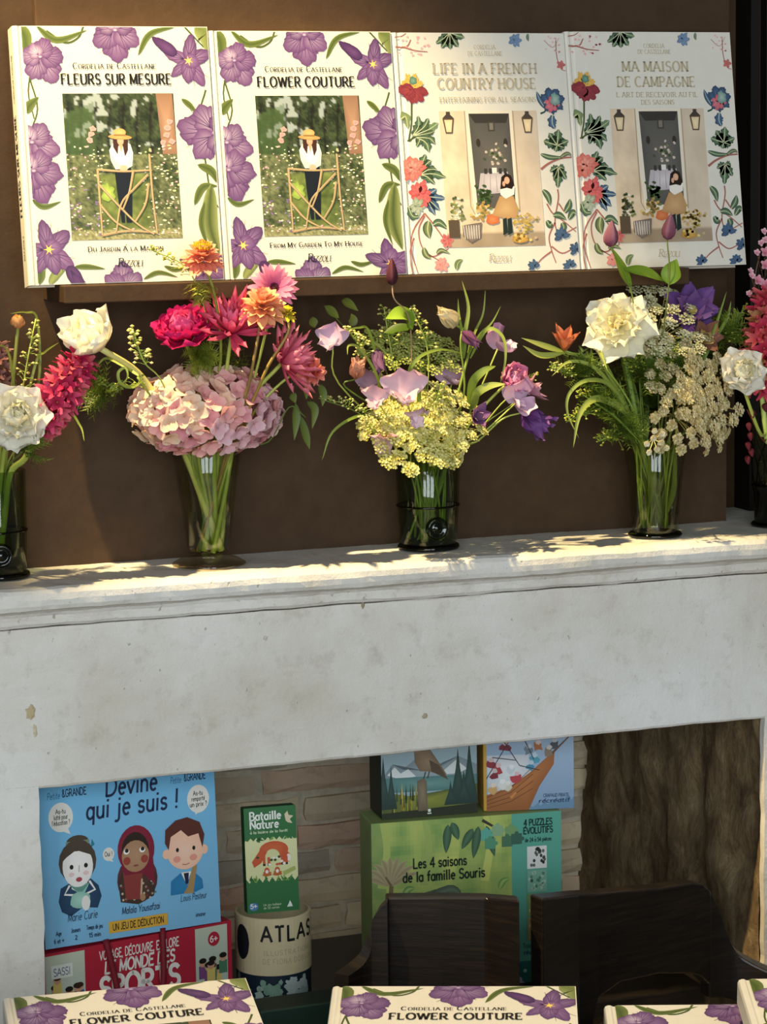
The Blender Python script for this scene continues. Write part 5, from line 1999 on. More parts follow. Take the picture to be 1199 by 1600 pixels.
# ------------------------------------------------------------------ glass vases on the mantel
def vase(name, label, px, py, kind, h, rt_, rb, Yc=None):
    c = at_z(px, py, ZT) if Yc is None else Vector((at(px, py, Yc).x, Yc, ZT))
    z0 = ZT + 0.0018
    t = thing(name, label, 'vase', (c.x, c.y, z0), 'glass vases on the mantel')
    w = .0022
    if kind == 'tumbler':
        out = [(rb * .96, .004), (rb, .008), (rb + (rt_ - rb) * .35, h * .30), (rb + (rt_ - rb) * .62, h * .44), (rt_, h)]
        inn = [(r - w, z) for r, z in out[::-1]]
        m = MB()
        m.lathe(out + [(rt_ - w * .5, h + .0012)] + inn, 56)
        gw = m.build('glass_wall', M_GLASS_GREEN, t, smooth=True)
        m = MB()
        m.lathe([(.0005, .0), (rb + .002, .0), (rb + .004, .002), (rb + .003, .005), (rb - .001, .007), (rb - .004, .0085), (.0005, .0095)], 56)
        m.build('base', M_GLASS_DARK, t, smooth=True)
        m = MB()
        rr_ = rb + (rt_ - rb) * .62
        zz = h * .44
        m.lathe([(rr_ + .0015 * math.cos(a), zz + .0015 * math.sin(a)) for a in [2 * PI * k / 8 for k in range(8)]], 56, closed=True)
        m.build('rib', M_GLASS_DARK, gw, smooth=True)
        # round glass seal on the front
        a0 = R(-94)
        d = Vector((math.cos(a0), math.sin(a0), 0))
        Ms = Matrix.Translation(d * (rb + .001) + Vector((0, 0, h * .235))) @ d.to_track_quat('Z', 'Y').to_matrix().to_4x4()
        m = MB()
        m.lathe([(.0005, .0045), (.004, .0042), (.006, .002), (.0085, .0018), (.0105, .0045), (.0125, .0045), (.0145, .001), (.0148, -.002)], 28)
        m.build('seal', M_GLASS_DARK, gw, Ms, smooth=True)
    elif kind == 'footed':
        out = [(rb * .55, .014), (rb * .92, .019), (rb, .026), (rb + (rt_ - rb) * .3, h * .45), (rb + (rt_ - rb) * .62, h * .72), (rt_, h)]
        m = MB()
        m.lathe(out + [(rt_ - w * .5, h + .0012)] + [(r - w, z) for r, z in out[::-1]], 56)
        m.build('glass_wall', M_GLASS_CLEAR, t, smooth=True)
        m = MB()
        fr = .0465
        m.lathe([(.0005, .0), (fr - .002, .0), (fr, .0012), (fr - .001, .003), (fr * .8, .0075), (fr * .5, .0125), (rb * .5, .0145), (.0005, .0155)], 56)
        m.build('foot', M_GLASS_FOOT, t, smooth=True)
    else:
        out = [(rb, .004), (rb + (rt_ - rb) * .2, h * .25), (rb + (rt_ - rb) * .5, h * .6), (rt_, h)]
        m = MB()
        m.lathe(out + [(rt_ - w * .5, h + .0012)] + [(r - w, z) for r, z in out[::-1]], 56)
        m.build('glass_wall', M_GLASS_OLIVE, t, smooth=True)
        m = MB()
        m.lathe([(.0005, .0), (rb + .005, .0), (rb + .006, .0022), (rb + .004, .0045), (rb - .002, .006), (.0005, .007)], 56)
        m.build('base', M_GLASS_DARK, t, smooth=True)
        if kind == 'netted':
            m = MB()
            m.lathe([(rb + .001, .004), (rb + .002, h * .3), (rb + .005, h * .36), (rb + .006, h * .375), (rb + .004, h * .375), (rb, .3 * h)], 40)
            m.build('lower_band', M_GLASS_DARK, t, smooth=True)
            for k in range(14):
                a = 2 * PI * k / 14
                m = MB()
                pts = []
                for q in range(9):
                    s = q / 8
                    rr_ = rb + (rt_ - rb) * (.36 + .64 * s) + .0012
                    b = a + .22 * math.sin(s * 2 * PI) * (1 if k % 2 else -1)
                    pts.append((rr_ * math.cos(b), rr_ * math.sin(b), h * (.36 + .64 * s)))
                m.tube(pts, .0009, n=5)
                m.build('net_strand', M_GLASS_DARK, t)
    return c, h, rt_


VA = vase('glass_vase', 'green glass tumbler vase at the left edge, with round seal', -3, 903, 'tumbler', .130, .0375, .0355)
VB = vase('glass_vase', 'clear footed glass vase holding the pink hydrangea', 327, 884, 'footed', .145, .0435, .0270)
VC = vase('glass_vase', 'green glass tumbler vase in the middle, with round seal and rib', 670, 858, 'tumbler', .128, .0420, .0365)
VD = vase('glass_vase', 'olive tapering glass vase right of the middle, with dark foot', 1024, 838, 'taper', .124, .0415, .0300)
VE = vase('glass_vase', 'dark netted glass vase cut off by the right edge', 1214, 822, 'netted', .150, .0360, .0290)
VASES = dict(A=VA, B=VB, C=VC, D=VD, E=VE)

# ------------------------------------------------------------------ plant building blocks
rp = random.Random(77)
SG, SG2, SGD = C('#7f9a45'), C('#9fb35c'), C('#4f6a2c')


def petal_mesh(L, W, bend=.4, cup=.3, ruf=0.0, c0=(1, 1, 1), c1=(1, 1, 1), pk=.62, tip=.55, base=.22, nu=8, nv=6, seed=0, streak=None):
    r = random.Random(seed)
    vs, cs, fs = [], [], []
    x = z = 0.0
    ph = r.uniform(0, 6)
    for i in range(nu + 1):
        t = i / nu
        a = bend * t
        if i:
            x += math.cos(a) * L / nu
            z += math.sin(a) * L / nu
        w = W / 2 * (base * (1 - t) + (1 - base * (1 - t)) * (max(0, math.sin(PI * t ** pk)) ** tip if i < nu else .32 * (tip < .7)))
        if tip < .5:
            w = W / 2 * (base + (1 - base) * math.sin(min(1, t / .62) * PI / 2)) * (1 - .42 * max(0, (t - .6) / .4) ** 2)
        for j in range(nv + 1):
            s = -1 + 2 * j / nv
            zz = cup * (1 - .85 * t * (tip < .5)) * w * s * s + ruf * .62 * W * t * (math.sin(4.2 * s + ph + 2 * t) + .55 * math.sin(7.3 * s - 2 * ph + 3 * t))
            back = (1 - s * s) * 0.0
            vs.append((x - math.sin(a) * zz + ruf * .35 * L * math.sin(6.0 * s + ph) * t ** 3 - (.27 if tip < .5 else .08) * L * s * s * t ** 5, s * w, z + math.cos(a) * zz))
            c = mixc(c0, c1, t ** .8)
            if streak and j == nv // 2:
                c = mixc(c, streak, .5 * (1 - t))
            cs.append(jit(c, .06, r))
    for i in range(nu):
        for j in range(nv):
            q = i * (nv + 1) + j
            fs.append((q, q + nv + 1, q + nv + 2, q + 1))
    m = MB()
    m.add(vs, fs, cs)
    return m.mesh('petal', M_PETAL, True)


def axis_frame(p, axis, spin=0.0):
    axis = Vector(axis).normalized()
    return Matrix.Translation(p) @ axis.to_track_quat('Z', 'Y').to_matrix().to_4x4() @ Matrix.Rotation(spin, 4, 'Z')


_pc = {}


def pm(**kw):
    key = tuple(sorted(kw.items()))
    if key not in _pc:
        _pc[key] = [petal_mesh(seed=s * 13 + 5, **kw) for s in range(3)]
    return _pc[key]


def rosette(t, Mh, rings, jitter=7, seed=1, name='petal', fan=None):
    """rings: (count, elevation, radial offset, height offset, petal dict)"""
    r = random.Random(seed)
    for ri, (n, el, ro, zo, kw) in enumerate(rings):
        ms = pm(**kw)
        for k in range(n):
            az = 2 * PI * (k + .5 * (ri % 2)) / n + R(r.uniform(-jitter, jitter))
            if fan:
                az = R(fan[0]) + R(fan[1] - fan[0]) * (k + r.uniform(.2, .8)) / n
            e = R(el + r.uniform(-jitter, jitter))
            s = r.uniform(.9, 1.08)
            Mx = Mh @ Matrix.Rotation(az, 4, 'Z') @ Matrix.Translation((ro, 0, zo)) @ Matrix.Rotation(-e, 4, 'Y') @ Matrix.Diagonal((s, s, s, 1))
            put(name, ms[r.randrange(3)], t, Mx)


def plant(name, label, cat, v, head, mids=(), r=.0022, c=None, c1=None, group=None, straight=False):
    """a cut stem standing in a vase; returns its empty, the head position relative to it and the stem direction there"""
    vc, vh, vr = VASES[v]
    hd = Vector(head)
    d = hd - Vector((vc.x, vc.y, 0))
    a = math.atan2(d.y, d.x)
    ho = Vector((d.x, d.y, 0))
    k = min(1.0, ho.length / .08)
    rim = Vector((vc.x, vc.y, ZT + vh)) + Vector((math.cos(a), math.sin(a), 0)) * (vr - .006) * k * .92
    an = a + PI + rp.uniform(-1.0, 1.0)
    rb_ = vr * .42 * rp.uniform(.3, 1.0)
    foot = Vector((vc.x + math.cos(an) * rb_, vc.y + math.sin(an) * rb_, ZT + (.019 if v == 'B' else .013)))
    t = thing(name, label, cat, foot, group)
    pts = [foot, foot.lerp(rim, .5), rim] + [Vector(q) for q in mids] + [hd]
    if straight:
        b0 = dict(A=.03, B=.019, C=.027, D=.022, E=.02)[v] * rp.uniform(.45, 1)
        an = rp.uniform(0, 6.28)
        foot = Vector((vc.x + math.cos(an) * b0, vc.y + math.sin(an) * b0, foot.z))
        t.location = foot
        pts = [foot, foot.lerp(hd, .5) + Vector((rp.uniform(-.003, .003), rp.uniform(-.003, .003), 0)), hd]
    S = [q - foot for q in spline(pts, 5)]
    m = MB()
    m.tube(S, r, r * .8, 7, c or SG, c1 or c or SG2)
    m.build('stem', M_STEM, t, smooth=True)
    dr = (S[-1] - S[-2]).normalized()
    return t, S[-1], dr, foot


def blade(t, pts, w, c0=None, c1=None, twist=0.0, fold=.25, name='leaf', nrm=(0, -1, .3), prof=None):
    """long strap or leaf along points (relative to the thing)"""
    S = spline(pts, 6)
    n = len(S)
    c0, c1 = c0 or SGD, c1 or SG2
    vs, cs, fs = [], [], []
    nrm = Vector(nrm)
    for i, p in enumerate(S):
        tt = i / (n - 1)
        d = (S[min(n - 1, i + 1)] - S[max(0, i - 1)]).normalized()
        sd = d.cross(nrm)
        if sd.length < 1e-4:
            sd = Vector((1, 0, 0))
        sd.normalize()
        sd = Matrix.Rotation(twist * tt, 3, d) @ sd
        up = sd.cross(d)
        ww = w / 2 * (prof(tt) if prof else min(1, tt * 5 + .35) * (1 - tt ** 3) ** .8)
        for s in (-1, 0, 1):
            vs.append(p + sd * (ww * s) + up * (fold * ww * (abs(s) - .5)))
            cs.append(mixc(c0, c1, tt * .6 + .2 * (s == 0)))
    for i in range(n - 1):
        for j in range(2):
            q = i * 3 + j
            fs.append((q, q + 1, q + 4, q + 3))
    m = MB()
    m.add(vs, fs, cs)
    return m.build(name, M_LEAF, t, smooth=True)


LEAFP = lambda q: max(.02, math.sin(PI * q ** .8)) ** .9


def rel(px, py, Yv, foot):
    return at(px, py, Yv) - foot


def toward(ax=0.0, up=0.4, front=1.0):
    """a facing direction: x right, towards the room, up"""
    return Vector((ax - .30 * front, -front, up)).normalized()


# ---- flower kinds
def peony(t, H, axis, Rr, cols, seed=1, dens=1.0, loose=0.0):
    (o0, o1), (i0, i1) = cols
    k = Rr / .042
    ring = [(int(7 * dens), 8 + loose, .004 * k, 0, dict(L=.042 * k, W=.042 * k, bend=.55, cup=.12, ruf=.08, tip=.38, pk=.55, nu=9, c0=o0, c1=o1)),
            (int(8 * dens), 30, .004 * k, .002 * k, dict(L=.038 * k, W=.036 * k, bend=.7, cup=.18, ruf=.1, tip=.38, pk=.55, nu=9, c0=o0, c1=o1)),
            (int(9 * dens), 52, .004 * k, .004 * k, dict(L=.032 * k, W=.028 * k, bend=.8, cup=.3, ruf=.12, tip=.4, c0=i0, c1=i1)),
            (int(9 * dens), 70, .003 * k, .006 * k, dict(L=.026 * k, W=.02 * k, bend=.8, cup=.35, ruf=.12, tip=.4, c0=i0, c1=i1)),
            (int(7 * dens), 84, .001 * k, .008 * k, dict(L=.022 * k, W=.016 * k, bend=.8, cup=.35, ruf=.12, tip=.4, c0=i0, c1=i1))]
    rosette(t, axis_frame(H, axis), ring, 10, seed)


def daisy(t, H, axis, Rr, n, c0, c1, disc, W=.34, rings=2, seed=1, drop=0):
    ring = []
    for q in range(rings):
        ring.append((n, -4 + 16 * q + drop, Rr * .12, .001 * q, dict(L=Rr * (1 - .16 * q), W=Rr * W, bend=-.25 + .2 * q, cup=.25, ruf=.03, c0=c0, c1=c1, pk=.8, tip=.5, nu=5, nv=2)))
    M_ = axis_frame(H, axis)
    rosette(t, M_, ring, 5, seed)
    m = MB()
    r = random.Random(seed)
    for k in range(60):
        a = k * 2.4
        q = Rr * .24 * math.sqrt(k / 60)
        m.blob((q * math.cos(a), q * math.sin(a), .004 - q * .12), Rr * .035, jit(disc, .2, r))
    o = m.build('flower_centre', M_PETAL, t, M_)
    o['kind'] = 'stuff'


def domed(t, H, axis, Rr, c0, c1, crown=None, seed=1, W=.5, tiers=5, n=13):
    """dahlia or zinnia with tiers of petals"""
    ring = []
    for q in range(tiers):
        s = q / (tiers - 1)
        ring.append((max(5, int(n * (1 - .45 * s))), -28 + 95 * s, Rr * .22 * (1 - s), Rr * .5 * s, dict(L=Rr * (.95 - .4 * s), W=Rr * W * (1 - .25 * s), bend=.25, cup=.5, ruf=.04, c0=c0, c1=c1, pk=.75, tip=.5, nu=5, nv=2)))
    M_ = axis_frame(H, axis)
    rosette(t, M_, ring, 7, seed)
    if crown:
        m = MB()
        r = random.Random(seed)
        for k in range(70):
            a = k * 2.4
            q = Rr * .42 * math.sqrt(k / 70)
            m.blob((q * math.cos(a), q * math.sin(a), Rr * .95 - q * .5), Rr * .08, jit(crown, .25, r), 1.5)
        m.build('flower_centre', M_PETAL, t, M_)['kind'] = 'stuff'


def spider(t, H, axis, Rr, n, c0, c1, seed=1, els=(15, 45, 70)):
    ring = [(n, e, Rr * .05, 0, dict(L=Rr * (1 - .12 * i), W=Rr * .15, bend=.4, cup=.9, ruf=.05, c0=c0, c1=c1, pk=.9, tip=.42, base=.6, nu=6, nv=2)) for i, e in enumerate(els)]
    rosette(t, axis_frame(H, axis), ring, 12, seed)


def tulip(t, H, axis, L, W, c0, c1, open_=6, n=5, seed=1, ruf=.02, bend=.35):
    rosette(t, axis_frame(H, axis), [(n, 90 - open_ - 14, .0015, 0, dict(L=L, W=W, bend=bend, cup=.75, ruf=ruf, c0=c0, c1=c1, pk=.62, tip=.75, base=.3, nu=7)),
                                     (3, 90 - open_ - 6, .001, .001, dict(L=L * .93, W=W, bend=bend, cup=.8, ruf=ruf, c0=c0, c1=c1, pk=.62, tip=.75, base=.3, nu=7))], 5, seed)


def urn_bud(t, H, axis, L, Rr, c0, c1):
    m = MB()
    prof = [(.0008, 0), (.55, .06), (.92, .2), (1., .34), (.85, .55), (.55, .75), (.3, .9), (.06, 1.0)]
    n = 16
    vs, cs = [], []
    for r_, z in prof:
        for k in range(n):
            a = 2 * PI * k / n
            q = r_ * Rr * (1 + (.13 if k % 4 == 0 else (-.03 if k % 4 == 2 else .03))) if r_ > .01 else .0004
            vs.append((q * math.cos(a), q * math.sin(a), z * L))
            cs.append(mixc(c0, c1, (.4 if k % 4 == 0 else 0) + .5 * z))
    fs = [(i * n + k, i * n + (k + 1) % n, (i + 1) * n + (k + 1) % n, (i + 1) * n + k) for i in range(len(prof) - 1) for k in range(n)]
    m.add(vs, fs, cs)
    return m.build('bud', M_PETAL, t, axis_frame(H, axis), smooth=True)


def sweet_pea(t, H, axis, s, c0, c1, seed=1, spin=0):
    M_ = axis_frame(H, axis, spin)
    b = pm(L=s, W=s * 1.6, bend=.55, cup=-.12, ruf=.12, c0=c1, c1=c0, pk=.5, tip=.4, base=.35, nu=7, nv=6)
    put('banner_petal', b[seed % 3], t, M_ @ Matrix.Rotation(R(90), 4, 'Z') @ Matrix.Rotation(R(-22), 4, 'Y'))
    w = pm(L=s * .8, W=s * .8, bend=.5, cup=.3, ruf=.10, c0=c0, c1=c1, pk=.55, tip=.42, base=.3)
    for q, az in enumerate((-90 - 48, -90 + 48)):
        put('wing_petal', w[(seed + q) % 3], t, M_ @ Matrix.Rotation(R(az), 4, 'Z') @ Matrix.Rotation(R(-40), 4, 'Y'))
    put('keel_petal', pm(L=s * .5, W=s * .3, bend=.7, cup=1.2, ruf=.02, c0=c1, c1=mixc(c1, (1, 1, 1), .3))[0], t, M_ @ Matrix.Rotation(R(-90), 4, 'Z') @ Matrix.Rotation(R(-45), 4, 'Y'))


FLO = {}


def floret_mesh(s, c0, c1, n=4, wide=1.0, seed=0, lift=18, tip=.42):
    r = random.Random(seed)
    m = MB()
    for k in range(n):
        a = 2 * PI * k / n + r.uniform(-.12, .12)
        L, W = s * r.uniform(.92, 1.08), s * wide
        e = R(lift + r.uniform(-9, 9))
        vs, cs = [], []
        nu, nv = 4, 3
        for i in range(nu + 1):
            tt = i / nu
            w = W / 2 * (.2 * (1 - tt) + (1 - .2 * (1 - tt)) * (math.sin(PI * tt ** .62) ** tip if i < nu else .35))
            for j in range(nv + 1):
                q = -1 + 2 * j / nv
                x, y, z = L * tt, q * w, .12 * L * math.sin(tt * 2.4) + .05 * L * r.uniform(-1, 1) * tt + .15 * w * q * q
                x, z = x * math.cos(e) - z * math.sin(e), x * math.sin(e) + z * math.cos(e)
                vs.append((x * math.cos(a) - y * math.sin(a), x * math.sin(a) + y * math.cos(a), z))
                cs.append(jit(mixc(c0, c1, tt), .05, r))
        fs = [(i * (nv + 1) + j, (i + 1) * (nv + 1) + j, (i + 1) * (nv + 1) + j + 1, i * (nv + 1) + j + 1) for i in range(nu) for j in range(nv)]
        m.add(vs, fs, cs)
    m.blob((0, 0, s * .12), s * .09, mixc(c0, C('#b8a860'), .5))
    return m.mesh('floret', M_PETAL, True)


def hyacinth(t, H, axis, L, Rr, cols, n=48, seed=1):
    ms = [floret_mesh(Rr * .62, mixc(a, (0, 0, 0), .15), b, 6, .42, s, 35, .6) for s, (a, b) in enumerate(cols)]
    M_ = axis_frame(H, axis)
    r = random.Random(seed)
    m = MB()
    m.tube([(0, 0, 0), (0, 0, L * .9)], Rr * .16, Rr * .08, 7, cols[0][0])
    m.build('flower_spike', M_STEM, t, M_, smooth=True)
    for k in range(n):
        s = (k + .5) / n
        a = k * 2.4
        q = Rr * .42 * (math.sin(PI * (.12 + .82 * s)) ** .6)
        el = -25 + 95 * s
        Mx = M_ @ Matrix.Translation((0, 0, L * s)) @ Matrix.Rotation(a, 4, 'Z') @ Matrix.Translation((q, 0, 0)) @ Matrix.Rotation(R(90 - el), 4, 'Y') @ Matrix.Rotation(r.uniform(0, 1), 4, 'Z')
        put('floret', ms[r.randrange(len(ms))], t, Mx)


def umbel(t, H, axis, Rr, rays, per, c0, c1, stalk, dome=.35, fs=.0022, seed=1, sub=.2):
    r = random.Random(seed)
    M_ = axis_frame(H, axis)
    ms, mf = MB(), MB()
    L = Rr * .8
    for k in range(rays):
        a = k * 2.39996
        q = math.sqrt((k + .5) / rays)
        e = Vector((Rr * q * math.cos(a) + r.uniform(-.05, .05) * Rr, Rr * q * math.sin(a) + r.uniform(-.05, .05) * Rr, L * (1 - dome * q * q) + r.uniform(-.13, .13) * Rr))
        ms.tube(spline([(0, 0, 0), (e.x * .45, e.y * .45, e.z * .6), e], 3), .0007, .0005, 4, stalk, c0, cap=False)
        for i in range(per):
            b = i * 2.39996 + k
            g = sub * Rr * math.sqrt((i + .5) / per)
            p = e + Vector((g * math.cos(b), g * math.sin(b), .28 * sub * Rr * (1 - (g / (sub * Rr)) ** 2) + r.uniform(0, .002)))
            s = fs * r.uniform(.7, 1.15)
            c = jit(mixc(c0, c1, r.random()), .12, r)
            # a tiny open flower: a shallow five-pointed cup
            pts = [p + Vector((0, 0, -s * .4))]
            for z_ in range(5):
                w = 2 * PI * z_ / 5 + k + i
                pts.append(p + Vector((s * math.cos(w), s * math.sin(w), s * .25)))
            mf.add(pts, [(0, 1, 2), (0, 2, 3), (0, 3, 4), (0, 4, 5), (0, 5, 1)], c)
    ms.build('ray_stalks', M_STEM, t, M_)['kind'] = 'stuff'
    mf.build('tiny_flowers', M_PETAL, t, M_)['kind'] = 'stuff'


def sprig(t, pts, n, c0, c1, s=.0028, spread=.012, seed=1):
    """field-cress sprig with small round pods"""
    r = random.Random(seed)
    S = spline(pts, 8)
    m, mp_ = MB(), MB()
    for k in range(n):
        f = k / n
        p = S[min(len(S) - 1, int(f * (len(S) - 1)))]
        d = Vector((r.uniform(-1, 1), r.uniform(-1, .6), r.uniform(-.2, 1))).normalized() * spread * (1.1 - .7 * f)
        e = p + d
        m.tube([p, p + d * .6 + Vector((0, 0, .001)), e], .0004, .0003, 4, SG, SG, cap=False)
        cc = jit(mixc(c0, c1, r.random()), .15, r)
        mp_.blob(e, s * r.uniform(.7, 1.1), cc, .7)
    m.build('pod_stalks', M_STEM, t)['kind'] = 'stuff'
    mp_.build('seed_pods', M_LEAF, t)['kind'] = 'stuff'


def feathery(t, p, axis, L, n, c0, c1, seed=1):
    """finely cut foliage"""
    r = random.Random(seed)
    m = MB()
    M_ = axis_frame(p, axis)
    for k in range(n):
        a, e = r.uniform(0, 2 * PI), R(r.uniform(15, 85))
        d = Vector((math.cos(a) * math.cos(e), math.sin(a) * math.cos(e), math.sin(e)))
        q = d * L * r.uniform(.5, 1)
        sd = d.cross(Vector((0, 0, 1))).normalized() * .0022
        c = mixc(c0, c1, r.random())
        for b in range(5):
            s0 = q * (.25 + .16 * b)
            for sg in (-1, 1):
                e2 = s0 + d * .008 + sd * sg * 3.2 + Vector((0, 0, r.uniform(-.003, .003)))
                m.add([s0 - d * .001, s0 + d * .0012, e2], [(0, 1, 2)], c)
        m.add([sd * .25, -sd * .25, q], [(0, 1, 2)], c)
    m.build('leaflets', M_LEAF, t, M_)['kind'] = 'stuff'


# ---------------------------------------------------------------- vase at the left edge
YV = 0.02
CREAM = ((C('#f3eedd'), C('#fbf7ea')), (C('#e9e2b4'), C('#f8f2d6')))
h = at(20, 655, -.02)
t, H, d, ft = plant('white_peony', 'open white peony low at the left edge, above the green tumbler', 'flower', 'A', h, [at(8, 700, .0)], .0032)
peony(t, H, toward(.25, .35), .046, CREAM, 1)
h = at(28, 512, .0)
t, H, d, ft = plant('orange_ranunculus', 'small apricot ranunculus bud on a straight stem, top left', 'flower', 'A', h, [at(20, 600, .01)], .0026, C('#7d8a45'))
rosette(t, axis_frame(H, (0, -.2, 1)), [(7, 50, .004, 0, dict(L=.015, W=.016, bend=1.1, cup=.5, ruf=.05, c0=C('#c98a5a'), c1=C('#e0a86c'))), (6, 70, .002, .002, dict(L=.014, W=.013, bend=1.0, cup=.5, ruf=.05, c0=C('#d89a52'), c1=C('#e8bf5a')))], 6, 3)
h = at(58, 672, -.005)
t, H, d, ft = plant('magenta_hyacinth', 'magenta hyacinth spike leaning right beside the low white peony', 'flower', 'A', h, [at(40, 715, .01)], .0045)
hyacinth(t, H, (.52, -.25, .85), .100, .031, [(C('#a3123f'), C('#d83a6a')), (C('#b81c4a'), C('#e0557c')), (C('#c02a52'), C('#ea7a86'))], 58, 2)
h = at(2, 610, .03)
t, H, d, ft = plant('dusky_hyacinth', 'dusky brownish pink hyacinth half cut off at the left edge', 'flower', 'A', h, [at(0, 680, .03)], .004)
hyacinth(t, H, (-.1, -.1, 1), .055, .022, [(C('#7a4a44'), C('#b07a70')), (C('#8a5a4c'), C('#b88a7c'))], 26, 3)
h = at(56, 498, .03)
t, H, d, ft = plant('cress_sprig', 'pale green cress sprig behind the apricot ranunculus', 'sprig', 'A', h, [at(40, 580, .03)], .0011)
sprig(t, [rel(34, 620, .03, ft), rel(45, 560, .03, ft), H], 46, C('#8fa85a'), C('#c8d0a0'), .0026, .014, 4)
h = at(120, 640, -.03)
t, H, d, ft = plant('grass_blades', 'thin arching grass blades at the left edge', 'grass', 'A', at(30, 690, .02), [], .0012)
for k, P in enumerate(([(28, 690, .02), (60, 600, .04), (58, 500, .04), (40, 488, .03), (15, 490, .0)], [(28, 690, .02), (20, 590, .0), (10, 545, -.02), (-12, 540, -.04)], [(28, 690, .02), (55, 570, .03), (70, 550, .02), (92, 535, .0)], [(28, 690, .02), (100, 645, .04), (125, 665, .04), (132, 690, .03)])):
    blade(t, [rel(*q, ft) for q in P], .0035, SGD, SG2)
t, H, d, ft = plant('feathery_foliage', 'dark feathery leaves spilling over the left tumbler', 'foliage', 'A', at(35, 705, -.02), [], .0016, SGD)
feathery(t, H, (.3, -.4, .4), .04, 46, C('#3c5a28'), C('#6f8f3c'), 5)

# ---------------------------------------------------------------- footed vase with the hydrangea
h = at(158, 545, -.015)
t, H, d, ft = plant('cream_tulip', 'large cream double tulip leaning far left on a thick stem', 'flower', 'B', h, [at(255, 640, .03), at(215, 582, .02)], .0048, C('#9fb060'), C('#c3c98a'))
CT = dict(c0=C('#f0ead0'), c1=C('#fbf8ea'), tip=.42, nu=8)
rosette(t, axis_frame(H, (-.62, -.42, .62)), [(6, 42, .003, 0, dict(L=.060, W=.046, bend=.55, cup=.45, ruf=.06, **CT)), (6, 62, .002, .002, dict(L=.055, W=.042, bend=.45, cup=.5, ruf=.07, **CT)), (5, 78, .001, .003, dict(L=.045, W=.03, bend=.4, cup=.5, ruf=.1, c0=C('#e8dc9c'), c1=C('#f6efca')))], 9, 4)
h = at(322, 652, .03)
t, H, d, ft = plant('pink_hydrangea', 'big round pink and peach hydrangea head over the clear footed vase', 'flower', 'B', h, [], .0055, C('#8aa04a'))
fl = []
for s, (a, b) in enumerate(((C('#e8b49c'), C('#f6d8c0')), (C('#eec2a0'), C('#fae6cc')), (C('#e29a9c'), C('#f4c4bc')), (C('#d98a96'), C('#f0b6b8')), (C('#e0a8b4'), C('#f2d2d6')))):
    fl += [floret_mesh(.0145, a, b, 4, 1.05, s * 3 + q) for q in range(2)]
rh = random.Random(8)
nF = 190
ax_, ay_, az_ = .089, .060, .050
cH = at(322, 642, .03) - ft
for k in range(nF):
    zz = 1 - 2 * (k + .5) / nF
    a = k * 2.39996
    q = math.sqrt(1 - zz * zz)
    nrm = Vector((q * math.cos(a), q * math.sin(a), zz))
    pos = Vector((nrm.x * ax_, nrm.y * ay_, nrm.z * az_)) * rh.uniform(.9, 1.05)
    n2 = Vector((nrm.x / ax_, nrm.y / ay_, nrm.z / az_)).normalized()
    n2 = (n2 + Vector((rh.uniform(-.35, .35), rh.uniform(-.35, .35), rh.uniform(-.35, .35)))).normalized()
    u = nrm.x * .5 + .5
    # peach at the left and top, rosier to the right and below
    w = u * .6 + (.5 - nrm.z * .5) * .6 + rh.uniform(-.25, .25)
    idx = 0 if w < .30 else 1 if w < .48 else 2 if w < .66 else 3 if w < .82 else 4
    put('floret', fl[idx * 2 + rh.randrange(2)], t, axis_frame(cH + pos, n2, rh.uniform(0, 6)))
m = MB()
for k in range(10):
    a = k * .63
    m.tube([(0, 0, -.03), (math.cos(a) * .05, math.sin(a) * .035, .0)], .0015, .001, 5, C('#8aa04a'))
m.build('flower_stalks', M_STEM, t, Matrix.Translation(cH))['kind'] = 'stuff'
MAG = ((C('#a80f52'), C('#d42a72')), (C('#c01e62'), C('#e65a92')))
h = at(288, 528, .0)
t, H, d, ft = plant('magenta_anemone', 'deep magenta double anemone above the hydrangea, left side', 'flower', 'B', h, [at(310, 600, .02)], .0028)
peony(t, H, (-.25, -.5, .9), .043, MAG, 5, 1.2, 6)
feathery(t, H + Vector((.015, 0, -.02)), (.1, -.5, -.1), .035, 60, C('#46642a'), C('#84983c'), 8)
NER = (C('#dc3a6c'), C('#fa7c9c'))
h = at(362, 520, -.01)
t, H, d, ft = plant('pink_spider_dahlia', 'hot pink spidery dahlia in the centre of the pink bouquet', 'flower', 'B', h, [at(350, 610, .01)], .003)
spider(t, H, (-.15, -.55, .8), .068, 15, *NER, seed=6, els=(12, 34, 56, 76))
h = at(440, 568, -.02)
t, H, d, ft = plant('pink_spider_dahlia', 'hot pink spidery dahlia pointing right, above the hydrangea', 'flower', 'B', h, [at(385, 630, .0)], .003)
spider(t, H, (.62, -.55, .28), .058, 14, C('#e04a78'), C('#fa94a4'), seed=7, els=(16, 38, 62))
h = at(486, 580, -.02)
t, H, d, ft = plant('coral_zinnia', 'coral pink zinnia drooping at the right of the pink bouquet', 'flower', 'B', h, [at(400, 640, .0), at(450, 590, -.01)], .002)
domed(t, H, (.5, -.7, -.1), .020, C('#d8524e'), C('#f09a84'), None, 8, .5, 4, 11)
COR = (C('#d9705a'), C('#f3a98a'))
h = at(316, 408, -.035)
t, H, d, ft = plant('coral_zinnia', 'tall coral zinnia with yellow crown, in front of the leftmost book', 'flower', 'B', h, [at(345, 560, .0), at(335, 460, -.03)], .0022, C('#7a8a3c'))
domed(t, H, (-.05, -.35, 1), .026, *COR, crown=C('#d9b02c'), seed=9, tiers=5, n=14)
h = at(410, 485, -.04)
t, H, d, ft = plant('coral_zinnia', 'peach zinnia on a long bare stem beside the pink gerbera', 'flower', 'B', h, [at(385, 615, -.03), at(400, 545, -.045)], .0024, C('#7a6a3c'))
domed(t, H, (-.05, -.45, 1), .029, C('#e08a5c'), C('#f6bd90'), seed=10, tiers=6, n=14)
h = at(428, 450, -.02)
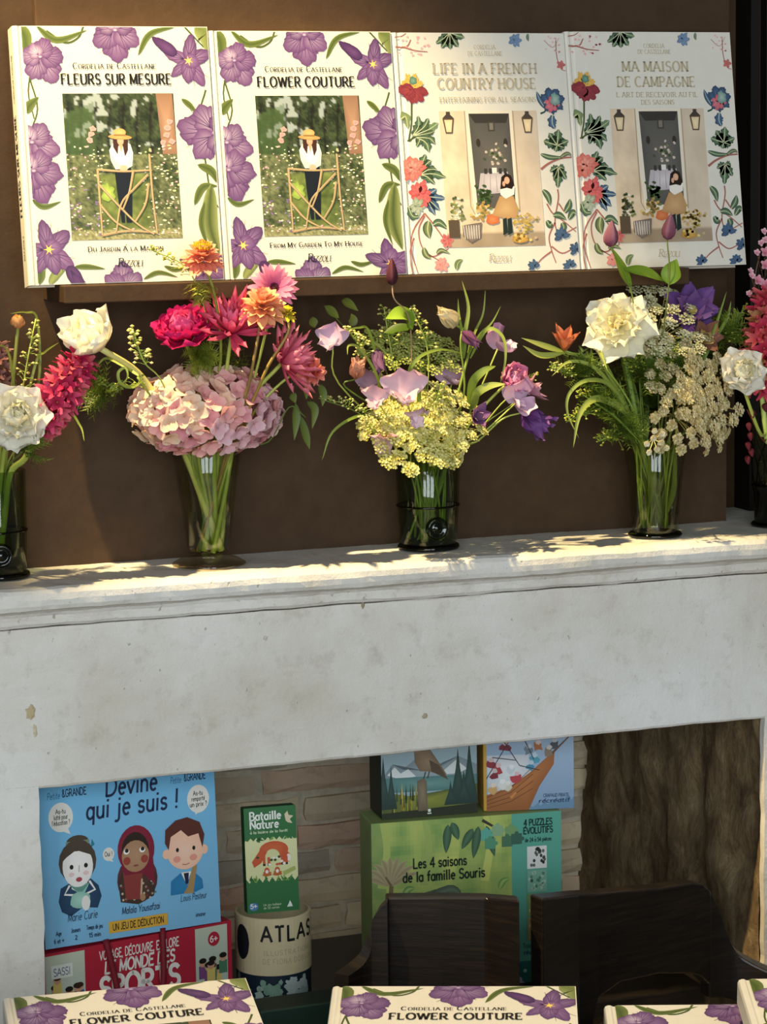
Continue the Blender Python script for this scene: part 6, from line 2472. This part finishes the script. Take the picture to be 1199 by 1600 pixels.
t, H, d, ft = plant('pink_gerbera', 'pink gerbera facing the room just below the second book', 'flower', 'B', h, [at(395, 600, .01), at(420, 500, .0)], .002)
daisy(t, H, toward(.35, .35), .031, 17, C('#c8407c'), C('#f09ab4'), C('#5a2438'), .26, 3, 11)
h = at(448, 492, -.05)
t, H, d, ft = plant('yellow_bud', 'small yellow green bud on a bent stem right of the peach zinnia', 'flower', 'B', h, [at(398, 620, -.03), at(420, 570, -.05), at(450, 520, -.055)], .0022, C('#8a7a40'))
domed(t, H, (.1, -.3, 1), .012, C('#a8a02c'), C('#dcc83c'), crown=C('#e0cc30'), seed=12, tiers=4, n=9)
h = at(207, 512, -.01)
t, H, d, ft = plant('cress_sprig', 'upright white-dotted cress sprig left of the magenta anemone', 'sprig', 'B', h, [at(255, 600, .0), at(225, 565, -.01)], .0011)
sprig(t, [rel(228, 570, -.01, ft), rel(213, 540, -.01, ft), H], 44, C('#a8b878'), C('#dfe3c0'), .0030, .013, 12)
h = at(232, 388, -.04)
t, H, d, ft = plant('cress_sprig', 'fine cress sprig in front of the leftmost book, beside coral zinnia', 'sprig', 'B', h, [at(330, 560, .0), at(300, 430, -.03)], .0009)
sprig(t, [rel(300, 430, -.03, ft), rel(268, 408, -.035, ft), H], 34, C('#7f9440'), C('#a8b060'), .0022, .013, 13)
feathery(t, rel(312, 440, -.03, ft), (0, -.2, -1), .03, 40, C('#5f7a30'), C('#9aa850'), 6)
h = at(175, 600, .01)
t, H, d, ft = plant('curly_greenery', 'curly greenery between the cream tulip and the hydrangea', 'foliage', 'B', at(215, 590, .0), [at(250, 640, .02)], .0018, SG)
blade(t, [rel(q[0], q[1], q[2], ft) for q in ((222, 596, .0), (205, 605, -.01), (188, 598, -.015), (185, 582, -.015), (196, 575, -.015), (199, 590, -.015), (186, 604, -.01))], .004, SG, SG2)
blade(t, [rel(q[0], q[1], q[2], ft) for q in ((222, 590, .0), (190, 570, .02), (165, 560, .03), (150, 575, .03))], .004, SG, SG2)
feathery(t, rel(165, 610, .03, ft), (-.4, -.3, .1), .05, 70, C('#3a5224'), C('#6a8234'), 9)
sprig(t, [rel(215, 600, .0, ft), rel(180, 610, .0, ft), rel(148, 590, .0, ft)], 40, C('#6f8f3c'), C('#a8b868'), .0022, .012, 14)
h = at(478, 652, .0)
t, H, d, ft = plant('leafy_twig', 'trailing twig with small dark leaves right of the hydrangea', 'twig', 'B', h, [at(420, 690, .02), at(452, 636, .0)], .0009, SGD)
for k, P in enumerate(([(462, 630), (463, 655), (460, 688)], [(470, 650), (478, 680), (484, 702)], [(480, 628), (492, 640), (488, 670)], [(470, 590), (478, 605), (479, 624)], [(498, 600), (505, 615), (504, 635)], [(455, 615), (458, 620), (462, 630)])):
    blade(t, [rel(q[0], q[1], .0, ft) for q in P], .0105, C('#3f5628'), C('#6d823e'), fold=.3, prof=LEAFP)
t, H, d, ft = plant('feathery_foliage', 'dark feathery foliage behind the hydrangea', 'foliage', 'B', at(345, 590, .06), [], .0016, SGD)
feathery(t, H, (0, -.5, .6), .055, 110, C('#33491f'), C('#6a7c30'), 15)
vcB = VB[0]
for k in range(6):
    a = .5 + k * 1.05
    t, H, d, ft = plant('cut_stem', 'thick green cut stem inside the clear footed vase', 'stem', 'B', Vector((vcB.x + .034 * math.cos(a), vcB.y + .034 * math.sin(a), ZT + .15)), [], .0042 - .0004 * (k % 3), C('#8aa548'), C('#7f9a45'), group='cut stems in the footed vase', straight=True)
for k, (px, py) in enumerate(((300, 700), (345, 700))):
    t, H, d, ft = plant('cut_stem', ('cut green stem at the left inside the footed vase', 'cut green stem near the middle of the footed vase')[k], 'stem', 'B', at(px, py - 25, .03), [], .0048, C('#8fa84a'), C('#7f9a45'))
    blade(t, [H * .25, H * .6 + Vector((.008 * (k * 2 - 1), -.006, 0)), H], .010, C('#5f7a34'), C('#9fb060'), prof=LEAFP)

# ---------------------------------------------------------------- middle vase
LAV = (C('#c9a3c4'), C('#e6cfe2'))
PEA = [((520, 540, .01), (530, 600, .02), (-.55, -.6, .5), .026, LAV, 'lavender sweet pea highest at the left of the middle vase', 0),
       ((778, 545, .02), (750, 610, .03), (.45, -.55, .55), .030, (C('#c490b8'), C('#e4c6de')), 'lavender sweet pea at the upper right of the middle vase', 0),
       ((632, 622, -.05), (650, 665, -.02), (-.2, -.75, .45), .034, (C('#d9a8c0'), C('#f0d8e2')), 'large pale lilac sweet pea in front of the yellow umbels', 0),
       ((646, 652, -.05), (655, 680, -.03), (.1, -.9, -.3), .020, (C('#d9b0c8'), C('#f0dce4')), 'small pale lilac sweet pea just below the large one', 0),
       ((590, 628, -.03), (620, 670, .0), (-.5, -.7, .2), .022, (C('#d4a4bc'), C('#f0d4de')), 'pale lilac sweet pea left of the large one, over yellow umbels', 0),
       ((600, 690, -.03), (635, 700, -.01), (-.3, -.8, -.4), .022, (C('#cf9cab'), C('#e8ccd0')), 'dusky pink sweet pea hanging by the vase rim', 0),
       ((806, 630, -.02), (750, 680, .0), (.3, -.85, .2), .034, (C('#c08cb4'), C('#e8cce0')), 'mauve sweet pea at the right of the middle vase', 0),
       ((706, 600, .04), (690, 660, .03), (.0, -.6, .8), .026, (C('#c094ae'), C('#dcbcd0')), 'dull lilac sweet pea deep in the middle bouquet', 0),
       ((578, 610, .04), (610, 670, .03), (-.4, -.6, .6), .024, (C('#b088a0'), C('#ccaec4')), 'shaded lilac sweet pea low at the left of the middle vase', 0)]
for k, (hp, mp_, ax, s, cc, lab, sp) in enumerate(PEA):
    t, H, d, ft = plant('sweet_pea', lab, 'flower', 'C', at(*hp), [at(*mp_)], .0013, group='sweet peas in the middle vase')
    sweet_pea(t, H, ax, s * 1.12, cc[0], cc[1], k, 0)
YLW = (C('#c0b850'), C('#f2ecaa'))
UMB = [((655, 668, -.03), (.0, -.75, .62), .062, 34, 34, 'largest yellow umbel at the front of the middle vase'),
       ((612, 662, -.01), (-.5, -.6, .6), .044, 20, 28, 'yellow umbel at the lower left of the middle vase'),
       ((712, 640, -.01), (.3, -.6, .7), .046, 20, 28, 'yellow umbel at the right above the middle vase rim'),
       ((690, 690, -.035), (.1, -.9, -.1), .034, 14, 26, 'yellow umbel hanging just over the middle vase rim')]
for k, (hp, ax, rr_, ra, pe, lab) in enumerate(UMB):
    hh = at(*hp) - Vector(ax).normalized() * rr_ * .7
    t, H, d, ft = plant('yellow_umbel', lab, 'flower', 'C', hh, [], .0016, group='yellow umbels in the middle vase')
    umbel(t, H, ax, rr_, ra, pe, *YLW, stalk=C('#8f9a48'), seed=k + 3, fs=.0025, sub=.185)
for k, (hp, rr_, lab) in enumerate((((608, 545, .05), .040, 'greenish umbel at the back left of the middle vase'), ((672, 548, .05), .042, 'greenish umbel at the back right of the middle vase'), ((716, 715, -.05), .012, 'small yellow side umbel sticking out over the vase rim'))):
    ax = (0, -.62, .78) if k < 2 else (.5, -.7, -.2)
    hh = at(*hp) - Vector(ax).normalized() * rr_ * .7
    t, H, d, ft = plant('green_umbel' if k < 2 else 'yellow_umbel', lab, 'flower', 'C', hh, [], .0014)
    umbel(t, H, ax, rr_, 22 if k < 2 else 8, 22, C('#8f9c3e') if k < 2 else YLW[0], C('#cccd78') if k < 2 else YLW[1], stalk=C('#6f8438'), seed=k + 13, fs=.0024, sub=.24)
h = at(613, 450, -.03)
t, H, d, ft = plant('clematis_bud', 'dark plum clematis bud below the corner of the second book', 'flower', 'C', at(613, 446, -.03), [at(645, 600, .0), at(640, 500, -.02), at(617, 468, -.03)], .0011, C('#6a5a48'), C('#a08a78'))
urn_bud(t, H, (-.02, -.05, 1), .034, .0068, C('#4a2430'), C('#7a4450'))
blade(t, [rel(645, 515, -.02, ft), rel(632, 492, -.025, ft), rel(603, 498, -.03, ft)], .030, C('#5f8a2c'), C('#8fb648'), fold=.35, prof=LEAFP, nrm=(0, -.6, .8))
blade(t, [rel(645, 515, -.02, ft), rel(622, 515, .0, ft), rel(600, 520, .01, ft)], .024, C('#2f4a1c'), C('#46641f'), fold=.35, prof=LEAFP, nrm=(0, -.6, .8))
h = at(714, 508, .0)
t, H, d, ft = plant('cream_tulip_bud', 'pale cream tulip bud pointing left near the top of middle bouquet', 'flower', 'C', h, [at(720, 600, .02), at(735, 530, .01)], .002, SG)
tulip(t, H, (-.72, -.25, .55), .036, .020, C('#d8c48c'), C('#f2e2b8'), 4, 5, 3)
h = at(556, 592, .0)
t, H, d, ft = plant('orange_tulip_bud', 'small rusty orange parrot tulip bud at the left of middle bouquet', 'flower', 'C', h, [at(620, 660, .01), at(540, 605, .0)], .0013, SGD)
tulip(t, H, (.05, -.3, .9), .029, .020, C('#b0664c'), C('#dca486'), 16, 5, 5, .12)
h = at(722, 518, -.02)
t, H, d, ft = plant('purple_fritillary', 'nodding dusky purple fritillary bell under the cream tulip bud', 'flower', 'C', h, [at(725, 620, .0), at(720, 540, -.02)], .0014, SG)
tulip(t, H, (.62, -.3, -.62), .030, .016, C('#6a3a5c'), C('#8f5a7c'), 4, 5, 6)
h = at(762, 600, .0)
t, H, d, ft = plant('pink_ranunculus', 'bright pink double ranunculus right of the middle bouquet', 'flower', 'C', at(795, 598, .0), [at(735, 660, .02), at(770, 620, .01)], .0022)
peony(t, H, (.3, -.8, .35), .028, ((C('#c4568c'), C('#e08ab0')), (C('#d86a9a'), C('#f0a8c4'))), 9, 1.2, 15)
h = at(822, 612, -.01)
t, H, d, ft = plant('pink_columbine', 'dusky pink columbine with pointed spurs at the far right of middle vase', 'flower', 'C', h, [at(750, 670, .02), at(790, 625, .0)], .0011)
rosette(t, axis_frame(H, (.85, -.35, .2)), [(5, 30, .001, 0, dict(L=.030, W=.010, bend=.6, cup=.8, ruf=.02, c0=C('#8a4a60'), c1=C('#d09aa8'), pk=.6, tip=.9, nv=2)), (5, 62, .001, .001, dict(L=.022, W=.010, bend=.2, cup=.8, ruf=.02, c0=C('#a8647c'), c1=C('#d8a4b0'), pk=.6, tip=.9, nv=2))], 8, 4)
h = at(815, 645, -.01)
t, H, d, ft = plant('purple_tulip', 'deep purple parrot tulip drooping lowest at the right of the middle vase', 'flower', 'C', h, [at(745, 690, .01), at(785, 655, .0)], .0014)
tulip(t, H, (.62, -.35, -.5), .044, .030, C('#5a2a6a'), C('#8a5a9c'), 18, 5, 8, .14)
h = at(742, 652, -.03)
t, H, d, ft = plant('purple_bell', 'dusky purple bell flowers in front, right of the yellow umbels', 'flower', 'C', h, [at(715, 690, -.01)], .0012)
rosette(t, axis_frame(H, (.1, -.8, .2)), [(5, 40, .001, 0, dict(L=.026, W=.014, bend=.4, cup=.5, ruf=.06, c0=C('#5f3a62'), c1=C('#94689a'), pk=.6, tip=.7)), (4, 62, .001, 0, dict(L=.02, W=.012, bend=.4, cup=.5, ruf=.06, c0=C('#7a4a72'), c1=C('#b088ac'), pk=.6, tip=.7))], 12, 6)
h = at(588, 545, .01)
t, H, d, ft = plant('purple_bell', 'narrow dusky purple bell flower at the upper left of middle vase', 'flower', 'C', h, [at(605, 620, .02)], .0011)
tulip(t, H, (.05, -.3, -.9), .034, .015, C('#5a3a58'), C('#8a5f80'), 8, 4, 4, .05)
t, H, d, ft = plant('strap_leaves', 'long arching green strap leaves in the middle bouquet', 'foliage', 'C', at(660, 690, .0), [], .0016)
BL = [([(650, 690, .0), (655, 600, -.02), (640, 580, -.03), (658, 556, -.035), (690, 546, -.03), (722, 552, -.02)], .0055),
      ([(600, 660, .02), (590, 590, .0), (562, 545, -.01), (545, 540, -.02), (543, 555, -.025)], .004),
      ([(600, 660, .02), (588, 560, .01), (575, 515, .0), (560, 512, -.01), (540, 515, -.02)], .004),
      ([(725, 560, .0), (727, 520, -.01), (732, 480, -.01), (722, 438, -.01)], .006),
      ([(725, 560, .0), (722, 520, -.01), (717, 490, .0), (716, 466, .0)], .004),
      ([(730, 560, .0), (742, 520, .02), (755, 490, .03), (759, 448, .03)], .0035),
      ([(730, 560, .0), (748, 525, .01), (768, 505, .01), (783, 478, .01)], .003),
      ([(735, 560, .0), (760, 515, -.02), (785, 525, -.03), (790, 560, -.035), (782, 600, -.03)], .005),
      ([(735, 640, .0), (738, 600, -.02), (755, 580, -.03), (775, 572, -.03)], .012),
      ([(740, 640, .0), (745, 615, -.02), (765, 603, -.03), (790, 600, -.04)], .012),
      ([(590, 658, .0), (560, 650, -.02), (520, 675, -.03), (503, 720, -.03)], .004),
      ([(655, 690, .0), (640, 610, .02), (610, 560, .03), (580, 530, .03)], .004)]
for k, (P, w) in enumerate(BL):
    blade(t, [rel(*q, ft) for q in P], w, C('#5f7f34'), C('#aebf70') if k % 2 else C('#8fa850'))
h = at(498, 622, .0)
t, H, d, ft = plant('cress_sprig', 'white-dotted cress sprig reaching left, low beside the middle vase', 'sprig', 'C', h, [at(600, 680, .0), at(560, 645, .0)], .001, SGD)
sprig(t, [rel(575, 650, .0, ft), rel(540, 632, .0, ft), H], 40, C('#8fa85a'), C('#d5dbb8'), .0022, .012, 21)
h = at(642, 478, .02)
t, H, d, ft = plant('cress_sprig', 'upright cress sprig behind the bright leaf of middle bouquet', 'sprig', 'C', h, [at(670, 560, .02)], .001)
sprig(t, [rel(668, 540, .02, ft), rel(658, 508, .02, ft), H], 40, C('#a8b868'), C('#d8dcae'), .0026, .011, 22)
h = at(835, 580, .02)
t, H, d, ft = plant('cress_sprig', 'small cress tip at the far right of the middle bouquet', 'sprig', 'C', at(837, 583, .02), [at(760, 660, .02), at(815, 620, .02)], .0008)
sprig(t, [rel(828, 598, .02, ft), rel(834, 590, .02, ft), H], 14, C('#8fa83a'), C('#c0cc78'), .0024, .008, 23)
t, H, d, ft = plant('cress_sprig', 'frothy white cress over the right rim of the middle vase', 'sprig', 'C', at(745, 690, -.02), [], .001)
sprig(t, [rel(705, 690, -.02, ft), rel(725, 680, -.025, ft), H], 60, C('#a8b070'), C('#dcdcb0'), .0022, .014, 24)
sprig(t, [rel(600, 690, -.03, ft), rel(575, 665, -.03, ft), rel(560, 655, -.03, ft)], 60, C('#a8b070'), C('#dcdcb0'), .0022, .014, 25)
for k, (tip_, mid_, n_, lab) in enumerate((((540, 512, .01), (575, 560, .02), 50, 'pale green frothy cress at the upper left of middle bouquet'), ((600, 480, .03), (610, 540, .03), 40, 'pale cress just under the ledge, left in the middle bouquet'), ((690, 600, -.03), (680, 640, -.02), 40, 'pale cress in the heart of the middle bouquet'))):
    t, H, d, ft = plant('cress_sprig', lab, 'sprig', 'C', at(*tip_), [at(*mid_)], .0009)
    sprig(t, [rel(*mid_, ft), (rel(*mid_, ft) + H) / 2, H], n_, C('#a8b868'), C('#dfe3b4'), .0024, .017, 71 + k)
t, H, d, ft = plant('leafy_twig', 'thin twig with small olive leaves between the two left bouquets', 'twig', 'C', at(507, 478, .05), [at(600, 600, .05), at(545, 520, .05)], .0008, SGD)
for k, P in enumerate(([(508, 478), (520, 488), (530, 497)], [(534, 470), (545, 474), (560, 486)], [(548, 510), (552, 500), (549, 490)], [(489, 495), (490, 505), (492, 512)])):
    blade(t, [rel(q[0], q[1], .05, ft) for q in P], .012, C('#4a5a24'), C('#74843a'), prof=LEAFP)
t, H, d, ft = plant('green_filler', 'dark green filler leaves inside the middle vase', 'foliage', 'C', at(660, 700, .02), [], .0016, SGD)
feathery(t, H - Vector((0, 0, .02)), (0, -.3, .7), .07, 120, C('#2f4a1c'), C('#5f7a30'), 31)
vcC = VC[0]
for k in range(12):
    a = k * .9
    t, H, d, ft = plant('cut_stem', 'thin green cut stem leaning inside the middle vase', 'stem', 'C', Vector((vcC.x + .026 * math.cos(a), vcC.y + .026 * math.sin(a), ZT + .12)), [], .0017, C('#6f8a3c'), C('#9ab058'), group='cut stems in the middle vase', straight=True)

# ---------------------------------------------------------------- olive vase on the right
h = at(968, 512, -.01)
t, H, d, ft = plant('white_daffodil', 'large ruffled white double daffodil at the left of the right bouquet', 'flower', 'D', h, [at(985, 600, .01)], .004, C('#6f8f4a'))
WD = dict(c0=C('#ece6bc'), c1=C('#fbf7e2'))
rosette(t, axis_frame(H, (-.55, -.68, .45)), [(7, 0, .004, 0, dict(L=.048, W=.044, bend=.3, cup=.08, ruf=.13, tip=.36, pk=.5, **WD)), (7, 24, .003, .003, dict(L=.042, W=.038, bend=.5, cup=.12, ruf=.15, tip=.36, pk=.5, **WD)), (7, 46, .002, .005, dict(L=.034, W=.03, bend=.5, cup=.3, ruf=.2, tip=.36, c0=C('#e9e0a8'), c1=C('#f8f2d2'))), (6, 68, .001, .006, dict(L=.026, W=.02, bend=.5, cup=.4, ruf=.2, tip=.4, c0=C('#e6d98c'), c1=C('#f4eab8')))], 13, 7)
LACE = (C('#b9a76c'), C('#ece0b4'))
LC = [((1036, 500, .02), (-.05, -.66, .75), .070, 34, 34, 'broad cream lace umbel at the top of the right bouquet', (C('#b9b478'), C('#efeac4'))),
      ((1062, 585, -.02), (.1, -.85, .5), .056, 28, 32, 'cream lace umbel in the centre of the right bouquet', LACE),
      ((1105, 620, -.03), (.35, -.85, .2), .060, 30, 32, 'cream lace umbel facing right, largest in the right bouquet', LACE),
      ((1070, 655, -.03), (.05, -.95, -.1), .048, 22, 30, 'cream lace umbel hanging low over the olive vase', LACE),
      ((1120, 668, -.01), (.5, -.8, -.25), .036, 16, 28, 'cream lace umbel hanging lowest at the right', LACE),
      ((1026, 690, -.05), (-.1, -.9, -.2), .018, 8, 26, 'small cream lace tuft over the olive vase rim', (C('#d8cc98'), C('#faf2d8')))]
for k, (hp, ax, rr_, ra, pe, lab, cc) in enumerate(LC):
    hh = at(*hp) - Vector(ax).normalized() * rr_ * .65
    t, H, d, ft = plant('lace_flower', lab, 'flower', 'D', hh, [], .0016, C('#6f8438'), group='lace flowers in the olive vase')
    umbel(t, H, ax, rr_, ra, pe, *cc, stalk=C('#7f8a48'), seed=k + 33, fs=.0022, sub=.155, dome=.3)
h = at(1078, 488, .02)
t, H, d, ft = plant('purple_clematis', 'open purple clematis at the top right of the right bouquet', 'flower', 'D', h, [at(1050, 600, .03)], .0016)
rosette(t, axis_frame(H, toward(.2, .35)), [(7, 12, .002, 0, dict(L=.042, W=.030, bend=.35, cup=.3, ruf=.12, c0=C('#4a2a62'), c1=C('#7a5498'))), (6, 38, .002, .002, dict(L=.034, W=.024, bend=.4, cup=.4, ruf=.14, c0=C('#54306e'), c1=C('#8a66a6')))], 10, 8)
m = MB()
for k in range(18):
    a = k * 2.4
    m.tube([(0, 0, .002), (.006 * math.cos(a), .006 * math.sin(a), .012)], .0006, .0008, 4, C('#d8c878'))
m.build('stamens', M_PETAL, t, axis_frame(H, toward(.2, .35)))['kind'] = 'stuff'
h = at(1100, 530, .0)
t, H, d, ft = plant('brown_clematis', 'faded brownish pink clematis just below the purple one', 'flower', 'D', h, [at(1060, 620, .02)], .0014)
rosette(t, axis_frame(H, toward(.1, .3)), [(6, 20, .002, 0, dict(L=.028, W=.018, bend=.4, cup=.3, ruf=.12, c0=C('#6a4434'), c1=C('#9a6a58'))), (4, 50, .001, 0, dict(L=.02, W=.012, bend=.4, cup=.3, ruf=.1, c0=C('#a8884a'), c1=C('#d0b47a')))], 10, 9)
CB = (C('#8a4a5e'), C('#c08a98'))
h = at(953, 393, -.03)
t, H, d, ft = plant('clematis_bud', 'plump mauve clematis bud in front of the rightmost book, left one', 'flower', 'D', at(954, 386, -.035), [at(1000, 600, .0), at(988, 460, -.02)], .0012, C('#5f7434'), C('#6f8a3c'))
urn_bud(t, H, (.0, -.15, 1), .034, .0095, *CB)
blade(t, [rel(988, 445, -.02, ft), rel(972, 425, -.03, ft), rel(957, 388, -.035, ft)], .030, C('#5f8a28'), C('#9aba48'), fold=.4, prof=LEAFP, nrm=(.5, -.7, .4))
blade(t, [rel(975, 420, -.03, ft), rel(1010, 425, -.02, ft), rel(1040, 440, -.01, ft)], .014, C('#5f8a28'), C('#8fb048'), fold=.4, prof=LEAFP)
h = at(1043, 374, -.03)
t, H, d, ft = plant('clematis_bud', 'mauve clematis bud on a bare stem in front of the rightmost book', 'flower', 'D', at(1043, 375, -.035), [at(1030, 580, .0), at(1046, 440, -.03)], .0012, C('#5f7434'), C('#6a7a44'))
urn_bud(t, H, (.12, -.1, 1), .034, .0085, *CB)
blade(t, [rel(1046, 445, -.03, ft), rel(1050, 425, -.03, ft), rel(1058, 405, -.035, ft)], .026, C('#4f7a22'), C('#86ac40'), fold=.4, prof=LEAFP, nrm=(-.4, -.8, .3))
h = at(882, 548, -.01)
t, H, d, ft = plant('orange_lily', 'small rust orange lily reaching out left of the right bouquet', 'flower', 'D', h, [at(990, 640, .0), at(940, 570, -.01)], .0016, SG)
tulip(t, H, (-.1, -.45, .9), .034, .015, C('#c8743c'), C('#cc7a58'), 22, 6, 3, .05, .15)
for P in ([(882, 550, -.01), (850, 540, -.015), (815, 528, -.02)], [(882, 552, -.01), (845, 555, -.015), (817, 540, -.02)]):
    blade(t, [rel(*q, ft) for q in P], .008, SG, C('#c0cc80'), prof=LEAFP)
t, H, d, ft = plant('strap_leaves', 'curling bright green strap leaves at the left of the olive vase', 'foliage', 'D', at(1005, 690, .0), [], .0018)
BL = [([(1003, 690, .0), (985, 650, -.01), (950, 627, -.02), (925, 625, -.03), (905, 650, -.035), (896, 700, -.035)], .0105),
      ([(1000, 690, .0), (980, 640, -.01), (950, 600, -.02), (915, 595, -.03), (890, 615, -.03), (887, 645, -.03), (905, 685, -.03)], .006),
      ([(990, 680, .0), (965, 620, -.01), (930, 575, -.02), (890, 565, -.02), (862, 588, -.02)], .006),
      ([(1000, 690, .0), (970, 620, .0), (945, 570, -.01), (938, 550, -.02), (950, 580, -.03)], .009),
      ([(1000, 690, .0), (960, 600, .01), (920, 560, .0), (870, 550, -.01)], .008),
      ([(1005, 690, .02), (985, 600, .02), (965, 530, .02)], .014), ([(1010, 690, .03), (1005, 600, .04), (990, 540, .04)], .012),
      ([(1000, 690, -.02), (960, 650, -.02), (930, 630, -.02), (905, 612, -.02)], .003),
      ([(1080, 600, .0), (1110, 540, .0), (1135, 500, .0), (1143, 470, .0)], .006), ([(1100, 560, .0), (1120, 505, -.01), (1136, 455, -.01)], .004)]
for k, (P, w) in enumerate(BL):
    blade(t, [rel(*q, ft) for q in P], w, C('#55752c'), C('#b5c870') if k < 5 else C('#7f9a48'), fold=.35)
for k, (tip_, mid_, n_, lab) in enumerate((((885, 660, .0), (930, 640, .0), 80, 'green cress cloud left of the olive vase'), ((862, 575, .0), (900, 590, .0), 60, 'green cress reaching out under the orange lily'), ((1165, 480, .01), (1130, 530, .01), 70, 'green cress tip at the top right, by the red hyacinth'), ((985, 545, -.02), (1000, 590, -.01), 80, 'green cress in the middle of the right bouquet'), ((1055, 545, -.02), (1050, 580, .0), 90, 'green cress under the broad lace umbel'), ((905, 615, .03), (950, 640, .03), 90, 'shaded cress behind the curling strap leaves'), ((935, 690, .0), (970, 680, .0), 60, 'low cress by the rim of the olive vase, left'))):
    t, H, d, ft = plant('cress_sprig', lab, 'sprig', 'D', at(*tip_), [at(*mid_)], .0009, SGD)
    sprig(t, [rel(*mid_, ft), (rel(*mid_, ft) + H) / 2, H], n_, C('#6f8a30'), C('#a8b858') if k != 1 else C('#c8d0a0'), .0022, .020, 41 + k)
    feathery(t, rel(*mid_, ft), (0, -.3, .3), .045, 70, C('#33501f'), C('#5f7a30'), 50 + k)
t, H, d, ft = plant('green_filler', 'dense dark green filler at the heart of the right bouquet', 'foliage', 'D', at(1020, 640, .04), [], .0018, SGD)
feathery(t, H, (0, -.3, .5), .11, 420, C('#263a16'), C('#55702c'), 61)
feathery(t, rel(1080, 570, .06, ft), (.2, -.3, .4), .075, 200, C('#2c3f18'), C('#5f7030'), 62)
vcD = VD[0]
for k in range(20):
    a = k * .66
    t, H, d, ft = plant('cut_stem', 'green cut stem leaning inside the olive vase', 'stem', 'D', Vector((vcD.x + .03 * math.cos(a), vcD.y + .03 * math.sin(a), ZT + .125)), [], .0017, C('#5f7a30'), C('#8fa850'), group='cut stems in the olive vase', straight=True)
    if k % 2 == 0:
        blade(t, [H * .15, H * .5 + Vector((.004, -.004, 0)), H * .95], .008, C('#4f6a2c'), C('#8aa04a'), prof=LEAFP)

# ---------------------------------------------------------------- vase at the right edge
h = at(1182, 590, -.01)
t, H, d, ft = plant('red_hyacinth', 'coral red hyacinth cut off by the right edge', 'flower', 'E', at(1190, 610, -.01), [at(1200, 690, .0)], .0045, C('#8fb060'), C('#a8c070'))
hyacinth(t, H, (-.02, -.15, 1), .125, .032, [(C('#b82040'), C('#e0506a')), (C('#c83a44'), C('#ec7a78')), (C('#b06a44'), C('#c89a68'))], 60, 12)
h = at(1160, 592, -.04)
t, H, d, ft = plant('white_peony', 'white peony with creamy heart at the right edge, by the red hyacinth', 'flower', 'E', at(1155, 585, -.045), [at(1190, 680, -.02)], .0028)
peony(t, H, toward(.15, .45), .036, CREAM, 16)
t, H, d, ft = plant('pink_waxflower', 'airy sprig of tiny pink flowers at the top right edge', 'flower', 'E', at(1190, 385, -.01), [at(1205, 600, .0), at(1180, 460, -.01)], .0010, C('#5a3a34'))
fm = floret_mesh(.0085, C('#d8708c'), C('#f4b8c4'), 5, .8, 5, 15)
fm2 = floret_mesh(.005, C('#e08aa0'), C('#f8d0d8'), 5, .9, 6, 25)
for k, (px, py) in enumerate(((1184, 439), (1171, 459), (1196, 415), (1172, 424), (1175, 431), (1198, 445), (1196, 375), (1194, 362), (1183, 395), (1196, 395), (1201, 472), (1190, 380))):
    q = rel(px, py, -.015, ft)
    put('blossom', fm if k in (0, 2, 5, 9) else fm2, t, axis_frame(q, toward(rp.uniform(-.5, .5), .4)))
    mm = MB()
    mm.tube([q, q + Vector((.008, .004, -.02)), rel(1190 + k % 3 * 3, min(500, py + 50), -.01, ft)], .0005, n=4, c=C('#4a3a2c'))
    mm.build('twiglet', M_STEM, t)
t, H, d, ft = plant('dark_vine', 'dark red twiggy vine trailing down the netted vase', 'twig', 'E', at(1168, 640, -.02), [at(1195, 690, -.01)], .0012, C('#5a2a24'))
for k, (px, py) in enumerate(((1170, 660), (1172, 675), (1169, 690), (1174, 700), (1168, 712), (1176, 640), (1195, 630))):
    urn_bud(t, rel(px, py, -.03, ft), (0, -.3, -1), .012, .004, C('#5a1c24'), C('#8a3a40'))
